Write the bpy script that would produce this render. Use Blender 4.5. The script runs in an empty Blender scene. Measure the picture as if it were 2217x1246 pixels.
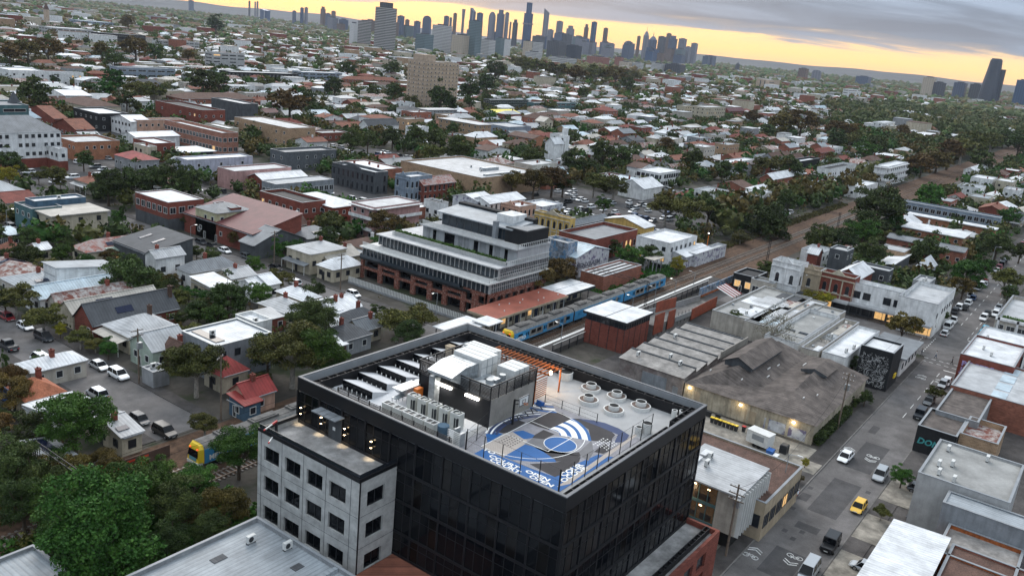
import bpy,bmesh,math,random
import numpy as np
from mathutils import Vector,Matrix
R = math.radians
PI = math.pi
random.seed(7)
SC = bpy.context.scene
COL = SC.collection

# ------------------------------------------------------------------ camera
CAM_H = 62.0
FPX,PITCH,ROLL,YAW = 1862.83,0.281722,0.0990642,0.6140862
d_ = Vector((math.cos(PITCH)*math.cos(YAW),math.cos(PITCH)*math.sin(YAW),-math.sin(PITCH)))
r_ = Vector((math.sin(YAW),-math.cos(YAW),0));u_ = r_.cross(d_)
CR = r_*math.cos(ROLL) + u_*math.sin(ROLL)
CU = -r_*math.sin(ROLL) + u_*math.cos(ROLL)
cd = bpy.data.cameras.new('camera');cam = bpy.data.objects.new('camera',cd);COL.objects.link(cam)
m3 = Matrix((CR,CU,-d_)).transposed()
cam.matrix_world = Matrix.Translation((0,0,CAM_H)) @ m3.to_4x4()
cd.sensor_width = 36.0;cd.lens = FPX/2217*36;cd.clip_start = 1.0;cd.clip_end = 60000
SC.camera = cam

def project(x,y,z):
 v = Vector((x,y,z-CAM_H));q = v.dot(d_)
 if q < 1: return (-9999,-9999,q)
 return (1108.5+FPX*v.dot(CR)/q,623-FPX*v.dot(CU)/q,q)

# ------------------------------------------------------------------ sky, sun, exposure
SUN_EL,SUN_AZ = R(5.0),YAW + R(14)
w = bpy.data.worlds.new("World");SC.world = w;w.use_nodes = True
nt = w.node_tree;nt.nodes.clear()
def N(t,**k):
 n = nt.nodes.new(t)
 for a,b in k.items(): setattr(n,a,b)
 return n
def L(a,b): nt.links.new(a,b)
def MA(op,a,b=None,c=None,clamp=False):
 n = N('ShaderNodeMath',operation=op);n.use_clamp = clamp
 for i,v in enumerate((a,b,c)):
  if v is None: continue
  if isinstance(v,(int,float)): n.inputs[i].default_value = v
  else: L(v,n.inputs[i])
 return n.outputs[0]
def RAMP(fac,stops,interp='LINEAR'):
 n = N('ShaderNodeValToRGB');n.color_ramp.interpolation = interp
 e = n.color_ramp.elements
 while len(e) < len(stops): e.new(0.5)
 for i,(p,c) in enumerate(stops): e[i].position = p;e[i].color = (c[0],c[1],c[2],1)
 L(fac,n.inputs[0]);return n.outputs[0]
def MIX(f,a,b,mode='MIX'):
 n = N('ShaderNodeMix',data_type='RGBA',blend_type=mode)
 for i,v in ((0,f),(6,a),(7,b)):
  if isinstance(v,(int,float)): n.inputs[i].default_value = v
  elif isinstance(v,tuple): n.inputs[i].default_value = (v[0],v[1],v[2],1)
  else: L(v,n.inputs[i])
 return n.outputs[2]
sky = N('ShaderNodeTexSky',sky_type='NISHITA');sky.sun_disc = False
sky.sun_elevation = SUN_EL;sky.sun_rotation = PI/2 - SUN_AZ;sky.altitude = 60;sky.dust_density = 2.0
tc = N('ShaderNodeTexCoord')
sep = N('ShaderNodeSeparateXYZ');L(tc.outputs['Generated'],sep.inputs[0])
X,Y,Z = sep.outputs
el = MA('ARCSINE',Z)                                   # elevation (rad)
# how close the azimuth is to the sunset
az = MA('ADD',MA('MULTIPLY',X,math.cos(SUN_AZ)),MA('MULTIPLY',Y,math.sin(SUN_AZ)))
glow = MA('MULTIPLY_ADD',az,0.5,0.5,clamp=True)
# cloud sheet: stretched streaks, projected on a layer
zz = MA('MAXIMUM',MA('ADD',Z,0.10),0.02)
cv = N('ShaderNodeCombineXYZ')
ca,sa = math.cos(YAW),math.sin(YAW)
along = MA('ADD',MA('MULTIPLY',X,ca),MA('MULTIPLY',Y,sa))
across = MA('ADD',MA('MULTIPLY',X,sa),MA('MULTIPLY',Y,-ca))
L(MA('MULTIPLY',MA('DIVIDE',along,zz),1.0),cv.inputs[0]);L(MA('MULTIPLY',MA('DIVIDE',across,zz),0.55),cv.inputs[1])
n1 = N('ShaderNodeTexNoise');n1.inputs['Scale'].default_value = 1.1;n1.inputs['Detail'].default_value = 9;n1.inputs['Roughness'].default_value = 0.55;n1.inputs['Distortion'].default_value = 0.6
L(cv.outputs[0],n1.inputs['Vector'])
n2 = N('ShaderNodeTexNoise');n2.inputs['Scale'].default_value = 5.0;n2.inputs['Detail'].default_value = 6
L(tc.outputs['Generated'],n2.inputs['Vector'])
cloud = MIX(1.0,RAMP(n1.outputs[0],[(0.38,(0.125,0.16,0.21)),(0.5,(0.205,0.262,0.335)),(0.62,(0.34,0.42,0.52))]),
   RAMP(MA('DIVIDE',el,1.2),[(0.0,(0.86,0.87,0.95)),(0.1,(0.95,0.98,1.05)),(0.45,(2.9,2.65,2.4)),(1.0,(4.15,3.6,3.1))]),'MULTIPLY')
warmcloud = MIX(MA('MULTIPLY',glow,RAMP(el,[(0.0,(0.8,0.8,0.8)),(0.04,(0.6,0.6,0.6)),(0.09,(0.15,0.15,0.15)),(0.14,(0.0,0.0,0.0))])),cloud,(0.215,0.23,0.265))
# the open band under the cloud edge
edge = MA('ADD',el,MA('ADD',MA('MULTIPLY',MA('SUBTRACT',n1.outputs[0],0.5),0.05),MA('MULTIPLY',MA('SUBTRACT',n2.outputs[0],0.5),0.012)))
band = RAMP(edge,[(0.0,(1,1,1)),(0.0265,(1,1,1)),(0.032,(0.0,0.0,0.0))])
yel = MIX(glow,(0.40,0.42,0.48),RAMP(el,[(0.0,(1.15,0.58,0.22)),(0.012,(1.25,0.70,0.19)),(0.026,(1.20,0.72,0.26)),(0.05,(0.9,0.68,0.45))]))
# the clear sky shows fully in the open band and only faintly through the cloud
clear_ = MIX(1.0,sky.outputs[0],(0.05,0.05,0.05),'MULTIPLY')
skycol = MIX(band,MIX(0.10,warmcloud,clear_),MIX(0.12,yel,clear_))
addn = skycol
bg = N('ShaderNodeBackground');bg.inputs[1].default_value = 1.0;L(addn,bg.inputs[0])
wo = N('ShaderNodeOutputWorld');L(bg.outputs[0],wo.inputs[0])

sd = bpy.data.lights.new('sun','SUN');sun = bpy.data.objects.new('sun',sd);COL.objects.link(sun)
sd.energy = 1.4;sd.angle = R(40);sd.color = (1.0,0.93,0.86)
sv = Vector((math.cos(SUN_AZ)*math.cos(R(38)),math.sin(SUN_AZ)*math.cos(R(38)),math.sin(R(38))))
sun.rotation_euler = sv.to_track_quat('Z','Y').to_euler()
vs = SC.view_settings
vs.view_transform = 'Standard';vs.look = 'None';vs.exposure = 0.72;vs.gamma = 1.0;vs.use_curve_mapping = False
SC.render.engine = 'CYCLES'
SC.cycles.max_bounces = 5;SC.cycles.volume_bounces = 0

# ------------------------------------------------------------------ materials
MATS = {}
def mat(name,col,rough=0.8,kind='noise',amt=0.25,scale=0.6,metal=0.0,emit=None,col2=None,bump=0.0):
 """procedural surface: colour with patchy wear; kind adds ribs, tiles, bricks or boards"""
 if name in MATS: return MATS[name]
 m = bpy.data.materials.new(name);m.use_nodes = True;t = m.node_tree;nd = t.nodes;b = nd['Principled BSDF']
 b.inputs['Roughness'].default_value = rough;b.inputs['Metallic'].default_value = metal
 try: b.inputs['Specular IOR Level'].default_value = 0.3
 except Exception: pass
 def n(tp,**k):
  q = nd.new(tp)
  for a,v in k.items(): setattr(q,a,v)
  return q
 geo = n('ShaderNodeNewGeometry');pos = geo.outputs['Position']
 oi = n('ShaderNodeObjectInfo')
 def mx(f,a,c,mode='MIX'):
  q = n('ShaderNodeMix',data_type='RGBA',blend_type=mode)
  for i,v in ((0,f),(6,a),(7,c)):
   if isinstance(v,(int,float)): q.inputs[i].default_value = v
   elif isinstance(v,tuple): q.inputs[i].default_value = (v[0],v[1],v[2],1)
   else: t.links.new(v,q.inputs[i])
  return q.outputs[2]
 def noise(s,det=5,vec=None,ro=0.6):
  q = n('ShaderNodeTexNoise');q.inputs['Scale'].default_value = s;q.inputs['Detail'].default_value = det;q.inputs['Roughness'].default_value = ro
  t.links.new(vec or pos,q.inputs['Vector']);return q.outputs[0]
 def ramp(f,stops):
  q = n('ShaderNodeValToRGB');e = q.color_ramp.elements
  while len(e) < len(stops): e.new(0.5)
  for i,(p,c) in enumerate(stops): e[i].position = p;e[i].color = (c[0],c[1],c[2],1) if isinstance(c,tuple) else (c,c,c,1)
  t.links.new(f,q.inputs[0]);return q.outputs[0]
 def mapped(sx,sy,sz):
  q = n('ShaderNodeMapping');q.inputs['Scale'].default_value = (sx,sy,sz);t.links.new(pos,q.inputs['Vector']);return q.outputs[0]
 lo = tuple(c*(1-amt) for c in col);hi = tuple(min(1,c*(1+amt*0.6)) for c in col)
 base = mx(ramp(noise(scale),[(0.35,0.0),(0.65,1.0)]),lo,hi)
 fine = ramp(noise(scale*9,3),[(0.3,1-amt*0.5),(0.7,1.0)])
 base = mx(1.0,base,fine,'MULTIPLY')
 if col2: base = mx(ramp(noise(scale*0.8,8),[(0.52,0.0),(0.6,1.0)]),base,col2)
 h = None
 if kind in ('ribx','riby'):          # ribs of sheet iron: stripes vary along x or along y
  k = (1,0,0) if kind == 'ribx' else (0,1,0)
  wv = n('ShaderNodeTexWave',wave_type='BANDS',bands_direction='X');wv.inputs['Scale'].default_value = 0.55;wv.inputs['Distortion'].default_value = 0
  sw = mapped(*(k if kind == 'ribx' else (1,1,1)))
  if kind == 'riby':
   wv.bands_direction = 'Y';sw = pos
  else: sw = pos
  t.links.new(sw,wv.inputs['Vector'])
  base = mx(1.0,base,ramp(wv.outputs[0],[(0.0,0.82),(0.35,1.0)]),'MULTIPLY')
  st = mapped(2.2,0.12,0.12) if kind == 'ribx' else mapped(0.12,2.2,0.12)
  base = mx(1.0,base,ramp(noise(1.3,4,st),[(0.3,1-amt*0.9),(0.6,1.0)]),'MULTIPLY')
  h = wv.outputs[0]
 if kind == 'tile':
  bk = n('ShaderNodeTexNoise');v = mapped(4,4,4);t.links.new(v,bk.inputs['Vector']);bk.inputs['Scale'].default_value = 1.2
  base = mx(1.0,base,ramp(bk.outputs[0],[(0.3,0.62),(0.7,1.12)]),'MULTIPLY');h = bk.outputs[0]
 if kind == 'brick':
  # courses on upright walls: u = x + y, v = z
  s = n('ShaderNodeSeparateXYZ');t.links.new(pos,s.inputs[0])
  a = n('ShaderNodeMath',operation='ADD');t.links.new(s.outputs[0],a.inputs[0]);t.links.new(s.outputs[1],a.inputs[1])
  c = n('ShaderNodeCombineXYZ');t.links.new(a.outputs[0],c.inputs[0]);t.links.new(s.outputs[2],c.inputs[1])
  bt = n('ShaderNodeTexBrick');t.links.new(c.outputs[0],bt.inputs['Vector']);bt.inputs['Scale'].default_value = 1.0
  bt.inputs['Brick Width'].default_value = 0.48;bt.inputs['Row Height'].default_value = 0.17;bt.inputs['Mortar Size'].default_value = 0.018
  bt.inputs['Color1'].default_value = (1,1,1,1);bt.inputs['Color2'].default_value = (0.55,0.55,0.55,1);bt.inputs['Mortar'].default_value = (1.3,1.3,1.3,1)
  base = mx(1.0,base,bt.outputs[0],'MULTIPLY')
 if kind == 'wall':                    # rain streaks down a rendered wall
  st = mapped(1.2,1.2,0.16)
  base = mx(1.0,base,ramp(noise(1.1,5,st),[(0.35,1-amt*1.2),(0.62,1.0)]),'MULTIPLY')
 if kind == 'concrete':
  base = mx(1.0,base,ramp(noise(1.1,8),[(0.3,0.72),(0.62,1.05)]),'MULTIPLY')
  base = mx(1.0,base,ramp(noise(0.25,3,mapped(1,1,2.5)),[(0.4,0.85),(0.6,1.0)]),'MULTIPLY');h = noise(6,5)
 if kind == 'boards':
  bw = n('ShaderNodeTexWave',wave_type='BANDS',bands_direction='Z');bw.inputs['Scale'].default_value = 2.2;bw.inputs['Distortion'].default_value = 0.8;t.links.new(pos,bw.inputs['Vector'])
  base = mx(1.0,base,ramp(bw.outputs[0],[(0.0,0.6),(0.4,1.05)]),'MULTIPLY')
 if kind == 'asphalt':
  base = mx(1.0,base,ramp(noise(0.08,4),[(0.35,0.75),(0.65,1.15)]),'MULTIPLY')
  base = mx(1.0,base,ramp(noise(14,2),[(0.2,0.7),(0.8,1.2)]),'MULTIPLY');h = noise(30,2)
 if kind == 'rust':
  base = mx(ramp(noise(0.9,8,ro=0.7),[(0.42,0.0),(0.6,1.0)]),base,col2 or (0.2,0.05,0.03))
 t.links.new(base,b.inputs['Base Color'])
 if emit: b.inputs['Emission Color'].default_value = (emit[0],emit[1],emit[2],1);b.inputs['Emission Strength'].default_value = emit[3]
 if h is not None or bump:
  bp = n('ShaderNodeBump');bp.inputs['Strength'].default_value = bump or 0.35;bp.inputs['Distance'].default_value = 0.06
  t.links.new(h if h is not None else noise(8,5),bp.inputs['Height']);t.links.new(bp.outputs[0],b.inputs['Normal'])
 MATS[name] = m;return m

def leafmat(name,a,b_,c):
 m = bpy.data.materials.new(name);m.use_nodes = True;t = m.node_tree;nd = t.nodes;b = nd['Principled BSDF']
 b.inputs['Roughness'].default_value = 0.75
 try: b.inputs['Specular IOR Level'].default_value = 0.2
 except Exception: pass
 g = nd.new('ShaderNodeNewGeometry');oi = nd.new('ShaderNodeObjectInfo')
 q = nd.new('ShaderNodeTexNoise');q.inputs['Scale'].default_value = 0.55;q.inputs['Detail'].default_value = 6;q.inputs['Roughness'].default_value = 0.75;t.links.new(g.outputs['Position'],q.inputs['Vector'])
 r = nd.new('ShaderNodeValToRGB');e = r.color_ramp.elements;e.new(0.5)
 for i,(p,cc) in enumerate(((0.33,a),(0.5,b_),(0.68,c))): e[i].position = p;e[i].color = (*cc,1)
 t.links.new(q.outputs[0],r.inputs[0])
 hs = nd.new('ShaderNodeHueSaturation');t.links.new(r.outputs[0],hs.inputs['Color'])
 mr = nd.new('ShaderNodeMapRange');mr.inputs['To Min'].default_value = 0.475;mr.inputs['To Max'].default_value = 0.52;t.links.new(oi.outputs['Random'],mr.inputs[0]);t.links.new(mr.outputs[0],hs.inputs['Hue'])
 ml = nd.new('ShaderNodeMath');ml.operation = 'MULTIPLY';ml.inputs[1].default_value = 7.31;t.links.new(oi.outputs['Random'],ml.inputs[0])
 fr = nd.new('ShaderNodeMath');fr.operation = 'FRACT';t.links.new(ml.outputs[0],fr.inputs[0])
 m2 = nd.new('ShaderNodeMapRange');m2.inputs['To Min'].default_value = 0.7;m2.inputs['To Max'].default_value = 1.25;t.links.new(fr.outputs[0],m2.inputs[0]);t.links.new(m2.outputs[0],hs.inputs['Value'])
 t.links.new(hs.outputs[0],b.inputs['Base Color'])
 MATS[name] = m;return m

def glassmat(name,col,rough=0.08,metal=0.0,spec=0.6):
 m = bpy.data.materials.new(name);m.use_nodes = True;b = m.node_tree.nodes['Principled BSDF']
 b.inputs['Base Color'].default_value = (*col,1);b.inputs['Roughness'].default_value = rough;b.inputs['Metallic'].default_value = metal
 try: b.inputs['Specular IOR Level'].default_value = spec
 except Exception: pass
 MATS[name] = m;return m

ROOFC = {'white': (0.72,0.735,0.75),'pale': (0.47,0.48,0.49),'zinc': (0.33,0.36,0.385),'grey': (0.20,0.215,0.23),'slate': (0.085,0.09,0.098),
   'cream': (0.46,0.43,0.38),'bluewhite': (0.50,0.60,0.66),'maroon': (0.15,0.05,0.052),'black': (0.02,0.021,0.024),'green': (0.30,0.40,0.34),'yellow': (0.85,0.72,0.08)}
for k,c in ROOFC.items():
 for d in ('x','y'): mat('roof_'+k+d,c,0.55 if k not in ('black','slate') else 0.7,'rib'+d,amt=0.22,scale=0.35)
for k,c in {'terra': (0.25,0.10,0.065),'orange': (0.42,0.15,0.08),'brown': (0.13,0.075,0.058),'redtile': (0.22,0.065,0.05)}.items():
 for d in ('x','y'): mat('roof_'+k+d,c,0.85,'tile',amt=0.3,scale=0.5)
for d in ('x','y'):
 mat('roof_rust'+d,(0.42,0.40,0.38),0.8,'rust',amt=0.3,scale=0.6,col2=(0.16,0.055,0.04))
 mat('roof_rustred'+d,(0.30,0.10,0.075),0.8,'rust',amt=0.3,scale=0.8,col2=(0.36,0.30,0.28))
 mat('roof_asbestos'+d,(0.145,0.122,0.110),0.9,'rib'+d,amt=0.4,scale=0.5)
 mat('roof_concrete'+d,(0.34,0.32,0.30),0.9,'concrete',amt=0.3,scale=0.4)
 mat('roof_membrane'+d,(0.30,0.30,0.29),0.85,'noise',amt=0.25,scale=0.25)
 mat('roof_redpaint'+d,(0.30,0.045,0.04),0.6,'rib'+d,amt=0.25,scale=0.4)
 mat('roof_stationred'+d,(0.29,0.085,0.055),0.75,'noise',amt=0.2,scale=0.3)
for k,c,kd in (('white',(0.78,0.78,0.77),'wall'),('cream',(0.52,0.46,0.35),'wall'),('sand',(0.42,0.34,0.24),'wall'),('yellow',(0.62,0.42,0.13),'wall'),('paleyellow',(0.50,0.47,0.30),'wall'),
     ('pink',(0.46,0.27,0.25),'wall'),('peach',(0.55,0.34,0.25),'wall'),('red',(0.215,0.062,0.043),'brick'),('brick',(0.30,0.115,0.075),'brick'),('orangebrick',(0.36,0.16,0.09),'brick'),
     ('tanbrick',(0.40,0.27,0.17),'brick'),('grey',(0.30,0.31,0.32),'wall'),('darkgrey',(0.085,0.092,0.10),'wall'),('black',(0.018,0.019,0.021),'wall'),('blue',(0.07,0.13,0.19),'wall'),
     ('mint',(0.42,0.50,0.42),'wall'),('lavender',(0.45,0.46,0.54),'wall'),('brown',(0.10,0.06,0.045),'boards'),('concrete',(0.30,0.285,0.26),'concrete'),('bluegrey',(0.24,0.29,0.35),'wall'),
     ('boardcon',(0.30,0.28,0.25),'boards'),('zincwall',(0.25,0.27,0.29),'wall'),('stone',(0.48,0.44,0.38),'wall'),('teal',(0.08,0.16,0.17),'wall'),('towertan',(0.52,0.40,0.30),'wall')):
 mat('wall_'+k,c,0.85,kd,amt=0.2,scale=0.5)
mat('graffiti',(0.30,0.34,0.40),0.8,'noise',amt=0.7,scale=0.9,col2=(0.10,0.20,0.33))
mat('graffiti_white',(0.55,0.56,0.58),0.8,'noise',amt=0.25,scale=0.9,col2=(0.16,0.14,0.22))
glassmat('glass',(0.018,0.022,0.028),0.1)
glassmat('glass_blue',(0.022,0.034,0.045),0.10)
glassmat('glass_black',(0.004,0.005,0.007),0.06,spec=0.2)
mat('frame_white',(0.62,0.62,0.60),0.6,amt=0.1)
mat('frame_dark',(0.03,0.032,0.035),0.5,amt=0.1)
mat('lit',(0.5,0.35,0.18),0.6,amt=0.6,scale=2,emit=(1.0,0.58,0.22,0.45))
mat('lamp_warm',(1,0.9,0.7),0.5,emit=(1.0,0.72,0.40,14))
mat('lamp_cool',(1,1,1),0.5,emit=(1.0,0.94,0.82,9))
mat('asphalt',(0.155,0.146,0.143),0.95,'asphalt',amt=0.25,scale=0.3)
mat('asphalt_dark',(0.085,0.082,0.083),0.95,'asphalt',amt=0.25,scale=0.3)
mat('footpath',(0.085,0.078,0.075),0.95,'asphalt',amt=0.3,scale=0.5)
mat('pathconcrete',(0.30,0.275,0.235),0.95,'concrete',amt=0.3,scale=0.5)
mat('kerb',(0.19,0.18,0.17),0.9,'concrete',amt=0.2)
mat('paint',(0.72,0.72,0.70),0.8,amt=0.25,scale=3)
mat('ballast',(0.115,0.068,0.043),1.0,'asphalt',amt=0.5,scale=0.8)
mat('sleeper',(0.26,0.235,0.21),0.95,'concrete',amt=0.3)
mat('rail',(0.30,0.23,0.18),0.45,metal=0.3)
mat('dirt',(0.11,0.085,0.062),1.0,amt=0.5,scale=0.25,col2=(0.05,0.065,0.03))
mat('grass',(0.055,0.075,0.028),1.0,amt=0.4,scale=0.6)
mat('bark',(0.10,0.075,0.055),0.95,amt=0.4,scale=2)
mat('bark_pale',(0.32,0.29,0.25),0.9,amt=0.4,scale=2)
mat('timber_pole',(0.17,0.13,0.10),0.9,'noise',amt=0.3,scale=2)
mat('new_timber',(0.55,0.42,0.27),0.8,amt=0.25,scale=2)
mat('steel',(0.36,0.38,0.39),0.42,metal=0.5,amt=0.2,scale=1.2)
mat('galv',(0.44,0.47,0.49),0.38,metal=0.55,amt=0.3,scale=1.5)
mat('black_metal',(0.012,0.012,0.014),0.5,amt=0.2)
mat('clad',(0.013,0.0135,0.016),0.45,amt=0.15,scale=0.4)
mat('cap_dark',(0.13,0.135,0.145),0.5,amt=0.14,scale=0.4)
mat('cap_grey',(0.27,0.285,0.30),0.5,amt=0.14,scale=0.4)
mat('rubber',(0.012,0.012,0.012),0.9)
mat('alloy',(0.4,0.4,0.42),0.35,metal=0.8)
mat('orange_paint',(0.75,0.20,0.03),0.5,amt=0.1)
mat('rust_steel',(0.36,0.105,0.03),0.75,amt=0.4,scale=2)
mat('white_paint',(0.62,0.62,0.60),0.5,amt=0.1,scale=2)
mat('red_paint',(0.45,0.03,0.03),0.5,amt=0.1)
mat('red_metal',(0.26,0.065,0.035),0.7,amt=0.25,scale=0.8)
mat('solar',(0.012,0.018,0.045),0.15,amt=0.1)
mat('mulch',(0.17,0.125,0.105),0.95,amt=0.5,scale=6)
mat('blue_tarp',(0.03,0.13,0.42),0.5,amt=0.2)
mat('silver_train',(0.32,0.32,0.30),0.4,metal=0.4,amt=0.25,scale=1.5)
mat('train_roof',(0.13,0.125,0.12),0.8,amt=0.35,scale=1.2)
mat('train_blue',(0.045,0.26,0.50),0.4,amt=0.1)
mat('train_yellow',(0.72,0.50,0.03),0.4,amt=0.08)
mat('chalk',(0.80,0.80,0.78),0.7,amt=0.1)
mat('court_blue',(0.018,0.105,0.30),0.7,amt=0.08)
mat('court_dark',(0.045,0.042,0.045),0.8,amt=0.15)
mat('court_grey',(0.27,0.265,0.285),0.8,amt=0.15,scale=1.5)
mat('court_mid',(0.17,0.168,0.175),0.8,amt=0.15)
glassmat('glass_blind',(0.008,0.009,0.011),0.12,spec=0.25)
mat('glass_dim',(0.006,0.005,0.005),0.12,amt=0.5)
mat('court_beige',(0.42,0.37,0.33),0.8,amt=0.08)
mat('court_navy',(0.035,0.055,0.13),0.7,amt=0.08)
mat('deck',(0.36,0.36,0.36),0.85,amt=0.12,scale=0.5)
mat('deck_white',(0.56,0.57,0.59),0.7,amt=0.12,scale=0.6)
mat('terrace_con',(0.34,0.335,0.33),0.9,'concrete',amt=0.3,scale=0.6)
mat('wing_con',(0.47,0.47,0.455),0.9,'concrete',amt=0.10,scale=0.5)
leafmat('leaf_dark',(0.016,0.027,0.008),(0.043,0.066,0.018),(0.095,0.128,0.034))
leafmat('leaf_light',(0.014,0.040,0.007),(0.036,0.092,0.014),(0.085,0.165,0.028))
leafmat('leaf_olive',(0.025,0.030,0.009),(0.075,0.080,0.020),(0.16,0.15,0.038))
leafmat('leaf_autumn',(0.034,0.026,0.008),(0.085,0.062,0.017),(0.17,0.11,0.028))
leafmat('leaf_yellow',(0.10,0.10,0.012),(0.20,0.18,0.02),(0.34,0.26,0.03))
leafmat('leaf_bare',(0.10,0.09,0.06),(0.16,0.15,0.10),(0.22,0.21,0.14))

# ------------------------------------------------------------------ mesh helpers
class MB:
 def __init__(s): s.v = [];s.f = [];s.mi = []
 def poly(s,pts,mi=0):
  n = len(s.v);s.v += [tuple(p) for p in pts];s.f.append(tuple(range(n,n+len(pts))));s.mi.append(mi)
 def box(s,x0,y0,z0,x1,y1,z1,mi=0):
  n = len(s.v)
  s.v += [(x0,y0,z0),(x1,y0,z0),(x1,y1,z0),(x0,y1,z0),(x0,y0,z1),(x1,y0,z1),(x1,y1,z1),(x0,y1,z1)]
  for f in ((0,3,2,1),(4,5,6,7),(0,1,5,4),(1,2,6,5),(2,3,7,6),(3,0,4,7)): s.f.append(tuple(n+i for i in f));s.mi.append(mi)
 def prism(s,pts,z0,z1,mi=0,side=None):
  n = len(s.v);k = len(pts)
  s.v += [(p[0],p[1],z0) for p in pts] + [(p[0],p[1],z1) for p in pts]
  s.f.append(tuple(range(n+k-1,n-1,-1)));s.mi.append(mi)
  s.f.append(tuple(range(n+k,n+2*k)));s.mi.append(mi)
  for i in range(k):
   j = (i+1) % k;s.f.append((n+i,n+j,n+k+j,n+k+i));s.mi.append(mi if side is None else side)
 def cyl(s,x,y,z0,z1,r0,r1=None,n=12,mi=0,cap=True):
  r1 = r0 if r1 is None else r1;b = len(s.v)
  for z,r in ((z0,r0),(z1,r1)):
   for i in range(n): s.v.append((x+r*math.cos(2*PI*i/n),y+r*math.sin(2*PI*i/n),z))
  for i in range(n):
   j = (i+1) % n;s.f.append((b+i,b+j,b+n+j,b+n+i));s.mi.append(mi)
  if cap:
   s.f.append(tuple(range(b+n-1,b-1,-1)));s.mi.append(mi);s.f.append(tuple(range(b+n,b+2*n)));s.mi.append(mi)
 def bar(s,a,b,r=0.05,mi=0,n=4):
  a = Vector(a);b = Vector(b);d = (b-a)
  if d.length < 1e-5: return
  d.normalize();p = d.orthogonal().normalized();q = d.cross(p);k = len(s.v)
  if n == 4 and abs(d.z) < 0.01: p = Vector((0,0,1));q = d.cross(p)
  for c in (a,b):
   for i in range(n):
    an = 2*PI*(i+0.5)/n;s.v.append(tuple(c+(p*math.cos(an)+q*math.sin(an))*r*1.2))
  for i in range(n):
   j = (i+1) % n;s.f.append((k+i,k+j,k+n+j,k+n+i));s.mi.append(mi)
  s.f.append(tuple(range(k+n-1,k-1,-1)));s.mi.append(mi);s.f.append(tuple(range(k+n,k+2*n)));s.mi.append(mi)
 def ring(s,x,y,z0,z1,ro,ri,n=24,mi=0):
  b = len(s.v)
  for z,r in ((z0,ro),(z1,ro),(z1,ri),(z0,ri)):
   for i in range(n): s.v.append((x+r*math.cos(2*PI*i/n),y+r*math.sin(2*PI*i/n),z))
  for q in range(4):
   for i in range(n):
    j = (i+1) % n;a_ = b+q*n;c_ = b+((q+1) % 4)*n
    s.f.append((a_+i,a_+j,c_+j,c_+i));s.mi.append(mi)
 def mesh(s,name,mats):
  me = bpy.data.meshes.new(name);me.from_pydata(s.v,[],s.f)
  for m in (mats if isinstance(mats,(list,tuple)) else [mats]): me.materials.append(MATS[m] if isinstance(m,str) else m)
  if any(s.mi): me.polygons.foreach_set('material_index',s.mi)
  me.update();return me
 def build(s,name,mats,parent=None,loc=None,rz=0):
  return mk(name,s.mesh(name,mats),parent,loc,rz)
def mk(name,me,parent=None,loc=None,rz=0):
 o = bpy.data.objects.new(name,me);COL.objects.link(o)
 if parent is not None: o.parent = parent
 if loc is not None: o.location = loc
 if rz: o.rotation_euler = (0,0,rz)
 return o
def tag(o,label,cat,group=None):
 o['label'] = label;o['category'] = cat
 if group: o['group'] = group
 return o
def thing(name,label,cat,loc=(0,0,0),rz=0,group=None):
 o = bpy.data.objects.new(name,None);COL.objects.link(o);o.location = loc;o.rotation_euler = (0,0,rz);o.empty_display_size = 0.5
 return tag(o,label,cat,group)
def struct(name,mb,mats): o = mb.build(name,mats);o['kind'] = 'structure';return o
def stuff(o,label=None,cat=None):
 o['kind'] = 'stuff'
 if label: o['label'] = label
 if cat: o['category'] = cat
 return o
def boxm(name,m,dims,parent=None,loc=(0,0,0),rz=0):
 b = MB();b.box(-dims[0]/2,-dims[1]/2,0,dims[0]/2,dims[1]/2,dims[2]);return b.build(name,m,parent,loc,rz)
def kids(o,ch): return [c for c in ch.get(o.name,[])]
def dup(root,loc,rz,label,group=None,recolor=None,scale=None):
 r = root.copy();COL.objects.link(r);r.location = loc;r.rotation_euler = (0,0,rz);r['label'] = label
 if group: r['group'] = group
 if scale: r.scale = (scale,scale,scale)
 if recolor and r.type == 'MESH': recol(r,recolor)
 for ch in root.children:
  c = ch.copy();COL.objects.link(c);c.parent = r
  if recolor: recol(c,recolor)
  for g in ch.children:
   q = g.copy();COL.objects.link(q);q.parent = c
   if recolor: recol(q,recolor)
 return r
def recol(o,rec):
 for i,s in enumerate(o.material_slots):
  if s.material and s.material.name in rec:
   s.link = 'OBJECT';s.material = MATS[rec[s.material.name]]
def text(body,size,m,name='lettering',parent=None,mw=None,shear=0,extrude=0.01,sx=1.0,track=1.0):
 cu = bpy.data.curves.new(name,'FONT');cu.body = body;cu.size = size;cu.extrude = extrude;cu.shear = shear;cu.align_x = 'LEFT';cu.space_character = track;cu.resolution_u = 2;cu.offset = size*0.035
 t = bpy.data.objects.new(name,cu);COL.objects.link(t)
 dg = bpy.context.evaluated_depsgraph_get();me = bpy.data.meshes.new_from_object(t.evaluated_get(dg));bpy.data.objects.remove(t)
 if sx != 1.0:
  for v in me.vertices: v.co.x *= sx
 me.materials.clear();me.materials.append(MATS[m]);o = mk(name,me,parent)
 if mw is not None: o.matrix_local = mw
 return o
def facing(x,y,z,face):
 """matrix that stands text on a wall: face 'x-' looks along -X, 'y-' looks along -Y, 'up' lies flat"""
 if face == 'x-': M_ = Matrix(((0,0,-1),(-1,0,0),(0,1,0)))
 elif face == 'y-': M_ = Matrix(((1,0,0),(0,0,-1),(0,1,0)))
 else: M_ = Matrix(((1,0,0),(0,1,0),(0,0,1)))
 return Matrix.Translation((x,y,z)) @ M_.to_4x4()

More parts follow.
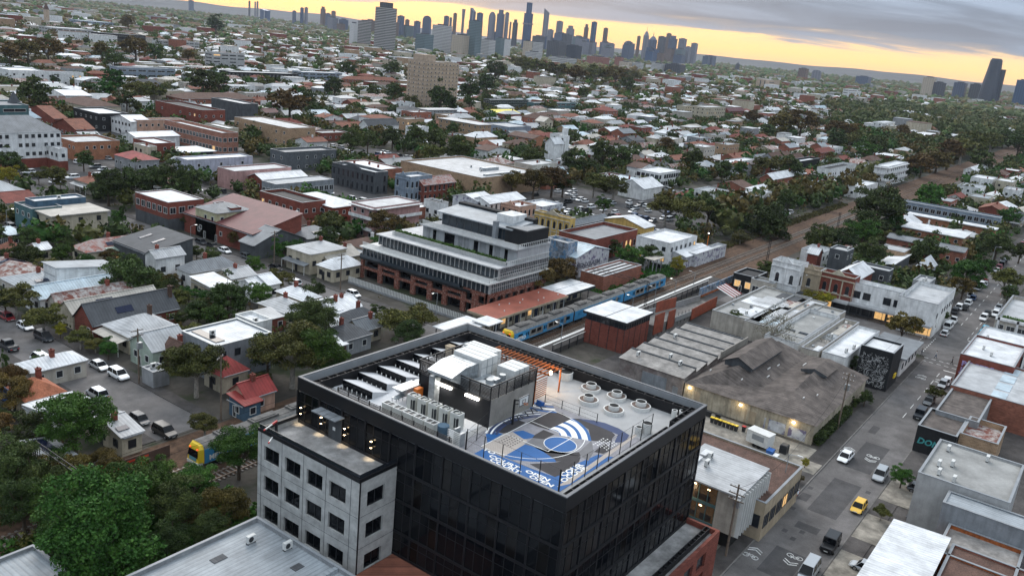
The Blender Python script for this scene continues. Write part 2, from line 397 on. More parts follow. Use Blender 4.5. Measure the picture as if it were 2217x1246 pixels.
# ------------------------------------------------------------------ setting: ground, hills, roads, railway
m = mat('ground_far',(0.055,0.058,0.042),1.0,amt=0.5,scale=0.02,col2=(0.11,0.10,0.092))
b = MB();b.poly([(-30000,-30000,0),(30000,-30000,0),(30000,30000,0),(-30000,30000,0)]);struct('ground',b,'ground_far')
# near yards: worn dirt, paving and grass
mat('yard',(0.075,0.068,0.058),1.0,amt=0.5,scale=0.12,col2=(0.03,0.038,0.018))
b = MB();b.poly([(10,-40,0.004),(460,-40,0.004),(460,420,0.004),(10,420,0.004)]);struct('yard_ground',b,'yard')

def hills(name,az0,az1,dist,prof,seed):
 rnd = random.Random(seed);b = MB();n = 70;rows = []
 for i in range(n+1):
  t = i/n;a = az0+(az1-az0)*t;h = prof(t)*(1+0.10*math.sin(t*23+seed)+0.06*math.sin(t*57))
  rows.append([(math.cos(a)*dd,math.sin(a)*dd,hh) for dd,hh in ((dist-2500,0.0),(dist-1200,h*0.55),(dist,h),(dist+2600,h*0.4),(dist+4000,0))])
 k = 5
 for r in rows: b.v += r
 for i in range(n):
  for j in range(k-1): b.f.append((i*k+j,(i+1)*k+j,(i+1)*k+j+1,i*k+j+1));b.mi.append(0)
 return struct(name,b,'hill')
mat('hill',(0.07,0.065,0.055),1.0,amt=0.4,scale=0.002)
hills('hills',YAW+R(34),YAW-R(2),15500,lambda t: 125*math.sin(PI*min(1,t*1.1))**0.8 if t < 0.9 else 40,1)
hills('hills',YAW-R(1),YAW-R(40),17500,lambda t: 85*math.sin(PI*t)**0.7+20,2)

def slab(name,x0,y0,x1,y1,z0,z1,m): b = MB();b.box(x0,y0,z0,x1,y1,z1);return struct(name,b,m)
def strip(name,x0,y0,x1,y1,z,m): b = MB();b.poly([(x0,y0,z),(x1,y0,z),(x1,y1,z),(x0,y1,z)]);return struct(name,b,m)
# the street on the right and the shopping street across it
strip('road',-20,20.6,213,30.2,0.012,'asphalt')
strip('road',213,-60,231,83,0.016,'asphalt')
strip('road',213,106,231,420,0.016,'asphalt_dark')
strip('road',231,24.5,460,34.0,0.012,'asphalt')
strip('underpass_road',213,83,231,106,0.018,'asphalt_dark')
for x0,x1,y0,y1 in ((-20,209,30.2,32.9),(-20,209,17.6,20.6),(234,460,34.0,36.4),(234,460,22.0,24.5)):
 slab('footpath',x0,y0,x1,y1,-0.2,0.13,'footpath')
for x0,x1,y0,y1 in ((-20,209,30.05,30.25),(-20,209,20.55,20.75),(234,460,33.9,34.1),(234,460,24.4,24.6)):
 slab('kerb',x0,y0,x1,y1,-0.2,0.145,'kerb')
for x0,x1,y0,y1 in ((208.6,213,32.9,86),(231,235.6,36.4,86),(231,235.6,-60,22),(208.6,213,-60,17.6),(208.6,213,106,300),(231,235.6,106,300)):
 slab('footpath',x0,y0,x1,y1,-0.2,0.13,'footpath')
# concrete crossovers on the right-hand footpath
for x0,x1,y0,y1 in ((104,112,14.2,20.4),(116.5,125,14.2,20.4),(131,140,14.2,20.4),(117,124.5,30.4,36.5),(131,135.5,30.4,38)):
 slab('crossover_paving',x0,y0,x1,y1,-0.2,0.136,'pathconcrete')
strip('yard_paving',92,33,141,60,0.02,'pathconcrete')
strip('rail_lane_paving',93,60,210,80,0.015,'footpath')
strip('rear_paving',174,33,209,80,0.018,'footpath')
strip('rear_paving',92,-40,209,17.6,0.016,'footpath')
# darker trench patches in the near street
for i,(x0,x1,y0,y1) in enumerate(((138.5,151.5,23.6,27.6),(119.5,133,23.4,27.6),(99,106.5,23.3,27.4),(113.2,115.2,24.2,27.4),(156,160,27.3,28.6),(121.6,124.2,28.4,29.8))):
 strip('asphalt_patch',x0,y0,x1,y1,0.020,'asphalt_dark')
for (x,y) in ((109.3,26.0),(110.6,27.6),(112.0,25.6),(117.6,28.9),(126,29.0),(131.5,21.8)):
 strip('manhole_cover',x,y,x+1.0,y+0.7,0.024,'asphalt_dark')
# streets on the left
ROADS = []      # (x0, y0, x1, y1) kept clear by the filler
def yroad(xc,wd,y0,y1,m='asphalt'):
 strip('road',xc-wd/2,y0,xc+wd/2,y1,0.010,m);ROADS.append((xc-wd/2-1.8,y0,xc+wd/2+1.8,y1))
 for s in (-1,1):
  a = xc+s*wd/2;slab('footpath',min(a,a+s*2.2),y0,max(a,a+s*2.2),y1,-0.2,0.12,'footpath')
def xroad(yc,wd,x0,x1,m='asphalt'):
 strip('road',x0,yc-wd/2,x1,yc+wd/2,0.014,m);ROADS.append((x0,yc-wd/2-1.6,x1,yc+wd/2+1.6))
yroad(69.2,9.0,107,420);yroad(133.0,7.0,113,420)
xroad(236,8,10,213)
for xc in (300,372,446,520,600,680): yroad(xc,7,118,900)
for xc in (180,): yroad(xc,7,240,700)
for yc in (340,450,560,680,800): xroad(yc,8,40,1200)
xroad(29,9,460,1100);xroad(-60,8,231,900);xroad(170,6,231,420);
for xc in (330,470,600): yroad(xc,7,-300,22)
ROADS += [(205,-60,238,420),(-20,17,460,37),(10,86,1400,112)]
# road markings
b = MB()
for k in range(26):
 x = 150+k*6.2
 if x < 205 or x > 236: b.box(x,25.35,0.022,x+3.0,25.47,0.026) if x > 168 else None
for x0,x1 in ((205.5,206.0),(236,236.5)): b.box(x0,21,0.026,x1,25.2,0.030)
for k in range(9): b.box(214.5+k*1.9,31.6,0.022,215.3+k*1.9,31.8,0.027);b.box(214.5+k*1.9,34.2,0.022,215.3+k*1.9,34.4,0.027);b.box(214.5+k*1.9,21.2,0.022,215.3+k*1.9,21.4,0.027)
for k in range(6): b.box(209.0,21.6+k*1.6,0.022,209.2,22.5+k*1.6,0.027);b.box(211.8,21.6+k*1.6,0.022,212.0,22.5+k*1.6,0.027)
for k in range(30): b.box(250+k*7,29.1,0.020,253+k*7,29.22,0.025)
o = struct('road_marking',b,'paint')
def sharrow(x,y,s):
 b = MB()
 for k in (0,0.55):
  for sg in (-1,1): b.bar((x+s*(k),y+sg*0.9,0.030),(x+s*(k+0.6),y,0.030),0.07)
 cx = x-s*1.3
 for sg in (-1,1):
  pts = [(cx+0.42*math.cos(a),y+sg*0.62+0.42*math.sin(a),0.030) for a in [i*PI/5 for i in range(10)]]
  for i in range(10): b.bar(pts[i],pts[(i+1) % 10],0.045)
 b.bar((cx,y-0.62,0.03),(cx+s*0.5,y-0.15,0.03),0.045);b.bar((cx+s*0.5,y-0.15,0.03),(cx,y+0.62,0.03),0.045);b.bar((cx,y,.03),(cx+s*0.6,y+0.35,.03),0.045);b.bar((cx,y,.03),(cx,y-0.62,.03),0.045)
 struct('bicycle_marking',b,'paint')
for x,y,s in ((144.6,25.0,-1),(145.3,28.9,1),(104.2,24.6,-1),(102.6,29.1,1),(196.5,24.2,-1),(196.8,27.9,1)): sharrow(x,y,s)

# railway: bed, four rails, sleepers, platforms
RZ = 0.017;RO = (63.7,96.3)
def rail_y(x): return RO[1]+(x-RO[0])*RZ
b = MB();b.poly([(-40,89.5,0.03),(1500,89.5+26,0.03),(1500,104+26,0.03),(-40,104,0.03)]);struct('ballast_bed',b,'ballast')
b = MB();b.poly([(236,88.5,0.024),(1100,104,0.024),(1100,123,0.024),(236,107,0.024)]);struct('rail_verge',b,'ballast')
sl = MB();sl.box(-0.14,-1.3,0.0,0.14,1.3,0.12);slm = sl.mesh('sleeper','sleeper')
SLP = MB()
for off,lab in ((0.0,'railway track carrying the blue and silver train, nearer the rust-roofed station'),(-4.0,'empty railway track beside the far edge platform, nearer the brick ticket office')):
 t = thing('railway_track',lab,'railway track',(RO[0],RO[1]+off,0.04),RZ,'railway tracks')
 for s in (-0.72,0.72):
  b = MB();b.box(-110,s-0.05,0.12,1400,s+0.05,0.26);b.build('rail','rail',t)
 for k in range(150):
  x = -36+k*0.75 if k < 60 else 150+(k-60)*1.3
  mk('sleeper',slm,t,(x,0,0))
 b = MB()
 for k in range(420):
  x = 9+k*0.9
  if x < 149 or x > 268: b.box(x-0.14,-1.3,0,x+0.14,1.3,0.12)
 stuff(b.build('sleeper','sleeper',t))
def rwbox(b,x0,y0,z0,x1,y1,z1): b.box(x0,y0,z0,x1,y1,z1)
for nm,y0,y1,x0,x1,lab in (('platform',2.0,12.5,60,124,'asphalt platform under the rust-red station roof'),('platform',-9.0,-5.7,62,168,'narrow platform with pale edge on the ticket office side')):
 t = thing(nm,lab,'platform',(RO[0],RO[1],0),RZ)
 b = MB();b.box(x0,y0,0,x1,y1,1.05);b.build('platform_slab','footpath',t)
 ye = y0 if y0 > 0 else y1;s = 1 if y0 > 0 else -1
 b = MB();b.box(x0,min(ye,ye+s*0.7),1.05,x1,max(ye,ye+s*0.7),1.075);b.build('platform_edge','paint' if y0 < 0 else 'kerb',t)

# ------------------------------------------------------------------ the dark office block in front
OX0,OX1,OY0,OY1,OZ = 62.0,93.0,35.2,72.8,22.0
DK = 20.0
off = thing('office_building','black glass office block with a painted ball court on its roof, largest building in front','office building',(OX0,OY0,0))
def P(name,b,m,parent=off):
 o = b.build(name,m,None);o.parent = parent;o.matrix_parent_inverse = Matrix.Translation((-parent.location.x,-parent.location.y,-parent.location.z));return o
b = MB();b.box(OX0+0.35,OY0+0.35,0,OX1-0.35,OY1-0.35,DK-0.02);P('core_wall',b,'glass_black')
b = MB();b.box(OX0,OY0,20.35,OX0+0.3,OY1,OZ-0.12);b.box(OX1-0.3,OY0,20.35,OX1,OY1,OZ-0.12);b.box(OX0+0.3,OY0,20.35,OX1-0.3,OY0+0.3,OZ-0.12);b.box(OX0+0.3,OY1-0.3,20.35,OX1-0.3,OY1,OZ-0.12);P('parapet_cladding',b,'clad')
# pale inner lining and capping of the parapet
b = MB()
for (x0,y0,x1,y1) in ((OX0,OY0,OX0+0.34,OY1),(OX1-0.34,OY0,OX1,OY1),(OX0+0.34,OY0,OX1-0.34,OY0+0.34),(OX0+0.34,OY1-0.34,OX1-0.34,OY1)): b.box(x0,y0,OZ-0.12,x1,y1,OZ)
P('parapet_cap',b,'cap_dark')
b = MB();b.box(OX0+0.3,OY1-0.42,DK,OX1-0.3,OY1-0.30,OZ-0.12);b.box(OX1-0.42,OY0+0.3,DK,OX1-0.3,OY1-0.42,OZ-0.12);b.box(OX0+0.3,OY0+0.3,DK,OX0+0.42,OY1-0.42,OZ-0.12);b.box(OX0+0.42,OY0+0.3,DK,OX1-0.42,OY0+0.42,OZ-0.12)
P('parapet_lining',b,'cap_grey')
b = MB();b.box(OX0+0.42,OY0+0.42,DK-0.02,OX1-0.42,OY1-0.42,DK);P('roof_deck',b,'deck')
# dark ladder-topped planter rail running inside the parapet
def ladder(x0,y0,x1,y1,z0,z1,ax,nm='screen_frame'):
 b = MB()
 b.box(x0,y0,z0,x0+0.06,y1,z1) if ax == 'y' else b.box(x0,y0,z0,x1,y0+0.06,z1)
 b.box(x1-0.06,y0,z0,x1,y1,z1) if ax == 'y' else b.box(x0,y1-0.06,z0,x1,y1,z1)
 n = int(((y1-y0) if ax == 'y' else (x1-x0))/1.25)
 for k in range(n+1):
  if ax == 'y': q = y0+(y1-y0-0.08)*k/n;b.box(x0+0.06,q,z1-0.3,x1-0.06,q+0.08,z1)
  else: q = x0+(x1-x0-0.08)*k/n;b.box(q,y0+0.06,z1-0.3,q+0.08,y1-0.06,z1)
 return P(nm,b,'black_metal')
ladder(OX0+1.0,OY1-1.7,OX1-1.0,OY1-1.0,DK,21.35,'x');ladder(OX1-1.7,OY0+1.2,OX1-1.0,OY1-1.7,DK,21.35,'y')
ladder(OX0+0.7,53.5,OX0+1.3,OY1-1.7,DK+0.9,21.5,'y');ladder(OX0+0.7,OY0+0.6,OX0+1.2,48.6,DK+0.6,21.4,'y')
ladder(OX0+1.3,OY0+0.6,84.6,OY0+1.2,DK+0.7,21.45,'x');ladder(85.6,OY0+0.6,OX1-1.7,OY0+1.3,DK+0.3,21.8,'x')
# curtain wall: panes, mullions and floor bands, on the two faces in view and their opposites
LV = [(16.5,20.32),(12.9,16.36),(9.1,12.76),(6.3,8.96),(3.4,6.16),(0.3,3.3)]
gm = {}
def pane(parent,w_,h_,x,y,z,face,m='glass_black'):
 key = (round(w_,2),round(h_,2),face,m)
 if key not in gm:
  b = MB()
  if face == 'x': b.box(-0.03,0,0,0.03,w_,h_)
  else: b.box(0,-0.03,0,w_,0.03,h_)
  gm[key] = b.mesh('pane',m)
 o = mk('pane',gm[key],parent,(x-parent.location.x,y-parent.location.y,z-parent.location.z));return o
ncol = 10;cw = (OY1-OY0)/ncol;nrow = 8;cx_ = (OX1-OX0)/nrow
for (z0,z1) in LV:
 rp_ = lambda: ('glass_black','glass_black','glass_black','glass_blind','glass_dim','glass_black')[random.randrange(6)]
 for i in range(ncol*3): pane(off,cw/3-0.08,z1-z0-0.3,OX0+0.12,OY0+i*cw/3+0.04,z0+0.15,'x',rp_())
 for i in range(nrow*3): pane(off,cx_/3-0.08,z1-z0-0.3,OX0+i*cx_/3+0.04,OY0+0.12,z0+0.15,'y',rp_())
b = MB()
for i in range(ncol+1): y = OY0+i*cw;b.box(OX0-0.02,y-0.10,0,OX0+0.2,y+0.10,20.35)
for i in range(nrow+1): x = OX0+i*cx_;b.box(x-0.10,OY0-0.02,0,x+0.10,OY0+0.2,20.35)
P('mullion',b,'clad')
b = MB()
for i in range(ncol):
 for k in (1,2): y = OY0+i*cw+cw*k/3;b.box(OX0+0.04,y-0.035,0,OX0+0.09,y+0.035,20.3)
for i in range(nrow):
 for k in (1,2): x = OX0+i*cx_+cx_*k/3;b.box(x-0.035,OY0+0.04,0,x+0.035,OY0+0.09,20.3)
for (z0,z1) in LV:
 zz_ = z0+(z1-z0)*0.66;b.box(OX0+0.045,OY0+0.1,zz_-0.03,OX0+0.085,OY1,zz_+0.03);b.box(OX0+0.1,OY0+0.045,zz_-0.03,OX1,OY0+0.085,zz_+0.03)
P('glazing_bar',b,'clad')
for z0,z1 in LV:
 b = MB();b.box(OX0-0.06,OY0-0.06,z0-0.16,OX1+0.06,OY0+0.10,z0+0.12);b.box(OX0-0.06,OY0+0.10,z0-0.16,OX0+0.10,OY1,z0+0.12);P('floor_band',b,'clad')
# sawtooth skylights
b = MB();b.box(66.0,63.4,DK,91.2,71.2,DK+0.05);P('white_roof',b,'deck_white')
b = MB();b.box(OX0+1.6,52.5,DK,71.3,63.35,DK+0.04);P('white_roof',b,'deck_white')
for i,x in enumerate((67.0,70.0,73.3,76.6,79.9,83.4,87.2)):
 t = thing('skylight',f'{["first","second","third","fourth","fifth","sixth","seventh"][i]} white sawtooth skylight with a black glazed face, counted from the terrace wing','skylight',(x,66.2 if i else 65.6,DK+0.05),0,'sawtooth skylights')
 L_ = 5.0 if i not in (4,5,6) else 5.0
 b = MB();b.v += [(0.05,0,0.9),(2.9,0,0.05),(2.9,L_,0.05),(0.05,L_,0.9),(0.05,0,0),(0.05,L_,0),(2.9,0,0),(2.9,L_,0)]
 b.f += [(0,1,2,3),(4,6,1,0),(5,3,2,7),(6,7,2,1)];b.mi += [0,0,0,0];b.build('sloping_top','deck_white',t)
 b = MB();b.box(-0.04,0.05,0.0,0.04,L_-0.05,0.82);b.build('glazing','glass_black',t)
 b = MB()
 for k in range(6): b.box(-0.55,0.4+k*0.8,0,-0.45,0.48+k*0.8,0.45)
 b.box(-0.75,0.1,0,-0.05,L_-0.1,0.02,1);b.build('vent_pipes_and_shade',['white_paint','frame_dark'],t)  # pipes, plus a dark strip painting the shade on the deck
# plant enclosure
mx0,mx1,my0,my1 = 71.3,80.1,51.7,62.3
pl = thing('plant_enclosure','black louvred plant enclosure with a board-marked concrete side on the office roof','plant room',(mx0,my0,DK))
def Q(name,b,m,parent=pl): return P(name,b,m,parent)
b = MB();b.box(mx0,my0,DK,mx0+0.2,my1,23.3);b.box(mx0,my1-0.2,DK,mx1,my1,23.3);b.box(mx1-0.2,my0,DK,mx1,my1,23.3);Q('wall',b,'clad')
b = MB();b.box(mx0+0.2,my0,DK,mx1,my0+0.25,23.3);Q('board_marked_wall',b,'wall_boardcon')
b = MB();b.box(mx0+0.2,my0+0.2,23.0,mx1-0.2,my1-0.2,23.1);Q('plant_deck',b,'deck')
b = MB()
for k in range(9):
 z = 23.42+k*0.155
 b.box(mx0-0.04,my0,z,mx0+0.04,my1,z+0.07);b.box(mx0,my0-0.04,z,mx1,my0+0.04,z+0.07)
 b.box(mx1-0.04,my0,z,mx1+0.04,my1,z+0.07);b.box(mx0,my1-0.04,z,mx1,my1+0.04,z+0.07)
Q('louvre_screen',b,'black_metal')
b = MB()
for k in range(8): y = my0+k*(my1-my0)/7;b.box(mx0-0.06,y-0.05,23.3,mx0+0.02,y+0.05,24.9);b.box(mx1-0.02,y-0.05,23.3,mx1+0.06,y+0.05,24.9)
for k in range(7): x = mx0+k*(mx1-mx0)/6;b.box(x-0.05,my0-0.06,23.3,x+0.05,my0+0.02,24.9);b.box(x-0.05,my1-0.02,23.3,x+0.05,my1+0.06,24.9)
for (x0,y0,x1,y1) in ((mx0-0.07,my0-0.07,mx0+0.07,my1),(mx0+0.07,my0-0.07,mx1+0.07,my0+0.07),(mx1-0.07,my0+0.07,mx1+0.07,my1),(mx0-0.07,my1,mx1+0.07,my1+0.12)): b.box(x0,y0,24.9,x1,y1,25.02)
Q('screen_frame',b,'black_metal')
b = MB();b.box(mx0-0.03,59.6,DK,mx0,60.6,22.0);Q('door',b,'frame_dark')
for y,lab in ((58.2,0),(54.2,0)):
 b = MB();b.box(mx0-0.22,y-0.95,22.85,mx0-0.02,y+0.95,23.1);Q('tube_light',b,'lamp_cool')
 ld = bpy.data.lights.new('tube_glow','AREA');ld.shape = 'RECTANGLE';ld.size = 1.6;ld.size_y = 0.15;ld.energy = 30;ld.color = (1,0.94,0.85)
 lo_ = bpy.data.objects.new('tube_glow',ld);COL.objects.link(lo_);lo_.location = (mx0-0.3,y,22.8);lo_.rotation_euler = (0,0,PI/2)
# air handling units
def ahu(x0,y0,x1,y1,z0,z1,lab,hood=False):
 t = thing('air_handling_unit',lab,'air handling unit',(x0,y0,z0),0,'air handling units in the plant enclosure')
 b = MB();b.box(0,0,0.2,x1-x0,y1-y0,z1-z0);b.box(0.1,0.1,0,x1-x0-0.1,y1-y0-0.1,0.2)
 b.build('casing','galv' if hood else 'white_paint',t)
 b = MB()
 for k in range(1,3): x = (x1-x0)*k/3;b.box(x-0.03,-0.03,0.2,x+0.03,y1-y0+0.03,z1-z0+0.03)
 for k in (0.33,0.66): b.box(-0.02,-0.035,(z1-z0)*k,x1-x0+0.02,-0.01,(z1-z0)*k+0.04)
 b.build('seam','steel',t)
 if hood:
  b = MB();n = 0;L_ = y1-y0;H_ = z1-z0
  b.v += [(0,0,H_),(0,L_,H_),(-2.4,L_,H_*0.75),(-2.4,0,H_*0.75),(-2.4,0.2,H_*0.62),(-2.4,L_-0.2,H_*0.62),(0,L_,0.35),(0,0,0.35)]
  b.f += [(0,1,2,3),(3,2,5,4),(4,5,6,7),(0,3,4,7),(1,6,5,2)];b.mi += [0]*5
  b.build('intake_hood','galv',t)
 return t
ahu(74.4,55.6,77.4,59.9,23.1,26.1,'largest pale air handling unit in the middle of the rooftop plant enclosure')
ahu(72.0,56.0,74.3,59.7,23.1,25.7,'galvanised unit with a sloping intake hood facing the terrace, in the rooftop plant enclosure',True)
ahu(77.5,56.6,79.4,60.9,23.1,25.9,'ribbed galvanised unit at the pergola end of the rooftop plant enclosure')
ahu(76.6,52.4,79.5,55.0,23.1,25.2,'white cabinet unit in the corner of the rooftop plant enclosure nearest the ring planters')
t = thing('duct','galvanised elbow ducts between the units inside the plant enclosure','duct',(72.5,52.6,23.1))
b = MB()
for (x0,y0,z0,x1,y1,z1) in ((0,0.1,0.3,1.2,2.2,1.2),(1.4,0.5,0.3,2.4,1.7,1.5),(2.6,0.2,0.2,3.6,1.3,1.1),(0.3,2.3,0.4,3.2,3.0,1.1)): b.box(x0,y0,z0,x1,y1,z1)
b.build('duct_run','galv',t);b = MB();b.cyl(1.0,1.0,1.2,1.6,0.5,0.45,8);b.cyl(3.1,0.8,1.1,1.7,0.45,0.4,8);b.build('cowl','steel',t)
t = thing('exhaust_duct','boxy galvanised exhaust hood on legs over the white roof beside the skylights','duct',(69.0,62.0,DK+0.05))
b = MB();b.v += [(0,0,1.0),(2.4,0,1.0),(2.4,1.6,1.0),(0,1.6,1.0),(-0.9,0,1.9),(2.4,0,1.9),(2.4,1.6,1.9),(-0.9,1.6,1.9)]
b.f += [(0,3,2,1),(4,5,6,7),(0,1,5,4),(1,2,6,5),(2,3,7,6),(3,0,4,7)];b.mi += [0]*6;b.build('hood','galv',t)
b = MB();[b.box(x,y,0,x+0.08,y+0.08,1.0) for x in (0.2,2.1) for y in (0.1,1.4)];b.build('leg','steel',t)
b = MB();b.cyl(3.0,0.8,0.2,1.9,0.65,0.65,12);b.build('round_duct','steel',t)
t = thing('duct','tall square galvanised riser duct against the plant enclosure wall','duct',(70.3,59.0,DK));b = MB();b.box(0,0,0,0.9,0.9,3.4);b.box(0,0,3.4,1.4,0.9,4.0);b.build('riser','galv',t)
b = MB();b.box(0,0,0,1.0,0.6,1.9);o = b.build('cabinet','orange_paint',None,(69.9,61.2,DK));tag(o,'bright orange cabinet standing by the plant enclosure','cabinet')
t = thing('bench_frame','galvanised shelf on legs beside the orange cabinet','rack',(67.6,62.3,DK));b = MB();b.box(0,0,0.9,2.0,0.8,1.0);b.build('shelf','galv',t);b = MB();[b.box(x,y,0,x+0.06,y+0.06,0.9) for x in (0.05,1.85) for y in (0.05,0.7)];b.build('leg','steel',t)
b = MB();b.box(0,0,0,0.9,0.9,2.0);b.box(-0.05,-0.05,2.0,0.95,0.95,2.1);o = b.build('chimney_stack','wall_sand',None,(83.2,71.0-3.4,DK));tag(o,'short tan shaft rising between the rooftop skylights','shaft')
# condensers
mat('condenser',(0.50,0.50,0.46),0.5,amt=0.08)
tall = thing('condenser_unit','tall cream condenser unit, first of the tall row from the orange cabinet','air conditioner',(68.0,59.8,DK),0,'tall condenser units in a row')
b = MB();b.box(0,0,0.1,1.0,1.25,1.9);b.box(0.05,0.05,0,0.95,1.2,0.1);b.build('casing','condenser',tall)
b = MB();b.ring(0.5,0.62,1.9,2.02,0.46,0.40,16);b.box(-0.01,-0.02,0.3,0.0,0.2,1.6);b.build('fan_guard','frame_dark',tall)
b = MB();b.box(-0.03,0.1,0.35,0.0,0.32,1.5);b.box(-0.03,0.42,0.35,0,0.62,1.5);b.build('grille','frame_dark',tall)
b = MB();b.box(0,0,1.9,1.0,0.12,2.0);b.box(0,1.13,1.9,1.0,1.25,2.0);b.box(0,0.12,1.9,0.12,1.13,2.0);b.box(0.88,0.12,1.9,1.0,1.13,2.0);b.build('top_rim','white_paint',tall)
ORD = ['first','second','third','fourth','fifth','sixth','seventh','eighth','ninth','tenth','eleventh','twelfth','thirteenth','fourteenth','fifteenth','sixteenth','seventeenth','eighteenth','nineteenth','twentieth']
for k in range(1,5): dup(tall,(68.0,59.8-k*1.62,DK),0,f'tall cream condenser unit, {ORD[k]} of the tall row from the orange cabinet')
low = thing('condenser_unit','low cream condenser box behind the edge screen, first of the low row from the skylights','air conditioner',(65.4,61.0,DK),0,'low condenser units in a row')
b = MB();b.box(0,0,0.1,1.0,1.45,1.15);b.build('casing','condenser',low)
b = MB();b.box(0,0,1.15,1.0,0.1,1.25);b.box(0,1.35,1.15,1.0,1.45,1.25);b.box(0,0.1,1.15,0.1,1.35,1.25);b.box(0.9,0.1,1.15,1.0,1.35,1.25);b.box(0.1,0.68,1.15,0.9,0.76,1.25);b.build('top_rim','white_paint',low)
b = MB();b.box(0.1,0.1,1.15,0.9,0.68,1.17);b.box(0.1,0.76,1.15,0.9,1.35,1.17);b.build('fan_well','zinc_dark' if 'zinc_dark' in MATS else 'frame_dark',low)
for k in range(1,5): dup(low,(65.4,61.0-k*1.6,DK),0,f'low cream condenser box behind the edge screen, {ORD[k]} of the low row from the skylights')
b = MB();b.cyl(0,0,0,1.6,0.65,0.65,14);o = b.build('water_tank','wall_blue',None,(65.6,53.4,DK));tag(o,'dark blue round tank at the end of the condenser rows','tank')
t = thing('equipment_rack','white pipework rack behind louvres next to the blue tank','rack',(65.0,50.6,DK));b = MB()
for k in range(8): b.box(0,0,0.3+k*0.2,0.06,1.7,0.38+k*0.2)
b.build('louvre_screen','white_paint',t);b = MB();b.box(0.3,0.2,0,1.2,0.5,1.5);b.box(0.3,0.9,0,1.2,1.1,1.9);b.build('pipework','steel',t)
# edge louvre screen
t = thing('louvre_screen','black slatted balustrade along the roof edge above the terrace','screen',(64.2,51.0,DK));b = MB()
for k in range(9): b.box(0,0,0.2+k*0.14,0.05,17.5,0.26+k*0.14)
b.build('slats','black_metal',t);b = MB();[b.box(-0.04,0.3+k*1.7,0,0.08,0.38+k*1.7,1.5) for k in range(11)];b.build('post','black_metal',t)
# pergola
pg = thing('pergola','rust-orange timber pergola beside the plant enclosure on the roof','pergola',(80.6,52.0,DK))
b = MB()
for x in (0.0,2.8,5.5):
 b.box(x,0,2.9,x+0.14,10.0,3.1)
b.build('beam','rust_steel',pg)
rm = MB();rm.box(-0.2,-0.05,3.1,5.9,0.05,3.24);rmm = rm.mesh('rafter','rust_steel')
for k in range(17): mk('rafter',rmm,pg,(0,0.1+k*0.61,0))
pm = MB();pm.box(0,0,0,0.16,0.16,2.9);pmm = pm.mesh('post','rust_steel')
for x in (0,5.5):
 for y in (0,5,9.8): mk('post',pmm,pg,(x,y,0))
b = MB()
for k in range(9): b.box(-0.06,0.02,0.6+k*0.27,2.6,0.08,0.68+k*0.27)
b.build('side_slats','rust_steel',pg)
b = MB();b.cyl(0,0,2.1,2.5,0.16,0.2,8);b.build('pendant_lamp','lamp_warm',pg).location = (4.6,0.9,0.3)
pl_ = bpy.data.lights.new('pergola_lamp','POINT');pl_.energy = 120;pl_.color = (1,0.65,0.32);pl_.shadow_soft_size = 0.2;lo_ = bpy.data.objects.new('pergola_lamp',pl_);COL.objects.link(lo_);lo_.location = (85.2,52.7,22.2)
# ring planters
def planter(x,y,lab,plant):
 t = thing('ring_planter',lab,'planter',(x,y,DK),0,'round ring planters')
 b = MB();b.ring(0,0,0,0.45,1.25,1.12,28);b.build('outer_ring','white_paint',t)
 b = MB();b.cyl(0,0,0.0,0.40,1.12,1.12,28);b.build('mulch_bed','mulch',t)
 b = MB();b.ring(0,0,0.4,0.95,0.66,0.57,24);b.build('inner_pot','white_paint',t)
 b = MB();b.cyl(0,0,0.4,0.90,0.57,0.57,20);b.build('soil','rubber',t)
 return t
for (x,y),lab in zip(((89.9,49.6),(86.4,47.8),(90.2,46.0),(86.2,44.1),(89.9,42.4)),
 ('white ring planter nearest the white tub and pergola','white ring planter nearest the court gate','white ring planter in the middle of the far line of three','white ring planter nearest the court fence','white ring planter nearest the cluster of white pots')): planter(x,y,lab,0)
def pot(x,y,r,h,lab):
 t = thing('plant_pot',lab,'plant pot',(x,y,DK),0,'white rooftop pots');b = MB();b.ring(0,0,0,h,r,r-0.09,20);b.build('pot_wall','white_paint',t);b = MB();b.cyl(0,0,0,h-0.05,r-0.09,r-0.09,20);b.build('soil','rubber',t)
pot(90.7,54.0,0.95,1.0,'wide white tub by the end of the rust-orange pergola')
pot(83.3,39.1,0.42,0.85,'small white pot just inside the court end of the roof edge');pot(84.3,38.6,0.62,1.2,'larger white pot of the pair beside the fence end')
pot(90.6,38.2,0.35,1.0,'narrow white pot in the far corner cluster');pot(91.0,37.2,0.55,1.1,'largest white pot in the far corner cluster');pot(89.9,37.2,0.4,0.7,'lowest white pot in the far corner cluster')
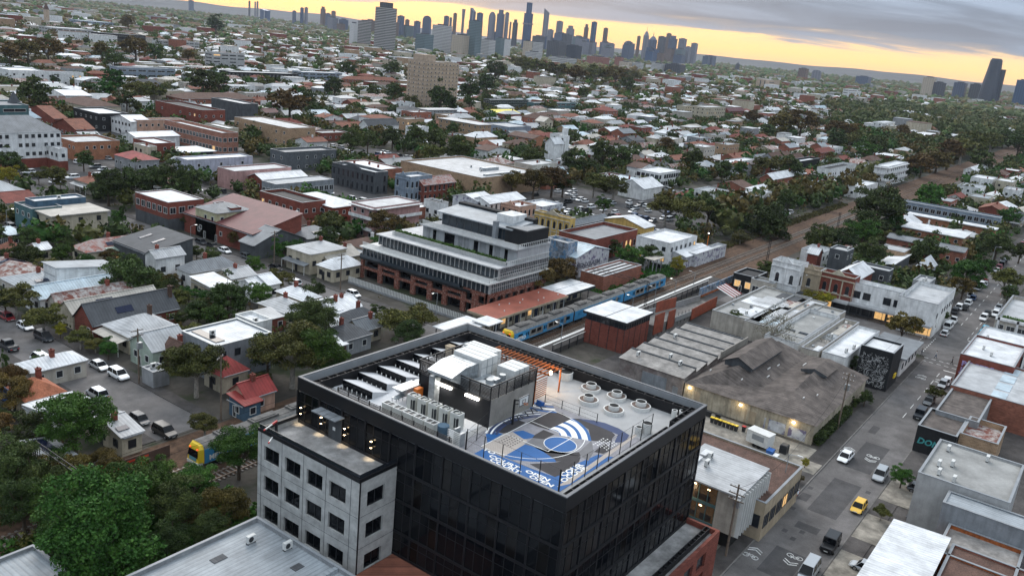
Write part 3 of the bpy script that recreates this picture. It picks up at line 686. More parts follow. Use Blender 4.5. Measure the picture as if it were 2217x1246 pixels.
# painted court
ct = thing('basketball_court','painted half court in blue, white, grey and black on the office roof','sports court',(66.4,38.0,DK))
COURT = [
('dark_field','court_dark',[(71.11,51.42),(75.62,51.26),(75.76,49.62),(72.98,49.42),(71.67,49.35),(71.29,50.63)]),
('blue_field','court_blue',[(69.96,50.9),(71.11,50.49),(71.52,49.49),(68.45,49.44)]),
('dark_field','court_dark',[(75.96,49.63),(80.92,49.5),(81.2,48.21),(80.73,46.58),(76.22,46.69),(75.93,48.04)]),
('beige_field','court_beige',[(67.29,49.34),(71.7,49.64),(71.21,46.45),(67.2,46.34)]),
('dotted_field','court_beige',[(71.74,49.61),(72.75,49.12),(72.17,46.77),(70.91,46.54)]),
('blue_field','court_blue',[(72.68,49.19),(73.85,48.63),(73.88,47.05),(73.08,46.79),(72.15,47.27)]),
('dark_field','court_dark',[(73.88,47.05),(75.74,47.13),(75.79,45.63),(73.87,45.7),(73.08,46.79)]),
('grey_field','court_mid',[(71.21,46.45),(73.0,46.74),(73.87,45.7),(72.24,44.33),(72.12,43.27),(70.84,44.46)]),
('dark_field','court_dark',[(70.91,46.54),(70.84,44.46),(72.2,43.2),(73.31,41.77),(74.18,41.37),(73.52,40.72),(71.83,40.81),(70.36,41.96),(71.14,44.18)]),
('blue_field','court_blue',[(67.2,46.34),(71.21,46.45),(71.46,45.63),(71.29,44.04),(70.73,42.17),(70.4,41.8),(68.45,43.73),(67.33,45.33)]),
('dark_field','court_dark',[(67.95,43.49),(70.18,41.84),(72.33,40.9),(73.41,40.65),(72.18,40.1),(68.64,39.88),(67.59,40.09),(67.75,42.05)]),
('dark_field','court_dark',[(80.76,46.55),(81.58,45.82),(82.11,42.82),(80.87,40.72),(78.72,40.31),(77.55,41.87),(79.78,43.62)]),
('navy_field','court_navy',[(81.31,46.07),(82.25,44.69),(82.78,43.22),(82.72,41.3),(82.11,39.6),(80.17,38.99),(79.12,39.82),(81.2,40.55),(81.39,43.14)]),
('dotted_patch','court_dark',[(75.41,40.24),(78.19,40.48),(77.31,39.2),(75.8,39.29)]),
('beige_strip','court_beige',[(82.82,39.27),(82.73,38.9),(67.53,38.25),(66.06,38.84)]),
('grey_field','court_mid',[(73.52,40.72),(74.18,41.37),(77.55,41.87),(75.41,40.24),(73.1,39.52)]),
('painted_arc','court_blue',[(76.26,46.79),(76.42,46.64),(76.54,46.49),(76.62,46.33),(76.66,46.16),(76.65,45.99),(76.6,45.81),(76.5,45.62),(76.36,45.43),(76.18,45.24),(75.96,45.04),(76.02,44.91),(76.26,45.12),(76.45,45.32),(76.61,45.53),(76.71,45.72),(76.78,45.91),(76.8,46.1),(76.77,46.28),(76.7,46.45),(76.59,46.62),(76.43,46.78)]),
('painted_arc','chalk',[(76.43,46.78),(76.59,46.62),(76.7,46.45),(76.77,46.28),(76.8,46.1),(76.78,45.91),(76.71,45.72),(76.61,45.53),(76.45,45.32),(76.26,45.12),(76.02,44.91),(76.33,44.26),(76.64,44.52),(76.9,44.78),(77.12,45.04),(77.29,45.29),(77.42,45.54),(77.49,45.78),(77.52,46.03),(77.51,46.26),(77.44,46.49),(77.32,46.72)]),
('painted_arc','court_blue',[(77.32,46.72),(77.44,46.49),(77.51,46.26),(77.52,46.03),(77.49,45.78),(77.42,45.54),(77.29,45.29),(77.12,45.04),(76.9,44.78),(76.64,44.52),(76.33,44.26),(76.54,43.81),(76.9,44.11),(77.21,44.4),(77.48,44.69),(77.7,44.99),(77.87,45.28),(77.99,45.56),(78.05,45.85),(78.07,46.13),(78.04,46.41),(77.95,46.68)]),
('painted_arc','chalk',[(77.95,46.68),(78.04,46.41),(78.07,46.13),(78.05,45.85),(77.99,45.56),(77.87,45.28),(77.7,44.99),(77.48,44.69),(77.21,44.4),(76.9,44.11),(76.54,43.81),(76.84,43.16),(77.27,43.51),(77.66,43.86),(78.0,44.2),(78.28,44.55),(78.51,44.9),(78.69,45.25),(78.82,45.6),(78.89,45.94),(78.9,46.29),(78.86,46.63)]),
('painted_arc','court_blue',[(78.86,46.63),(78.9,46.29),(78.89,45.94),(78.82,45.6),(78.69,45.25),(78.51,44.9),(78.28,44.55),(78.0,44.2),(77.66,43.86),(77.27,43.51),(76.84,43.16),(77.02,42.78),(77.5,43.15),(77.93,43.53),(78.31,43.91),(78.63,44.29),(78.9,44.67),(79.12,45.06),(79.28,45.44),(79.38,45.83),(79.43,46.21),(79.41,46.59)]),
('painted_arc','chalk',[(79.41,46.59),(79.43,46.21),(79.38,45.83),(79.28,45.44),(79.12,45.06),(78.9,44.67),(78.63,44.29),(78.31,43.91),(77.93,43.53),(77.5,43.15),(77.02,42.78),(77.32,42.14),(77.87,42.56),(78.38,42.98),(78.83,43.42),(79.22,43.85),(79.56,44.29),(79.84,44.74),(80.05,45.18),(80.21,45.63),(80.31,46.08),(80.35,46.54)]),
('painted_arc','court_blue',[(80.35,46.54),(80.31,46.08),(80.21,45.63),(80.05,45.18),(79.84,44.74),(79.56,44.29),(79.22,43.85),(78.83,43.42),(78.38,42.98),(77.87,42.56),(77.32,42.14),(77.47,41.82),(78.06,42.26),(78.6,42.71),(79.09,43.17),(79.51,43.63),(79.88,44.1),(80.2,44.58),(80.45,45.05),(80.63,45.54),(80.76,46.02),(80.82,46.51)])]

def flat(name,pts,z,m,lab=None):
 b = MB();b.poly([(p[0]-66.4,p[1]-38.0,z) for p in pts]);o = b.build(name,m,ct)
 if lab: o['label'] = lab
 return o
def arcp(cx,cy,r,a0,a1,n=24): return [(cx+r*math.cos(R(a0+(a1-a0)*i/n)),cy+r*math.sin(R(a0+(a1-a0)*i/n))) for i in range(n+1)]
BX,BY = 74.1,49.4            # middle of the baseline; the court runs towards -y
flat('court_surface',[(65.3,38.0),(82.2,38.0),(82.2,51.6),(65.3,51.6)],0.010,'court_grey')
flat('blue_field',[(65.4,38.1),(76.0,38.1),(75.2,39.6),(71.5,40.1),(67.6,40.4)],0.0135,'court_blue','blue strip carrying the lettering along two edges')
flat('blue_field',[(65.4,38.1),(67.6,40.4),(67.2,43.6),(66.95,48.9),(65.4,48.9)],0.0140,'court_blue')
for i,(n_,m_,p_) in enumerate(COURT): flat(n_,p_,0.0145+0.0004*i,m_)
for i,(ri,ro,m) in enumerate(((7.5,8.2,'court_navy'),(7.75,7.95,'chalk'),(8.3,8.55,'chalk'),(7.1,7.4,'court_navy'))):
 flat('painted_arc',arcp(74.1,43.6,ro,52,118,20)+arcp(74.1,43.6,ri,118,52,20),0.0235+0.0003*i,m)
for i in range(4): flat('painted_arc',arcp(83.6,51.8,2.0+i*0.75,168,228,10)+arcp(83.6,51.8,1.62+i*0.75,228,168,10),0.025,'court_blue' if i % 2 else 'chalk')
o = flat('centre_disc',arcp(74.1,43.75,1.8,0,360,36)[:-1],0.027,'court_blue')
def line(p,q,wd=0.09,z=0.030):
 p = Vector(p);q = Vector(q);d = (q-p).normalized();n = Vector((-d.y,d.x))*wd/2;return [tuple(p+n),tuple(p-n),tuple(q-n),tuple(q+n)]
b = MB()
def addline(p,q,wd=0.09,z=0.030): b.poly([(a[0]-66.4,a[1]-38.0,z) for a in line(p,q,wd)])
for p,q in (((67.2,49.4),(80.9,49.4)),((71.7,49.4),(71.7,43.75)),((76.5,49.4),(76.5,43.75)),((71.7,43.75),(76.5,43.75))): addline(p,q)
a = arcp(74.1,43.75,1.8,0,360,40)
for i in range(40): addline(a[i],a[i+1],0.08,0.0305)
a = [(67.25,49.4),(67.25,47.9)]+arcp(74.1,48.6,6.85,186,354,44)+[(80.95,47.9),(80.95,49.4)]
for i in range(len(a)-1): addline(a[i],a[i+1],0.09,0.031)
b.build('court_line','chalk',ct)
b = MB()
rnd = random.Random(3)
for i in range(6):
 for j in range(5): cx2 = 69.6-66.4+i*0.42+0.1*(j % 2);cy2 = 47.2-38+j*0.38;b.cyl(cx2,cy2,0.0305,0.032,0.10,0.10,7)
b.build('dots','court_dark',ct)
b = MB()
for i in range(6):
 for j in range(5): b.cyl(76.9-66.4+i*0.42+0.2*(j % 2),39.5-38+j*0.42,0.027,0.029,0.10,0.10,7)
b.build('dots','chalk',ct)
b = MB()
for i in range(8):
 x = 73.5+i*0.95;addline((x,50.3),(x+0.5+0.3*(i % 3),51.5),0.16,0.0305);addline((x+0.2,51.4),(x+0.9,50.4),0.16,0.031)
b.build('black_strokes','court_dark',ct)
for i,(tx,s_,x,y,rot) in enumerate((('TO',1.0,66.75,48.9,-90),('COURT',1.0,66.05,47.5,-90),('COURT',1.0,65.42,46.9,-90),('OPEN',1.0,66.2,42.9,-88),('OPEN',1.0,65.6,42.0,-90),
          ('COUR',1.15,68.3,39.45,-2),('OCOUR',1.1,67.3,38.75,0))):
 o = text(tx,s_*0.82,'chalk','court_lettering',ct,None,extrude=0.0005,sx=1.35)
 o.location = (x-66.4,y-38.0,0.034+i*0.0012);o.rotation_euler = (0,0,R(rot))
# hoop
hp = thing('basketball_hoop','basketball hoop on a black post with clear backboard at the court baseline','basketball hoop',(74.2,50.4,DK))
b = MB();b.box(-0.09,-0.09,0,0.09,0.09,3.1);b.bar((0,0,3.0),(0,-1.2,3.3),0.06);b.bar((0,0,2.5),(0,-1.2,3.0),0.04);b.build('post','black_metal',hp)
b = MB();b.box(-0.9,-1.24,2.85,0.9,-1.20,3.9);b.build('backboard','frame_white',hp)
b = MB()
for (x0,z0,x1,z1) in ((-0.9,2.85,0.9,2.93),(-0.9,3.82,0.9,3.9),(-0.9,2.9,-0.82,3.85),(0.82,2.9,0.9,3.85),(-0.3,3.05,0.3,3.11),(-0.3,3.45,0.3,3.5),(-0.3,3.05,-0.24,3.5),(0.24,3.05,0.3,3.5)): b.box(x0,-1.27,z0,x1,-1.25,z1)
b.build('backboard_frame','frame_dark',hp)
b = MB();b.ring(0,-1.55,3.03,3.07,0.25,0.22,14);b.build('rim','orange_paint',hp)
# court fence
def fence(x0,y0,x1,y1,n,h,lab,lamp=False):
 t = thing('court_fence',lab,'fence',(x0,y0,DK),0,'mesh fences around the court');dx,dy = x1-x0,y1-y0
 pm_ = MB();pm_.cyl(0,0,0,h,0.05,0.05,6);pmm_ = pm_.mesh('post','black_metal')
 for k in range(n+1): mk('post',pmm_,t,(dx*k/n,dy*k/n,0))
 b = MB();ln = math.hypot(dx,dy);q = int(ln/0.22);nx,ny = dx/ln,dy/ln
 for z in (0.1,h*0.5,h-0.03): b.bar((0,0,z),(dx,dy,z),0.012)
 for k in range(q):
  a_ = k/q;b.bar((dx*a_,dy*a_,0.1),(dx*a_,dy*a_,h-0.05),0.0028,n=3)
 b.build('wire_mesh','black_metal',t);return t
fence(65.2,38.0,84.2,38.0,8,2.6,'tall wire fence on the street side of the court')
fence(65.2,38.1,65.2,49.8,5,2.6,'tall wire fence on the terrace side of the court')
fence(65.2,49.9,70.9,51.4,2,2.3,'short wire fence between the condensers and the court')
fence(82.2,44.0,82.2,51.4,3,1.1,'low wire fence between the court and the ring planters')
b = MB();b.box(0,0,0,0.8,0.8,0.7);b.v = [(x+(0.2*math.sin(y*9)),y+0.15*math.sin(z*7),z*(0.7+0.3*math.cos(x*5))) for x,y,z in b.v];o = b.build('tarpaulin','blue_tarp',None,(80.6,51.0,DK+0.01));tag(o,'crumpled blue tarpaulin by the hoop under the pergola end','tarpaulin')

# ------------------------------------------------------------------ concrete wing with the terrace
wx0,wx1,wy0,wy1,wz = 56.5,61.98,56.4,72.8,17.3
wg = thing('concrete_wing','pale concrete four-storey wing with dark square windows and a roof terrace','building',(wx0,wy0,0))
zt,zb = (15.45,11.75,7.95,4.2),(13.6,9.85,6.1,2.3)
ys = [(58.35,60.9),(61.95,64.5),(65.5,68.1),(69.1,71.7)]
def W_(n_,b,m): return P(n_,b,m,wg)
b = MB()                                    # -X face built as piers and spandrels so the windows are real openings
prev = wy0
for (a_,c_) in ys+[(wy1,wy1)]:
 b.box(wx0,prev,0,wx0+0.35,a_,16.9);prev = c_
for (a_,c_) in ys:
 z_ = 0
 for k in (3,2,1,0): b.box(wx0,a_,z_,wx0+0.35,c_,zb[k]);z_ = zt[k]
 b.box(wx0,a_,z_,wx0+0.35,c_,16.9)
b.box(wx0+0.35,wy0,0,57.7,wy0+0.35,16.9);b.box(60.25,wy0,0,wx1,wy0+0.35,16.9)
z_ = 0
for k in (3,2,1,0): b.box(57.7,wy0,z_,60.25,wy0+0.35,zb[k]);z_ = zt[k]
b.box(57.7,wy0,z_,60.25,wy0+0.35,16.9)
b.box(wx0+0.35,wy1-0.3,0,wx1,wy1,16.9)
W_('wall',b,'wing_con')
b = MB();b.box(wx0+0.36,wy0+0.36,0,wx0+0.42,wy1-0.3,16.2);b.box(wx0+0.42,wy0+0.36,0,wx1,wy0+0.42,16.2);W_('inner_lining',b,'rubber')
b = MB()
for y in (57.6,61.4,65.0,68.6,72.2):  # panel joints
 b.box(wx0-0.015,y-0.03,0,wx0+0.001,y+0.03,16.9)
for z in (5.2,9.0,12.8): b.box(wx0-0.012,wy0,z-0.02,wx0+0.001,wy1,z+0.02);b.box(wx0,wy0-0.012,z-0.02,wx1,wy0+0.001,z+0.02)
W_('panel_joint',b,'wall_darkgrey')
b = MB();b.box(wx0+0.02,wy0-0.03,0,wx0+0.22,wy0+0.001,16.9);W_('corner_trim',b,'clad')
for (a_,c_) in ys:
 for k in range(4):
  f = W_('window',(lambda q: (q.box(wx0+0.20,a_,zb[k],wx0+0.26,c_,zb[k]+0.06),q.box(wx0+0.20,a_,zt[k]-0.06,wx0+0.26,c_,zt[k]),q.box(wx0+0.20,(a_+c_)/2-0.03,zb[k]+0.06,wx0+0.26,(a_+c_)/2+0.03,zt[k]-0.06),q)[-1])(MB()),'frame_dark')
  g_ = MB();g_.box(wx0+0.27,a_,zb[k],wx0+0.31,c_,zt[k]);o = g_.build('pane','glass_black',f)
for k in range(4):
 f = W_('window',(lambda q: (q.box(57.7,wy0+0.2,zb[k],60.25,wy0+0.26,zb[k]+0.06),q.box(58.95,wy0+0.2,zb[k]+0.06,59.0,wy0+0.26,zt[k]),q)[-1])(MB()),'frame_dark')
 g_ = MB();g_.box(57.7,wy0+0.27,zb[k],60.25,wy0+0.31,zt[k]);g_.build('pane','glass_black',f)
b = MB();b.box(wx0+0.36,wy0+0.36,16.2,wx1,wy1-0.3,16.3);W_('terrace_deck',b,'terrace_con')
b = MB();b.box(wx0-0.03,wy0-0.03,16.9,wx0+0.4,wy1,17.3);b.box(wx0+0.4,wy0-0.03,16.9,wx1,wy0+0.4,17.3);b.box(wx0+0.4,wy1-0.4,16.9,wx1,wy1,17.3);b.box(wx0+0.35,wy0+0.35,16.3,wx0+0.4,wy1-0.35,16.9);W_('parapet',b,'black_metal')
b = MB();b.box(wx0+0.15,wy0+0.15,17.3,wx0+0.18,wy1-0.1,17.75);b.box(wx0+0.18,wy0+0.15,17.3,wx1,wy0+0.18,17.75);W_('glass_balustrade',b,'glass')
b = MB();b.box(wx1-0.07,65.1,16.3,wx1+0.0,67.2,19.1);W_('terrace_door',b,'wall_darkgrey')
b = MB();b.box(wx1-0.10,66.1,17.5,wx1-0.075,66.5,17.9);W_('door_notice',b,'chalk')
b = MB()
for k in range(4): b.box(wx1-1.5,64.7+k*1.0,19.5,wx1-0.05,65.6+k*1.0,19.62)
W_('door_canopy',b,'zincwall' if 'zincwall' in MATS else 'wall_zincwall')
for i,y in enumerate((71.9,68.4,64.5,60.3)):
 t = thing('wall_light',f'up-and-down wall light glowing on the dark terrace wall, {ORD[i]} from the far end','wall light',(61.8,y,18.0),0,'terrace wall lights')
 b = MB();b.box(-0.08,-0.09,-0.35,0.1,0.09,0.35);b.build('housing','black_metal',t)
 b = MB();b.box(-0.07,-0.08,0.351,0.09,0.08,0.40);b.box(-0.07,-0.08,-0.40,0.09,0.08,-0.351);b.build('lens','lamp_warm',t)
 for s in (1,-1):
  ld = bpy.data.lights.new('wall_glow','SPOT');ld.energy = 80;ld.spot_size = R(70);ld.spot_blend = 0.8;ld.color = (1,0.74,0.42);ld.shadow_soft_size = 0.05
  q = bpy.data.objects.new('wall_glow',ld);COL.objects.link(q);q.location = (61.68,y,18.0+s*0.42);q.rotation_euler = (0 if s < 0 else PI,0,0)
for i,(x,y) in enumerate(((58.4,72.0),(57.4,70.9))):
 t = thing('boom_barrier',['red and white boom arm on a stand at the far terrace corner','red and white boom arm lying low behind the terrace parapet'][i],'barrier',(x,y,16.3),R(200 if i == 0 else 215),'boom barriers on the terrace')
 b = MB();b.box(-0.12,-0.12,0,0.12,0.12,1.3 if i == 0 else 0.6);b.build('stand','frame_dark',t)
 b = MB();zz_ = 1.3 if i == 0 else 0.6;b.box(-0.1,-0.09,zz_,0.9,0.09,zz_+0.2,1);b.box(0.9,-0.06,zz_+0.03,2.3,0.06,zz_+0.16,0);b.box(2.3,-0.06,zz_+0.03,2.6,0.06,zz_+0.16,1);b.build('arm',['white_paint','red_paint'],t)

# brick podium in front of the block
pd = thing('brick_podium','red brick podium with a concrete terrace along the street side of the black office','building',(70,29,0))
b = MB();b.box(64,31.2,0,92.6,OY0-0.1,6.2);P('terrace',b,'terrace_con',pd)
b = MB()
for k in range(8):
 x = 64+k*3.6;b.box(x,30.8,0,x+1.1,31.2,6.9)
b.box(64,30.8,5.9,92.8,31.2,7.1) if False else None
for k in range(7): x = 65.1+k*3.6;b.box(x,30.8,5.6,x+2.5,31.2,6.9);b.box(x,30.8,0,x+2.5,31.2,0.8);b.box(x,30.8,2.9,x+2.5,31.2,3.6)
b.box(92.3,31.2,0,92.7,OY0-0.1,6.9);b.box(90.3,30.8,0,92.7,31.2,6.9)
P('brick_wall',b,'wall_red',pd)
for k in range(7):
 for z0,z1 in ((0.8,2.9),(3.6,5.6)): pane(pd,2.5,z1-z0,65.1+k*3.6,31.1,z0,'y','glass')
t = ladder(64.2,31.9,92.2,32.5,6.2,7.0,'x','planter_rail');t.parent = pd;t.matrix_parent_inverse = Matrix.Translation((-70,-29,0))
b = MB();b.box(53,47,0,61.9,56.2,6.2);b.box(53,47,6.2,53.3,56.2,6.5);o = b.build('brick_annex','wall_brick',None);tag(o,'low red-brown brick annex below the concrete wing','building')

# ------------------------------------------------------------------ general building builder
FOOT = []     # footprints kept clear by the filler
def roofgeo(kind,sx,sy,h,rise,ov):
 """returns (roof verts, faces, wall-top extras)"""
 x0,y0,x1,y1 = -ov,-ov,sx+ov,sy+ov;T = 0.12;v = [];f = []
 def q(*p): n = len(v);v.extend(p);f.append(tuple(range(n,n+len(p))))
 if kind == 'gx':
  ym = sy/2;e = h-rise*ov/(sy/2)
  q((x0,y0,e+T),(x1,y0,e+T),(x1,ym,h+rise+T),(x0,ym,h+rise+T));q((x1,y1,e+T),(x0,y1,e+T),(x0,ym,h+rise+T),(x1,ym,h+rise+T))
  q((x0,y0,e),(x0,ym,h+rise),(x1,ym,h+rise),(x1,y0,e));q((x1,y1,e),(x1,ym,h+rise),(x0,ym,h+rise),(x0,y1,e))
  q((x0,y0,e),(x0,y0,e+T),(x0,ym,h+rise+T),(x0,ym,h+rise));q((x0,y1,e+T),(x0,y1,e),(x0,ym,h+rise),(x0,ym,h+rise+T))
  q((x1,y0,e+T),(x1,y0,e),(x1,ym,h+rise),(x1,ym,h+rise+T));q((x1,y1,e),(x1,y1,e+T),(x1,ym,h+rise+T),(x1,ym,h+rise))
  q((x0,y0,e),(x1,y0,e),(x1,y0,e+T),(x0,y0,e+T));q((x1,y1,e),(x0,y1,e),(x0,y1,e+T),(x1,y1,e+T))
 elif kind == 'gy':
  vv,ff = roofgeo('gx',sy,sx,h,rise,ov);vv = [(sx-p[1],p[0],p[2]) for p in vv];return vv,ff
 elif kind == 'hip':
  m_ = min(sx,sy)/2+ov;e = h-rise*ov/m_*0.5;c = (x0+x1)/2;dd = (y0+y1)/2
  if sx >= sy: a = (x0+m_*0.95,dd,h+rise);b2 = (x1-m_*0.95,dd,h+rise);q((x0,y0,e),(x1,y0,e),b2,a);q((x1,y1,e),(x0,y1,e),a,b2);q((x0,y1,e),(x0,y0,e),a);q((x1,y0,e),(x1,y1,e),b2)
  else: a = (c,y0+m_*0.95,h+rise);b2 = (c,y1-m_*0.95,h+rise);q((x1,y0,e),(x1,y1,e),b2,a);q((x0,y1,e),(x0,y0,e),a,b2);q((x0,y0,e),(x1,y0,e),a);q((x1,y1,e),(x0,y1,e),b2)
  q((x0,y0,e),(x0,y1,e),(x1,y1,e),(x1,y0,e))
 elif kind in ('sx+','sx-','sy+','sy-'):
  hi = {'sx+': (0,1,1,0),'sx-': (1,0,0,1),'sy+': (0,0,1,1),'sy-': (1,1,0,0)}[kind]
  P4 = [(x0,y0),(x1,y0),(x1,y1),(x0,y1)];top = [(p[0],p[1],h+0.02+T+(rise if k else 0)) for p,k in zip(P4,hi)];bot = [(p[0],p[1],p[2]-T) for p in top]
  q(*top);q(*bot[::-1])
  for i in range(4): j = (i+1) % 4;q(bot[i],bot[j],top[j],top[i])
 elif kind == 'arch':
  n = 8;ym = sy/2;pr = [(x0,y0+(y1-y0)*i/n,h+rise*math.sin(PI*i/n)) for i in range(n+1)]
  for i in range(n): a,c = pr[i],pr[i+1];q(a,(x1,a[1],a[2]),(x1,c[1],c[2]),c)
 return v,f
WMESH = {}
def wmesh(kind,w_,h_,face,fr,gl):
 key = (kind,round(w_,1),round(h_,1),face,fr,gl)
 if key in WMESH: return WMESH[key]
 b = MB();w_,h_ = round(w_,1),round(h_,1)
 def bx(u0,v0,u1,v1,d0,d1,mi):          # u along the wall, v up, d outwards
  if face == 'x': b.box(-d1,u0,v0,-d0,u1,v1,mi)
  else: b.box(u0,-d1,v0,u1,-d0,v1,mi)
 if kind == 'arch':
  n = 6;pts = [(0,0),(w_,0)]+[(w_/2+w_/2*math.cos(PI*i/n),h_-w_/2+w_/2*math.sin(PI*i/n)) for i in range(n+1)]
  k = len(b.v);
  for d in (0.0,0.05): b.v += [((-d,p[0],p[1]) if face == 'x' else (p[0],-d,p[1])) for p in pts]
  m_ = len(pts);b.f += [tuple(range(k,k+m_)),tuple(range(k+2*m_-1,k+m_-1,-1))];b.mi += [1,1]
  for i in range(m_):
   b.f.append((k+i,k+(i+1) % m_,k+m_+(i+1) % m_,k+m_+i));b.mi.append(0)
  bx(-0.15,-0.15,w_+0.15,0,0,0.14,0)
 else:
  t = 0.09
  bx(t,t,w_-t,h_-t,0.0,0.03,1)
  bx(0,0,w_,t,0,0.08,0);bx(0,h_-t,w_,h_,0,0.08,0);bx(0,t,t,h_-t,0,0.08,0);bx(w_-t,t,w_,h_-t,0,0.08,0)
  if w_ > 1.5 and kind != 'plain':
   bx(w_/2-0.03,t,w_/2+0.03,h_-t,0.03,0.07,0)
 me = b.mesh('window',[fr,gl]);WMESH[key] = me;return me

def building(label,cat,name,x,y,sx,sy,h,roof='flat',rise=0.0,rm='white',wm='white',**o):
 """one building: walls, roof, parapet, windows, chimneys, rooftop units"""
 t = thing(name,label,cat,(x,y,o.get('z',0)),0,o.get('group'))
 FOOT.append((x-1,y-1,x+sx+1,y+sy+1))
 rdir = o.get('rdir') or ('x' if roof in ('gx','sy+','sy-') else 'y' if roof in ('gy','sx+','sx-') else 'x')
 rmat = 'roof_'+rm+rdir;wmat = 'wall_'+wm if 'wall_'+wm in MATS else wm
 b = MB();base = o.get('base')
 z0 = 0
 if base:
  z0 = base[1];bb = MB();bb.box(-0.03,-0.03,0,sx+0.03,sy+0.03,z0);bb.build('base_wall','wall_'+base[0],t)
 if roof == 'gx':
  pts = [(0,z0),(sy,z0),(sy,h),(sy/2,h+rise),(0,h)];k = len(b.v);b.v += [(0,p[0],p[1]) for p in pts]+[(sx,p[0],p[1]) for p in pts]
  b.f += [(4,3,2,1,0),(5,6,7,8,9),(0,5,9,4),(1,2,7,6),(0,1,6,5)];b.mi += [0]*5
 elif roof == 'gy':
  pts = [(0,z0),(sx,z0),(sx,h),(sx/2,h+rise),(0,h)];b.v += [(p[0],0,p[1]) for p in pts]+[(p[0],sy,p[1]) for p in pts]
  b.f += [(0,1,2,3,4),(9,8,7,6,5),(0,4,9,5),(1,6,7,2),(0,5,6,1)];b.mi += [0]*5
 elif roof in ('sx+','sx-','sy+','sy-'):
  hi = {'sx+': (0,1,1,0),'sx-': (1,0,0,1),'sy+': (0,0,1,1),'sy-': (1,1,0,0)}[roof]
  P4 = [(0,0),(sx,0),(sx,sy),(0,sy)];b.v += [(p[0],p[1],z0) for p in P4]+[(p[0],p[1],h+(rise if k else 0)) for p,k in zip(P4,hi)]
  b.f += [(0,3,2,1),(4,5,6,7),(0,1,5,4),(1,2,6,5),(2,3,7,6),(3,0,4,7)];b.mi += [0]*6
 else: b.box(0,0,z0,sx,sy,h)
 b.build('wall',wmat,t)
 par = o.get('par',0.5)
 if roof == 'flat':
  r = MB();r.box(0.25,0.25,h,sx-0.25,sy-0.25,h+0.06)
  if o.get('seams'):
   n = o['seams']
   for k in range(1,n): (r.box(sx*k/n-0.2,0.3,h+0.06,sx*k/n+0.2,sy-0.3,h+0.35,1) if rdir == 'x' else r.box(0.3,sy*k/n-0.2,h+0.06,sx-0.3,sy*k/n+0.2,h+0.35,1))
  r.build('roof',[rmat,'roof_asbestosx'],t)
  if par:
   p = MB();w_ = 0.25
   for (a0,b0,a1,b1) in ((0,0,sx,w_),(0,sy-w_,sx,sy),(0,w_,w_,sy-w_),(sx-w_,w_,sx,sy-w_)): p.box(a0,b0,h+0.001,a1,b1,h+par)
   p.build('parapet',wmat,t)
   c = MB()
   for (a0,b0,a1,b1) in ((-0.06,-0.06,sx+0.06,w_+0.04),(-0.06,sy-w_-0.04,sx+0.06,sy+0.06),(-0.06,w_+0.04,w_+0.04,sy-w_-0.04),(sx-w_-0.04,w_+0.04,sx+0.06,sy-w_-0.04)): c.box(a0,b0,h+par,a1,b1,h+par+0.08)
   c.build('capping',o.get('cap','cap_grey'),t)
 elif roof == 'slab':
  r = MB();ov = o.get('ov',0.6);r.box(-ov,-ov,h,sx+ov,sy+ov,h+0.3);r.build('roof',rmat,t)
 else:
  v,f = roofgeo(roof,sx,sy,h,rise,o.get('ov',0.35));r = MB();r.v = v;r.f = f;r.mi = [0]*len(f);ro = r.build('roof',rmat,t)
  if roof in ('gx','gy'):
   r = MB()
   if roof == 'gx': r.box(-0.35,sy/2-0.15,h+rise+0.08,sx+0.35,sy/2+0.15,h+rise+0.19)
   else: r.box(sx/2-0.15,-0.35,h+rise+0.08,sx/2+0.15,sy+0.35,h+rise+0.19)
   r.build('ridge_cap',rmat,ro)
  g = MB();g.box(0,-0.5,h-0.22,sx,-0.36,h-0.08) if roof in ('gx','hip') else g.box(-0.5,0,h-0.22,-0.36,sy,h-0.08);g.build('gutter','cap_grey',t)
 # windows on the two faces towards the street; storeys from the height
 wk = o.get('win','std');fr = o.get('frame','frame_white' if wm not in ('white','cream') else 'frame_dark');gl = 'glass'
 rnd = random.Random(int(x*13+y*7))
 if wk != 'none':
  st = o.get('st',max(1,int((h-0.3)/3.0)));fh = (h-z0)/st if base else h/st
  for face,ln in (('x',sy),('y',sx)):
   if face in o.get('nowin',''): continue
   sp = o.get('sp',2.9 if wk == 'std' else 2.4);n = max(1,int(ln/(sp if wk != 'strip' else 8))) if ln > 2.2 else 0
   ww = {'std': 1.2,'arch': 1.0,'strip': ln/max(1,n)*0.8 if n else 1,'big': 1.9}[wk];wh = {'std': 1.3,'arch': 2.3,'strip': 1.4,'big': 1.9}[wk]
   wh = min(wh,fh*0.62)
   for s_ in range(st):
    z = z0+s_*fh+fh*0.5-wh*0.45 if h > 2.8 else 0.9
    for k in range(n):
     if rnd.random() < o.get('skip',0.12): continue
     u = (k+0.5)*ln/n-ww/2;g_ = 'lit' if rnd.random() < o.get('litp',0.02) else gl
     me = wmesh(wk if wk == 'arch' else 'std',ww,wh,face,fr,g_)
     mk('window',me,t,(0,u,z) if face == 'x' else (u,0,z))
 if o.get('door',h < 9 and base is None and wk != 'none'):
  me = wmesh('plain',0.9,2.0,'x',fr,'frame_dark');mk('door',me,t,(0.0,min(sy*0.5,sy-1.2)+0.15,0.05))
 if o.get('shop'):                            # street awning and glazed fronts under it
  b = MB();b.box(-2.6,0.1,3.25,0,sy-.1,3.45);b.box(-2.62,.1,2.95,-2.55,sy-.1,3.5);b.build('awning','roof_'+rnd.choice(['pale','slate','grey'])+'x',t)
  n = max(1,int(sy/3.2))
  for k in range(n): b = MB();b.box(-.08,sy*k/n+.3,.5,-.032,sy*(k+1)/n-.3,2.7);b.build('shopfront','lit' if rnd.random() < .45 else 'glass',t)
  b = MB();[b.box(-2.5,sy*k/n+.5,0,-2.4,sy*k/n+.6,3.25) for k in range(n)];b.build('awning_post','frame_dark',t)
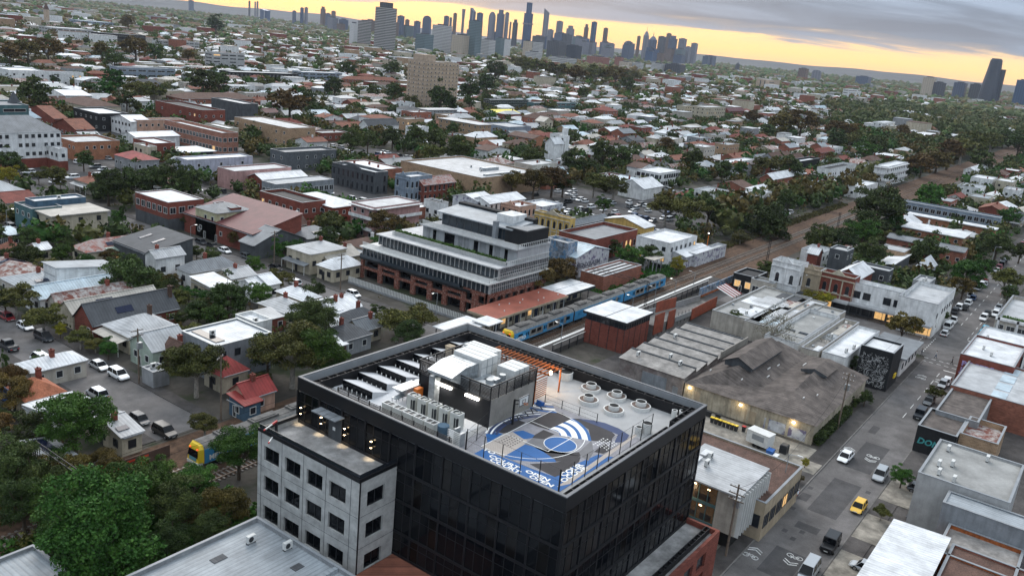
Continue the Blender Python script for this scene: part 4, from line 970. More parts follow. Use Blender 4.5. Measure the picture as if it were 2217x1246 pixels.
 if wk == 'arch' and roof == 'flat' and h > 6:      # Victorian dressings
  tr_ = 'wall_cream' if wm in ('red','yellow') else wmat;cx_n = max(1,int(sy/o.get('sp',2.4)))
  b = MB();b.box(-.3,-.05,h-.35,0,sy+.05,h-.1);b.box(-.2,0,h*.52-.1,0,sy,h*.52+.12);b.box(-.22,0,h+par-.15,0,sy,h+par+.12);b.build('cornice',tr_,t)
  for k in range(cx_n+1): b = MB();b.box(-.14,sy*k/cx_n-.16*(k > 0),z0,0,sy*k/cx_n+.16*(k < cx_n),h-.35);b.build('pilaster',tr_,t)
  b = MB();k = len(b.v);b.v += [(-.2,sy*.3,h+par+.1),(-.2,sy*.7,h+par+.1),(-.2,sy*.5,h+par+1.5),(.1,sy*.3,h+par+.1),(.1,sy*.7,h+par+.1),(.1,sy*.5,h+par+1.5)];b.f += [(0,2,1),(3,4,5),(0,3,5,2),(1,2,5,4)];b.mi += [0]*4;b.build('pediment',tr_,t)
 for (cx,cy) in o.get('chim',[]):
  c = MB();zt_ = h+rise+0.9;c.box(cx*sx-0.35,cy*sy-0.3,h*0.9,cx*sx+0.35,cy*sy+0.3,zt_);c.box(cx*sx-0.42,cy*sy-0.37,zt_,cx*sx+0.42,cy*sy+0.37,zt_+0.12);c.box(cx*sx-0.2,cy*sy-0.12,zt_+0.12,cx*sx+0.0,cy*sy+0.08,zt_+0.4)
  c.build('chimney','wall_'+o.get('chm','red'),t)
 if o.get('patch'):
  for k in range(o['patch']):
   pw,pl = rnd.uniform(.1,.24)*sx,rnd.uniform(.25,.7)*sy;px_,py_ = rnd.uniform(.5,sx-pw-.5),rnd.uniform(.4,max(.5,sy-pl-.4));zt_ = h+.07+k*.012
   b = MB();b.box(px_,py_,zt_,px_+pw,py_+pl,zt_+.03);b.build('roof_sheet','roof_'+rnd.choice(['white','bluewhite','pale','cream','zinc','rust','slate'])+rnd.choice('xy'),t)
  for k in range(o['patch']//2): b = MB();q = rnd.uniform(1,sx-1.6),rnd.uniform(.6,sy-1.2);b.box(q[0],q[1],h,q[0]+rnd.uniform(.4,.9),q[1]+.5,h+rnd.uniform(.4,1.0));b.build('roof_vent',rnd.choice(['galv','cap_grey','white_paint']),t)
 for (cx,cy) in o.get('ac',[]): acunit(t,cx*sx,cy*sy,h+0.06)
 for (cx,cy,w_,l_) in o.get('sky',[]):
  c = MB();c.box(cx*sx,cy*sy,h+0.06,cx*sx+w_,cy*sy+l_,h+0.22);c.build('skylight',o.get('skm','glass_black'),t)
 if 'ver' in o:                              # verandah or awning on the -X side
  d,hh,mm = o['ver'];c = MB();c.v += [(-d,0,hh-0.4),(0,0,hh),(0,sy,hh),(-d,sy,hh-0.4),(-d,0,hh-0.5),(0,0,hh-0.1),(0,sy,hh-0.1),(-d,sy,hh-0.5)]
  c.f += [(0,1,2,3),(7,6,5,4),(0,4,5,1),(3,2,6,7),(0,3,7,4)];c.mi += [0]*5;vo = c.build('verandah_roof','roof_'+mm+'y',t)
  c = MB();n = max(2,int(sy/3));[c.box(-d+0.1,k*(sy-0.2)/n+0.05,0,-d+0.2,k*(sy-0.2)/n+0.15,hh-0.5) for k in range(n+1)];c.build('verandah_post','frame_white',t)
 if o.get('bal'):                             # balcony slabs with rails
  st = o.get('st',max(1,int(h/3.1)));fh = h/st
  for s_ in range(1,st+1):
   for face,ln in (('x',sy),('y',sx)):
    c = MB();z = s_*fh-0.25
    if face == 'x': c.box(-1.1,0,z,0,ln,z+0.2);c.box(-1.1,0,z+0.2,-1.02,ln,z+1.0) if s_ < st else None
    else: c.box(0,-1.1,z,ln,0,z+0.2);c.box(0,-1.1,z+0.2,ln,-1.02,z+1.0) if s_ < st else None
    c.build('balcony',o.get('balm','wall_white'),t)
 return t
def acunit(parent,x,y,z):
 key = 'acmesh'
 if key not in WMESH:
  b = MB();b.box(-0.5,-0.22,0.15,0.5,0.22,0.95);b.box(-0.5,-0.18,0,-0.4,0.18,0.15,1);b.box(0.4,-0.18,0,0.5,0.18,0.15,1)
  n = 10;k = len(b.v);b.v += [(-0.1+0.32*math.cos(2*PI*i/n),-0.225,0.55+0.32*math.sin(2*PI*i/n)) for i in range(n)];b.f.append(tuple(range(k,k+n)));b.mi.append(1)
  WMESH[key] = b.mesh('air_conditioner',['white_paint','frame_dark'])
 return mk('air_conditioner',WMESH[key],parent,(x,y,z),0.0)

# ------------------------------------------------------------------ trees
def leafcloud(seed,n,fn,size,m,name):
 """many small leaf clumps; fn(rnd) gives a point in the crown and its outward direction"""
 rng = np.random.default_rng(seed);pts,nrm = fn(rng,n)
 s = size*rng.uniform(0.6,1.35,n)[:,None]
 a = rng.normal(size=(n,3));a = a+nrm*0.9;a /= np.linalg.norm(a,axis=1)[:,None]
 u = np.cross(a,rng.normal(size=(n,3)));u /= np.linalg.norm(u,axis=1)[:,None];v = np.cross(a,u)
 V = np.stack([pts+u*s,pts+v*s*0.7,pts-u*s,pts-v*s*0.7],1).reshape(-1,3)
 me = bpy.data.meshes.new(name);me.vertices.add(4*n);me.vertices.foreach_set('co',V.astype(np.float32).ravel())
 me.loops.add(4*n);me.loops.foreach_set('vertex_index',np.arange(4*n,dtype=np.int32));me.polygons.add(n)
 me.polygons.foreach_set('loop_start',np.arange(0,4*n,4,dtype=np.int32));me.polygons.foreach_set('loop_total',np.full(n,4,np.int32))
 me.materials.append(MATS[m]);me.update();me.validate();return me
def crownfn(seed,kind):
 r0 = np.random.default_rng(seed)
 K = {'round': 46,'tall': 30,'spread': 38,'column': 26,'bare': 40,'shrub': 16}[kind]
 C_ = [];Rr = []
 lop = r0.uniform(0,2*np.pi,4)
 for i in range(K):
  th = r0.uniform(0,2*np.pi);u = r0.uniform(-0.75,1);rad = r0.uniform(0.42,0.86)
  wob = 1+0.20*np.sin(2*th+lop[0])+0.13*np.sin(3*th+lop[1])+0.1*np.sin(5*u+lop[2])
  c = np.array([math.sqrt(max(0,1-u*u))*math.cos(th),math.sqrt(max(0,1-u*u))*math.sin(th),u])*rad*wob
  rr = r0.uniform(0.17,0.33)
  if kind == 'spread': c[2] *= 0.75;
  if kind == 'column': rr *= 0.8
  if kind == 'bare': rr *= 1.0
  C_.append(c);Rr.append(rr)
 C_ = np.array(C_);Rr = np.array(Rr)
 def fn(rng,n):
  i = rng.choice(K,n,p=Rr**2/np.sum(Rr**2));d = rng.normal(size=(n,3));d /= np.linalg.norm(d,axis=1)[:,None]
  q = rng.uniform(0.55,1.08,n)[:,None];d[:,2] = np.where(d[:,2] < -0.3,-d[:,2]*0.6,d[:,2])
  p = C_[i]+d*Rr[i][:,None]*q*np.array([1,1,0.8]);return p,d
 return fn,C_
TREEP = {}
#            kind,  aspect (half height / radius), crown base / height, leaves, leaf size, material
TSTY = {0: ('round',0.95,'leaf_dark'),1: ('round',0.9,'leaf_light'),2: ('spread',0.8,'leaf_olive'),3: ('spread',0.85,'leaf_autumn'),4: ('round',1.0,'leaf_yellow'),5: ('column',3.2,'leaf_dark'),6: ('bare',0.95,'leaf_bare'),7: ('shrub',0.7,'leaf_dark'),8: ('shrub',0.7,'leaf_light')}
def tree_proto(sty,big,seed):
 key = (sty,big,seed)
 if key in TREEP: return TREEP[key]
 kind,asp,lm = TSTY[sty]
 fn,C_ = crownfn(100+sty*10+seed,kind)
 n = {2: 21000,1: 6200,0: 1500}[big];size = {2: 0.027,1: 0.047,0: 0.085}[big]
 if kind == 'bare': n //= 5;size *= 0.6
 crown = leafcloud(seed+sty,n,fn,size,lm,'crown')          # unit crown: radius 1
 b = MB();rz = -asp*1.35 if kind not in ('shrub',) else -1.0
 # trunk from z = base to the crown centre, in crown units (z is scaled by asp later)
 tr = 0.075 if kind != 'bare' else 0.06
 b.cyl(0,0,-1.75,-0.9,tr,tr*0.75,7);b.cyl(0,0,-0.9,-0.2,tr*0.75,tr*0.45,6)
 for c in C_[::2 if kind == 'bare' else 4]:
  st = Vector((0,0,-0.95+0.6*random.random()));mid = (st+Vector(c))/2+Vector((0,0,-0.05));b.bar(st,mid,tr*0.34,n=4);b.bar(mid,Vector(c),tr*0.17,n=3)
  if kind == 'bare':
   for _ in range(5): b.bar(Vector(c),Vector(c)+Vector((random.uniform(-.3,.3),random.uniform(-.3,.3),random.uniform(0,.35))),tr*0.07,n=3)
 trunk = b.mesh('trunk','bark_pale' if sty in (2,6) else 'bark')
 TREEP[key] = (crown,trunk,asp);return TREEP[key]
def tree(x,y,r,sty,label,big=1,group=None,zc=None,seed=0,cat=None):
 """tree with crown radius r (m); trunk base on the ground"""
 crown,trunk,asp = tree_proto(sty,big,seed)
 shrub = TSTY[sty][0] == 'shrub'
 h0 = zc if zc is not None else (0.62*r if shrub else r*asp*1.32)        # height of the crown centre
 nm = 'shrub' if shrub else ('cypress_tree' if sty == 5 else 'tree')
 t = thing(nm,label,cat or ('shrub' if shrub else 'tree'),(x,y,0),0,group)
 rot = random.random()*6.28
 c = mk('crown',crown,t,(0,0,h0),rot);c.scale = (r,r,r*asp)
 k = mk('trunk',trunk,t,(0,0,h0),rot);k.scale = (r,r,h0/1.75)
 FOOT.append((x-r*0.5,y-r*0.5,x+r*0.5,y+r*0.5));return t

# ------------------------------------------------------------------ vehicles
CARP = {}
def loft(b,st,mi=0):
 """stations (x, z0, z1, half width) -> closed body with softened shoulders"""
 k0 = len(b.v)
 for (x,z0,z1,w_) in st:
  zs = z0+(z1-z0)*0.62
  b.v += [(x,-w_*0.92,z0),(x,w_*0.92,z0),(x,w_,z0+(z1-z0)*0.25),(x,w_,zs),(x,w_*0.9,z1),(x,-w_*0.9,z1),(x,-w_,zs),(x,-w_,z0+(z1-z0)*0.25)]
 for i in range(len(st)-1):
  for j in range(8): a = k0+i*8+j;c = k0+i*8+(j+1) % 8;b.f.append((a,c,c+8,a+8));b.mi.append(mi)
 b.f.append(tuple(range(k0,k0+8)));b.mi.append(mi);e = k0+(len(st)-1)*8;b.f.append(tuple(range(e+7,e-1,-1)));b.mi.append(mi)
def car_proto(kind):
 if kind in CARP: return CARP[kind]
 S = {'hatch': (4.0,0.85,0.80,1.48,[(-1.95,.9),(-1.55,1.0)],(-1.85,-1.35,0.55,1.15)),
   'sedan': (4.6,0.88,0.82,1.44,None,(-1.75,-1.0,0.55,1.3)),
   'suv': (4.6,0.93,0.98,1.72,None,(-2.15,-1.8,0.6,1.25)),
   'jeep': (4.3,0.92,1.08,1.90,None,(-2.0,-1.9,0.75,0.95)),
   'van': (4.8,0.95,1.05,1.98,None,(-2.3,-2.15,1.1,1.9)),
   'ute': (5.1,0.92,0.98,1.75,None,(-0.6,-0.35,0.95,1.4))}[kind]
 ln,hw,hz,top,_,g = S;L2 = ln/2;parts = {}
 b = MB();boxy = kind == 'jeep'
 if boxy: st = [(-L2,.42,hz-.05,hw*.96),(-L2+.1,.35,hz,hw),(0.75,.35,hz,hw),(L2-.25,.35,hz-.06,hw*.98),(L2,.42,hz-.15,hw*.94)]
 else: st = [(-L2,.45,hz-.18,hw*.82),(-L2+.18,.32,hz-.04,hw*.95),(-L2+.8,.25,hz+.02,hw),(0,.25,hz,hw),(g[3],.25,hz-.02,hw),(L2-.7,.27,hz-.12,hw*.98),(L2-.2,.32,hz-.24,hw*.92),(L2,.42,hz-.36,hw*.74)]
 loft(b,st,0)
 parts['body'] = b.mesh('body',['car_white'])
 # glasshouse
 b = MB();bx0,tx0,tx1,bx1 = g[0],g[1],g[2],g[3];wb,wt = hw*.90,hw*.74 if not boxy else hw*.86;zb_,zt_ = hz-.03,top-.05
 b.v += [(bx0,-wb,zb_),(bx1,-wb,zb_),(bx1,wb,zb_),(bx0,wb,zb_),(tx0,-wt,zt_),(tx1,-wt,zt_),(tx1,wt,zt_),(tx0,wt,zt_)]
 b.f += [(4,5,6,7),(0,1,5,4),(1,2,6,5),(2,3,7,6),(3,0,4,7)];b.mi += [0]*5
 parts['windows'] = b.mesh('windows',['glass_black'])
 b = MB();b.v += [(tx0-.03,-wt-.02,zt_),(tx1+.05,-wt-.02,zt_),(tx1+.05,wt+.02,zt_),(tx0-.03,wt+.02,zt_),(tx0+.06,-wt+.05,top),(tx1-.08,-wt+.05,top),(tx1-.08,wt-.05,top),(tx0+.06,wt-.05,top)]
 b.f += [(4,5,6,7),(0,1,5,4),(1,2,6,5),(2,3,7,6),(3,0,4,7)];b.mi += [0]*5
 for s in (-1,1):
  for (a0,a1) in (((bx0,zb_),(tx0,zt_)),((bx1,zb_),(tx1,zt_)),(((bx0+bx1)/2,zb_),((tx0+tx1)/2,zt_))): b.bar((a0[0],s*(wb+.005),a0[1]),(a1[0],s*(wt+.005),a1[1]),0.035)
 parts['roof'] = b.mesh('roof',['car_white'])
 b = MB();b.bar((0,-0.11,0),(0,0.11,0),0.27,0,14);parts['tyre'] = b.mesh('tyre',['rubber'])
 b = MB();b.bar((0,-0.12,0),(0,0.12,0),0.16,0,10);parts['rim'] = b.mesh('rim',['alloy'])
 b = MB();b.box(-.04,-.17,-.07,.04,.17,.07);parts['headlight'] = b.mesh('headlight',['frame_white']);
 b = MB();b.box(-.04,-.15,-.08,.04,.15,.08);parts['tail_light'] = b.mesh('tail_light',['red_paint'])
 b = MB();b.box(-.02,-.26,-.06,.02,.26,.06);parts['number_plate'] = b.mesh('number_plate',['frame_white'])
 if kind == 'ute':
  b = MB();b.box(-L2+.15,-hw+.12,hz-.02,-.7,hw-.12,hz+.01);parts['tray'] = b.mesh('tray',['rubber'])
 if kind == 'jeep':
  b = MB();b.bar((-L2-.1,-.11,.95),(-L2-.1,.11,.95),0.3,0,12);b.v = [(v[0],v[1],v[2]) for v in b.v];parts['spare_wheel'] = b.mesh('spare_wheel',['rubber'])
 CARP[kind] = (parts,ln,hw,hz);return CARP[kind]
for k,c,mt in (('white',(0.72,0.73,0.74),0),('silver',(0.42,0.44,0.46),0.4),('dark',(0.035,0.04,0.048),0.2),('black',(0.012,0.013,0.015),0.1),('grey',(0.13,0.14,0.15),0.3),('red',(0.22,0.015,0.02),0.1),('blue',(0.03,0.07,0.17),0.2),('yellow',(0.72,0.44,0.06),0.0),('lightblue',(0.05,0.42,0.62),0.0),('teal',(0.10,0.28,0.36),0.1)):
 mm_ = bpy.data.materials.new('car_'+k);mm_.use_nodes = True;q = mm_.node_tree.nodes['Principled BSDF'];q.inputs['Base Color'].default_value = (*c,1);q.inputs['Roughness'].default_value = 0.28;q.inputs['Metallic'].default_value = mt;MATS['car_'+k] = mm_
CN = {'hatch': 'hatchback','sedan': 'sedan','suv': 'suv','jeep': 'off_roader','van': 'van','ute': 'utility_truck'}
def car(x,y,rz,kind,col,label,group=None,near=True):
 parts,ln,hw,hz = car_proto(kind)
 t = thing('parked_'+CN[kind],label,'van' if kind == 'van' else 'car',(x,y,0.02),rz,group)
 def a(n,loc=(0,0,0),rec=False,parent=None,rz=0):
  o = mk(n,parts[n],parent or t,loc,rz)
  if rec: o.material_slots[0].link = 'OBJECT';o.material_slots[0].material = MATS['car_'+col]
  return o
 a('body',rec=True);a('roof',rec=True);a('windows')
 if not near:
  return t
 wx = ln/2-0.85
 for sx_ in (-1,1):
  for s in (-1,1):
   w_ = a('tyre',(sx_*wx,s*(hw-.10),0.33));a('rim',(0,s*0.02,0),parent=w_)
 for s in (-1,1): a('headlight',(ln/2-.10,s*hw*.62,hz-.40));a('tail_light',(-ln/2+.02,s*hw*.66,hz-.28))
 a('number_plate',(-ln/2-.01,0,.55));a('number_plate',(ln/2+.0,0,.48))
 if 'tray' in parts: a('tray')
 if 'spare_wheel' in parts: a('spare_wheel')
 return t

# ------------------------------------------------------------------ street furniture, poles, people
def power_pole(x,y,h,label,rz=0,arms=2,transformer=False):
 t = thing('power_pole',label,'power pole',(x,y,0),rz,'timber power poles');b = MB();b.cyl(0,0,0,h,0.17,0.12,8);b.build('pole','timber_pole',t)
 am = MB();am.box(-1.1,-0.06,-0.06,1.1,0.06,0.06);amm = am.mesh('cross_arm','timber_pole')
 im = MB();im.cyl(0,0,0,0.22,0.06,0.04,6);imm = im.mesh('insulator','frame_white')
 for k in range(arms):
  a = mk('cross_arm',amm,t,(0,0.14,h-0.4-k*0.9))
  for xx in (-0.95,-0.4,0.4,0.95): mk('insulator',imm,a,(xx,0,0.06))
 if transformer: b = MB();b.box(-0.4,-0.75,h-3.4,0.4,-0.15,h-2.3);b.build('transformer','steel',t)
 return t
def street_lamp(x,y,h,rz,label,lit=False):
 t = thing('street_lamp',label,'street lamp',(x,y,0),rz,'street lamps');b = MB();b.cyl(0,0,0,h,0.09,0.06,8);b.bar((0,0,h-0.05),(1.3,0,h+0.25),0.035);b.build('pole','steel',t)
 b = MB();b.box(1.2,-0.13,h+0.2,1.95,0.13,h+0.32);hd = b.build('lamp_head','frame_white',t)
 if lit: b = MB();b.box(1.3,-0.1,h+0.17,1.85,0.1,h+0.2);b.build('lens','lamp_cool',hd)
 return t
def wire(a,c,label,sag=0.8,r=0.018):
 b = MB();a = Vector(a);c = Vector(c);n = 10;p = [a.lerp(c,i/n)-Vector((0,0,sag*4*(i/n)*(1-i/n))) for i in range(n+1)]
 for i in range(n): b.bar(p[i],p[i+1],r,n=3)
 o = b.build('overhead_wire','rubber',None);tag(o,label,'wire','overhead wires');return o
def person(x,y,rz,top,legs,label,stride=0.25):
 """small walking figure: one skinned body, clothes as material bands"""
 me = bpy.data.meshes.new('body');s = stride
 V = [(0,0,.95),(0,0,1.2),(0.02,0,1.45),(0.03,0,1.56),(0.05,0,1.68),(0.05,0,1.78),(0,.11,.90),(s*.5,.11,.5),(s,.10,.07),(s+.14,.10,.03),(0,-.11,.90),(-s*.2,-.11,.5),(-s,-.10,.10),(-s+.14,-.10,.03),(0,.20,1.42),(-.08,.25,1.15),(.02,.24,.9),(0,-.20,1.42),(.10,-.25,1.15),(.22,-.22,.95)]
 E_ = [(0,1),(1,2),(2,3),(3,4),(4,5),(0,6),(6,7),(7,8),(8,9),(0,10),(10,11),(11,12),(12,13),(2,14),(14,15),(15,16),(2,17),(17,18),(18,19)]
 rad = [.15,.14,.15,.06,.10,.08,.10,.07,.05,.045,.10,.07,.05,.045,.06,.045,.035,.06,.045,.035]
 me.from_pydata(V,E_,[]);o = bpy.data.objects.new('body',me);COL.objects.link(o);o.modifiers.new('skin','SKIN')
 for i,v in enumerate(me.skin_vertices[0].data): v.radius = (rad[i],rad[i]);v.use_root = (i == 0)
 m_ = o.modifiers.new('sub','SUBSURF');m_.levels = 1;m_.render_levels = 1
 dg = bpy.context.evaluated_depsgraph_get();nm = bpy.data.meshes.new_from_object(o.evaluated_get(dg));bpy.data.objects.remove(o)
 for mm in (top,legs,'skin','rubber'): nm.materials.append(MATS[mm])
 for p in nm.polygons:
  z = p.center.z;p.material_index = 2 if z > 1.55 else 0 if z > 0.95 else 1 if z > 0.10 else 3
  if z < 1.0 and abs(p.center.y) > 0.205 and z > 0.8: p.material_index = 2
  p.use_smooth = True
 t = thing('person',label,'person',(x,y,0.03),rz);mk('body',nm,t)
 b = MB();b.cyl(0.03,0,1.72,1.86,0.11,0.06,8);b.build('hair','rubber',t);return t
mat('skin',(0.45,0.28,0.2),0.6)
mat('cloth_white',(0.6,0.6,0.6));mat('cloth_navy',(0.02,0.025,0.05));mat('cloth_grey',(0.12,0.12,0.13));mat('cloth_denim',(0.05,0.08,0.15))

mat('brick_mottled',(0.23,0.075,0.05),0.9,'brick',amt=0.45,scale=3.5,col2=(0.34,0.22,0.18))
mat('wall_grey2',(0.42,0.42,0.415),0.85,'wall',amt=0.15)
mat('wall_lightstone',(0.40,0.41,0.42),0.8,'wall',amt=0.12)
mat('wall_stained',(0.30,0.26,0.24),0.95,'concrete',amt=0.35,scale=0.5,col2=(0.19,0.15,0.14))
mat('wall_creamdirty',(0.47,0.41,0.31),0.9,'wall',amt=0.3,scale=0.6)
mat('lit_room',(0.22,0.13,0.07),0.8,amt=0.9,scale=1.8,emit=(1.0,0.55,0.22,0.05))
m_ = bpy.data.materials.new('clear_pane');m_.use_nodes = True;q_ = m_.node_tree.nodes['Principled BSDF'];q_.inputs['Base Color'].default_value = (.03,.035,.04,1);q_.inputs['Roughness'].default_value = .05;q_.inputs['Alpha'].default_value = .35;MATS['clear_pane'] = m_

# ------------------------------------------------------------------ the train (two three-car sets coupled)
tr = thing('electric_train','long blue and silver suburban train with yellow ends standing at the platform','train',(RO[0],RO[1],0.3),RZ)
def carriage(x0,ln,yend,yother):
 b = MB();prof = [(-1.5,0.75),(1.5,0.75),(1.5,2.9),(1.25,3.45),(0.7,3.65),(-0.7,3.65),(-1.25,3.45),(-1.5,2.9)]
 k = len(b.v);b.v += [(x0,p[0],p[1]) for p in prof]+[(x0+ln,p[0],p[1]) for p in prof]
 for i in range(8):
  j = (i+1) % 8;b.f.append((k+i,k+8+i,k+8+j,k+j));b.mi.append(1 if i in (3,4,5) else 0)
 b.f.append(tuple(range(k,k+8)));b.f.append(tuple(range(k+15,k+7,-1)));b.mi += [2 if yend == -1 else 3,2 if yend == 1 else 3]
 cab = b.build('carriage_body',['silver_train','train_roof','train_yellow','rubber'],tr)
 b = MB()
 for s in (-1,1):
  b.box(x0+0.05,s*1.5-0.01*(s < 0)-0.02,2.72,x0+ln-0.05,s*1.5+0.02,2.95);b.box(x0+0.05,s*1.5-0.02,0.8,x0+ln-0.05,s*1.5+0.02,1.0)
  for (a,c) in ((0.1,4.2),(ln-3.0,ln-0.1)): b.box(x0+a,s*1.5-0.03,1.0,x0+c,s*1.5+0.03,2.72)
 b.build('blue_band','train_blue',cab)
 dm = MB();dm.box(-0.75,-1.55,0.85,-0.02,1.55,2.65);dm.box(0.02,-1.55,0.85,0.75,1.55,2.65);dm.box(-0.5,-1.57,1.6,-0.15,1.57,2.4,1);dm.box(0.15,-1.57,1.6,0.5,1.57,2.4,1)
 dme = dm.mesh('door',['train_blue','glass_black'])
 for q in (5.0,11.8,18.6): mk('door',dme,cab,(x0+q,0,0))
 wm_ = MB();wm_.box(-0.8,-1.53,1.65,0.8,1.53,2.45);wme = wm_.mesh('window','glass_black')
 for q in (2.4,7.3,9.5,14.1,16.3,21.2): mk('window',wme,cab,(x0+q,0,0))
 for q,l_ in ((3,3.4),(9,4.6),(16,3.8)): b = MB();b.box(x0+q,-0.8,3.62,x0+q+l_,0.8,3.95);b.box(x0+q+0.4,-0.5,3.95,x0+q+l_-0.4,0.5,4.05);b.build('roof_equipment','train_roof',cab)
 b = MB()
 for q in (3.2,ln-3.2): b.box(x0+q-1.4,-1.1,0.0,x0+q+1.4,1.1,0.7)
 b.box(x0+8,-1.2,0.2,x0+ln-8,1.2,0.75);b.build('bogie','rubber',tr)
 if yend:
  xe = x0 if yend == -1 else x0+ln;s = yend
  b = MB();b.v += [(xe,-1.45,1.0),(xe,1.45,1.0),(xe,1.4,3.0),(xe,1.1,3.55),(xe,-1.1,3.55),(xe,-1.4,3.0),(xe+s*0.8,-1.2,1.0),(xe+s*0.8,1.2,1.0),(xe+s*0.62,1.15,2.9),(xe+s*0.3,0.9,3.4),(xe+s*0.3,-0.9,3.4),(xe+s*0.62,-1.15,2.9)]
  f = [(6,7,8,9,10,11),(0,1,7,6),(1,2,8,7),(2,3,9,8),(3,4,10,9),(4,5,11,10),(5,0,6,11)]
  b.f += [t if s > 0 else t[::-1] for t in f];b.mi += [0]*7;b.build('cab_front','train_yellow',cab)
  b = MB();q = [(.78,-1.08,1.7),(.78,1.08,1.7),(.68,1.0,2.75),(.68,-1.0,2.75)];b.v += [(xe+s*a,c,e) for a,c,e in q]+[(xe+s*(a+.05),c,e) for a,c,e in q];b.f += [(4,5,6,7),(0,3,2,1),(0,1,5,4),(2,3,7,6),(1,2,6,5),(3,0,4,7)];b.mi += [0]*6;b.build('windscreen','glass_black',cab)
  b = MB();b.box(min(xe,xe+s*0.86),-1.25,0.55,max(xe,xe+s*0.86),1.25,1.0);b.build('bumper','frame_white',cab)
  b = MB();[b.box(xe+s*0.62-0.08,q-0.09,2.86,xe+s*0.62+0.08,q+0.09,2.98) for q in (-0.8,0.8)];b.build('tail_light','lamp_red',cab)
  b = MB();b.box(xe+s*0.74-0.1,-0.75,1.15,xe+s*0.74+0.1,0.75,1.7);b.build('front_panel','car_teal',cab)
mat('lamp_red',(0.5,0.02,0.02),emit=(1,0.06,0.03,1.2))
x = 0.8
for n in range(6):
 carriage(x,23.6,-1 if n in (0,3) else (1 if n in (2,5) else 0),0);x += 24.0+(2.2 if n == 2 else 0)
for xx in (73.9+0.8+1.2,1.6):
 o = text('METRO',1.05,'chalk','lettering',tr);o.matrix_local = facing(xx,-1.545,1.15,'y-')

# ------------------------------------------------------------------ the station
st = thing('station_building','long station building with a rust-red flat roof along the platform','railway station',(140.5,102.4,0))
ST = lambda n,b,m: P(n,b,m,st)
b = MB();b.box(140.0,102.2,4.35,168.4,110.0,4.6);ST('roof',b,'roof_stationredx')
b = MB();b.box(140.0,102.12,4.1,168.4,102.2,4.62);b.box(139.92,102.12,4.1,140.0,110,4.62);ST('fascia',b,'wall_sand')
b = MB()
for x in np.arange(146,168,2.6): b.cyl(x,104+random.random()*4,4.6,4.85,0.14,0.14,8)
ST('roof_vent',b,'white_paint')
b = MB();b.box(141.5,104.0,1.05,168,109.5,4.35);ST('wall',b,'wall_cream')
b = MB()
for x in np.arange(141.5,168.5,2.5): b.box(x,103.9,1.05,x+0.18,104.0,4.3)
ST('pilaster',b,'wall_brown')
for k,x in enumerate(np.arange(142.3,167,2.5)):
 b = MB();b.box(x,103.9,1.1 if k % 3 == 0 else 2.0,x+1.3,103.98,3.5);o = ST('door' if k % 3 == 0 else 'window',b,'cloth_navy' if k % 3 == 0 else ('lit' if k % 4 == 1 else 'glass'))
b = MB();[b.box(x,102.9,1.05,x+0.15,103.05,4.35) for x in np.arange(141.5,168.5,4.4)];ST('canopy_post',b,'frame_white')
cp = thing('platform_canopy','white flat platform canopy continuing from the red station roof','canopy',(168.6,103,0))
b = MB();b.box(168.6,102.9,4.3,182.0,110.2,4.55);b.box(168.6,106.6,4.55,182,106.75,4.7);P('roof',b,'roof_whitex',cp)
b = MB();b.box(168.6,102.8,4.0,182.0,102.9,4.6);P('fascia',b,'frame_dark',cp)
b = MB();[b.box(x,y,1.05,x+0.15,y+0.15,4.3) for x in np.arange(170,182,3.6) for y in (104,109)];P('post',b,'frame_dark',cp)
b = MB();b.box(170,106,1.05,181,108.5,3.6);P('waiting_room',b,'wall_cream',cp)
b = MB();[b.box(x,105.93,1.2,x+1.8,106.0,3.2) for x in (171,174,177)];P('doorway',b,'cloth_navy',cp)
for i,(x0,y0,x1,y1,lb) in enumerate(((126.5,101.6,137.5,108.0,'larger white canopy at the near end of the station, left of the red roof'),(134.8,99.9,139.8,104.4,'small white canopy tucked against the near corner of the red station roof'))):
 c2 = thing('platform_canopy',lb,'canopy',(x0,y0,0));z = 4.2 if i == 0 else 4.7
 b = MB();b.box(x0,y0,z,x1,y1,z+0.2);P('roof',b,'roof_whitex',c2);b = MB();[b.box(x,y,0,x+0.15,y+0.15,z) for x in (x0+0.5,x1-0.7) for y in (y0+0.5,y1-0.7)];P('post',b,'frame_dark',c2)
# shelter past the platform end, lamps, fence
c2 = thing('platform_shelter','small flat-roofed white shelter on posts beyond the far platform end','shelter',(222,107,0));b = MB();b.box(219.5,106,4.6,226,109.5,4.8);P('roof',b,'roof_creamx',c2);b = MB();[b.box(x,y,0,x+0.25,y+0.2,4.6) for x in (220,222.5,225.3) for y in (106.4,109)];P('post',b,'wall_grey',c2)
fn = thing('platform_fence','long slatted fence with a pale top rail behind the far edge platform','fence',(142,88.4,0),RZ)
b = MB();[b.box(k*0.42,0,1.05,k*0.42+0.06,0.05,2.35) for k in range(190)];stuff(b.build('picket','frame_dark',fn))
b = MB();b.box(0,-0.02,2.35,80,0.08,2.45);b.build('rail','white_paint',fn);b = MB();[b.box(k*3.3,-0.06,0,k*3.3+0.12,0.12,2.4) for k in range(25)];b.build('post','frame_dark',fn)
for i,x in enumerate((148,164,180,192,204,216)):
 street_lamp(x,rail_y(x)-7.4,5.0,R(90),f'slim platform lamp, {ORD[i]} along the ticket office side platform',lit=(i % 2 == 0))
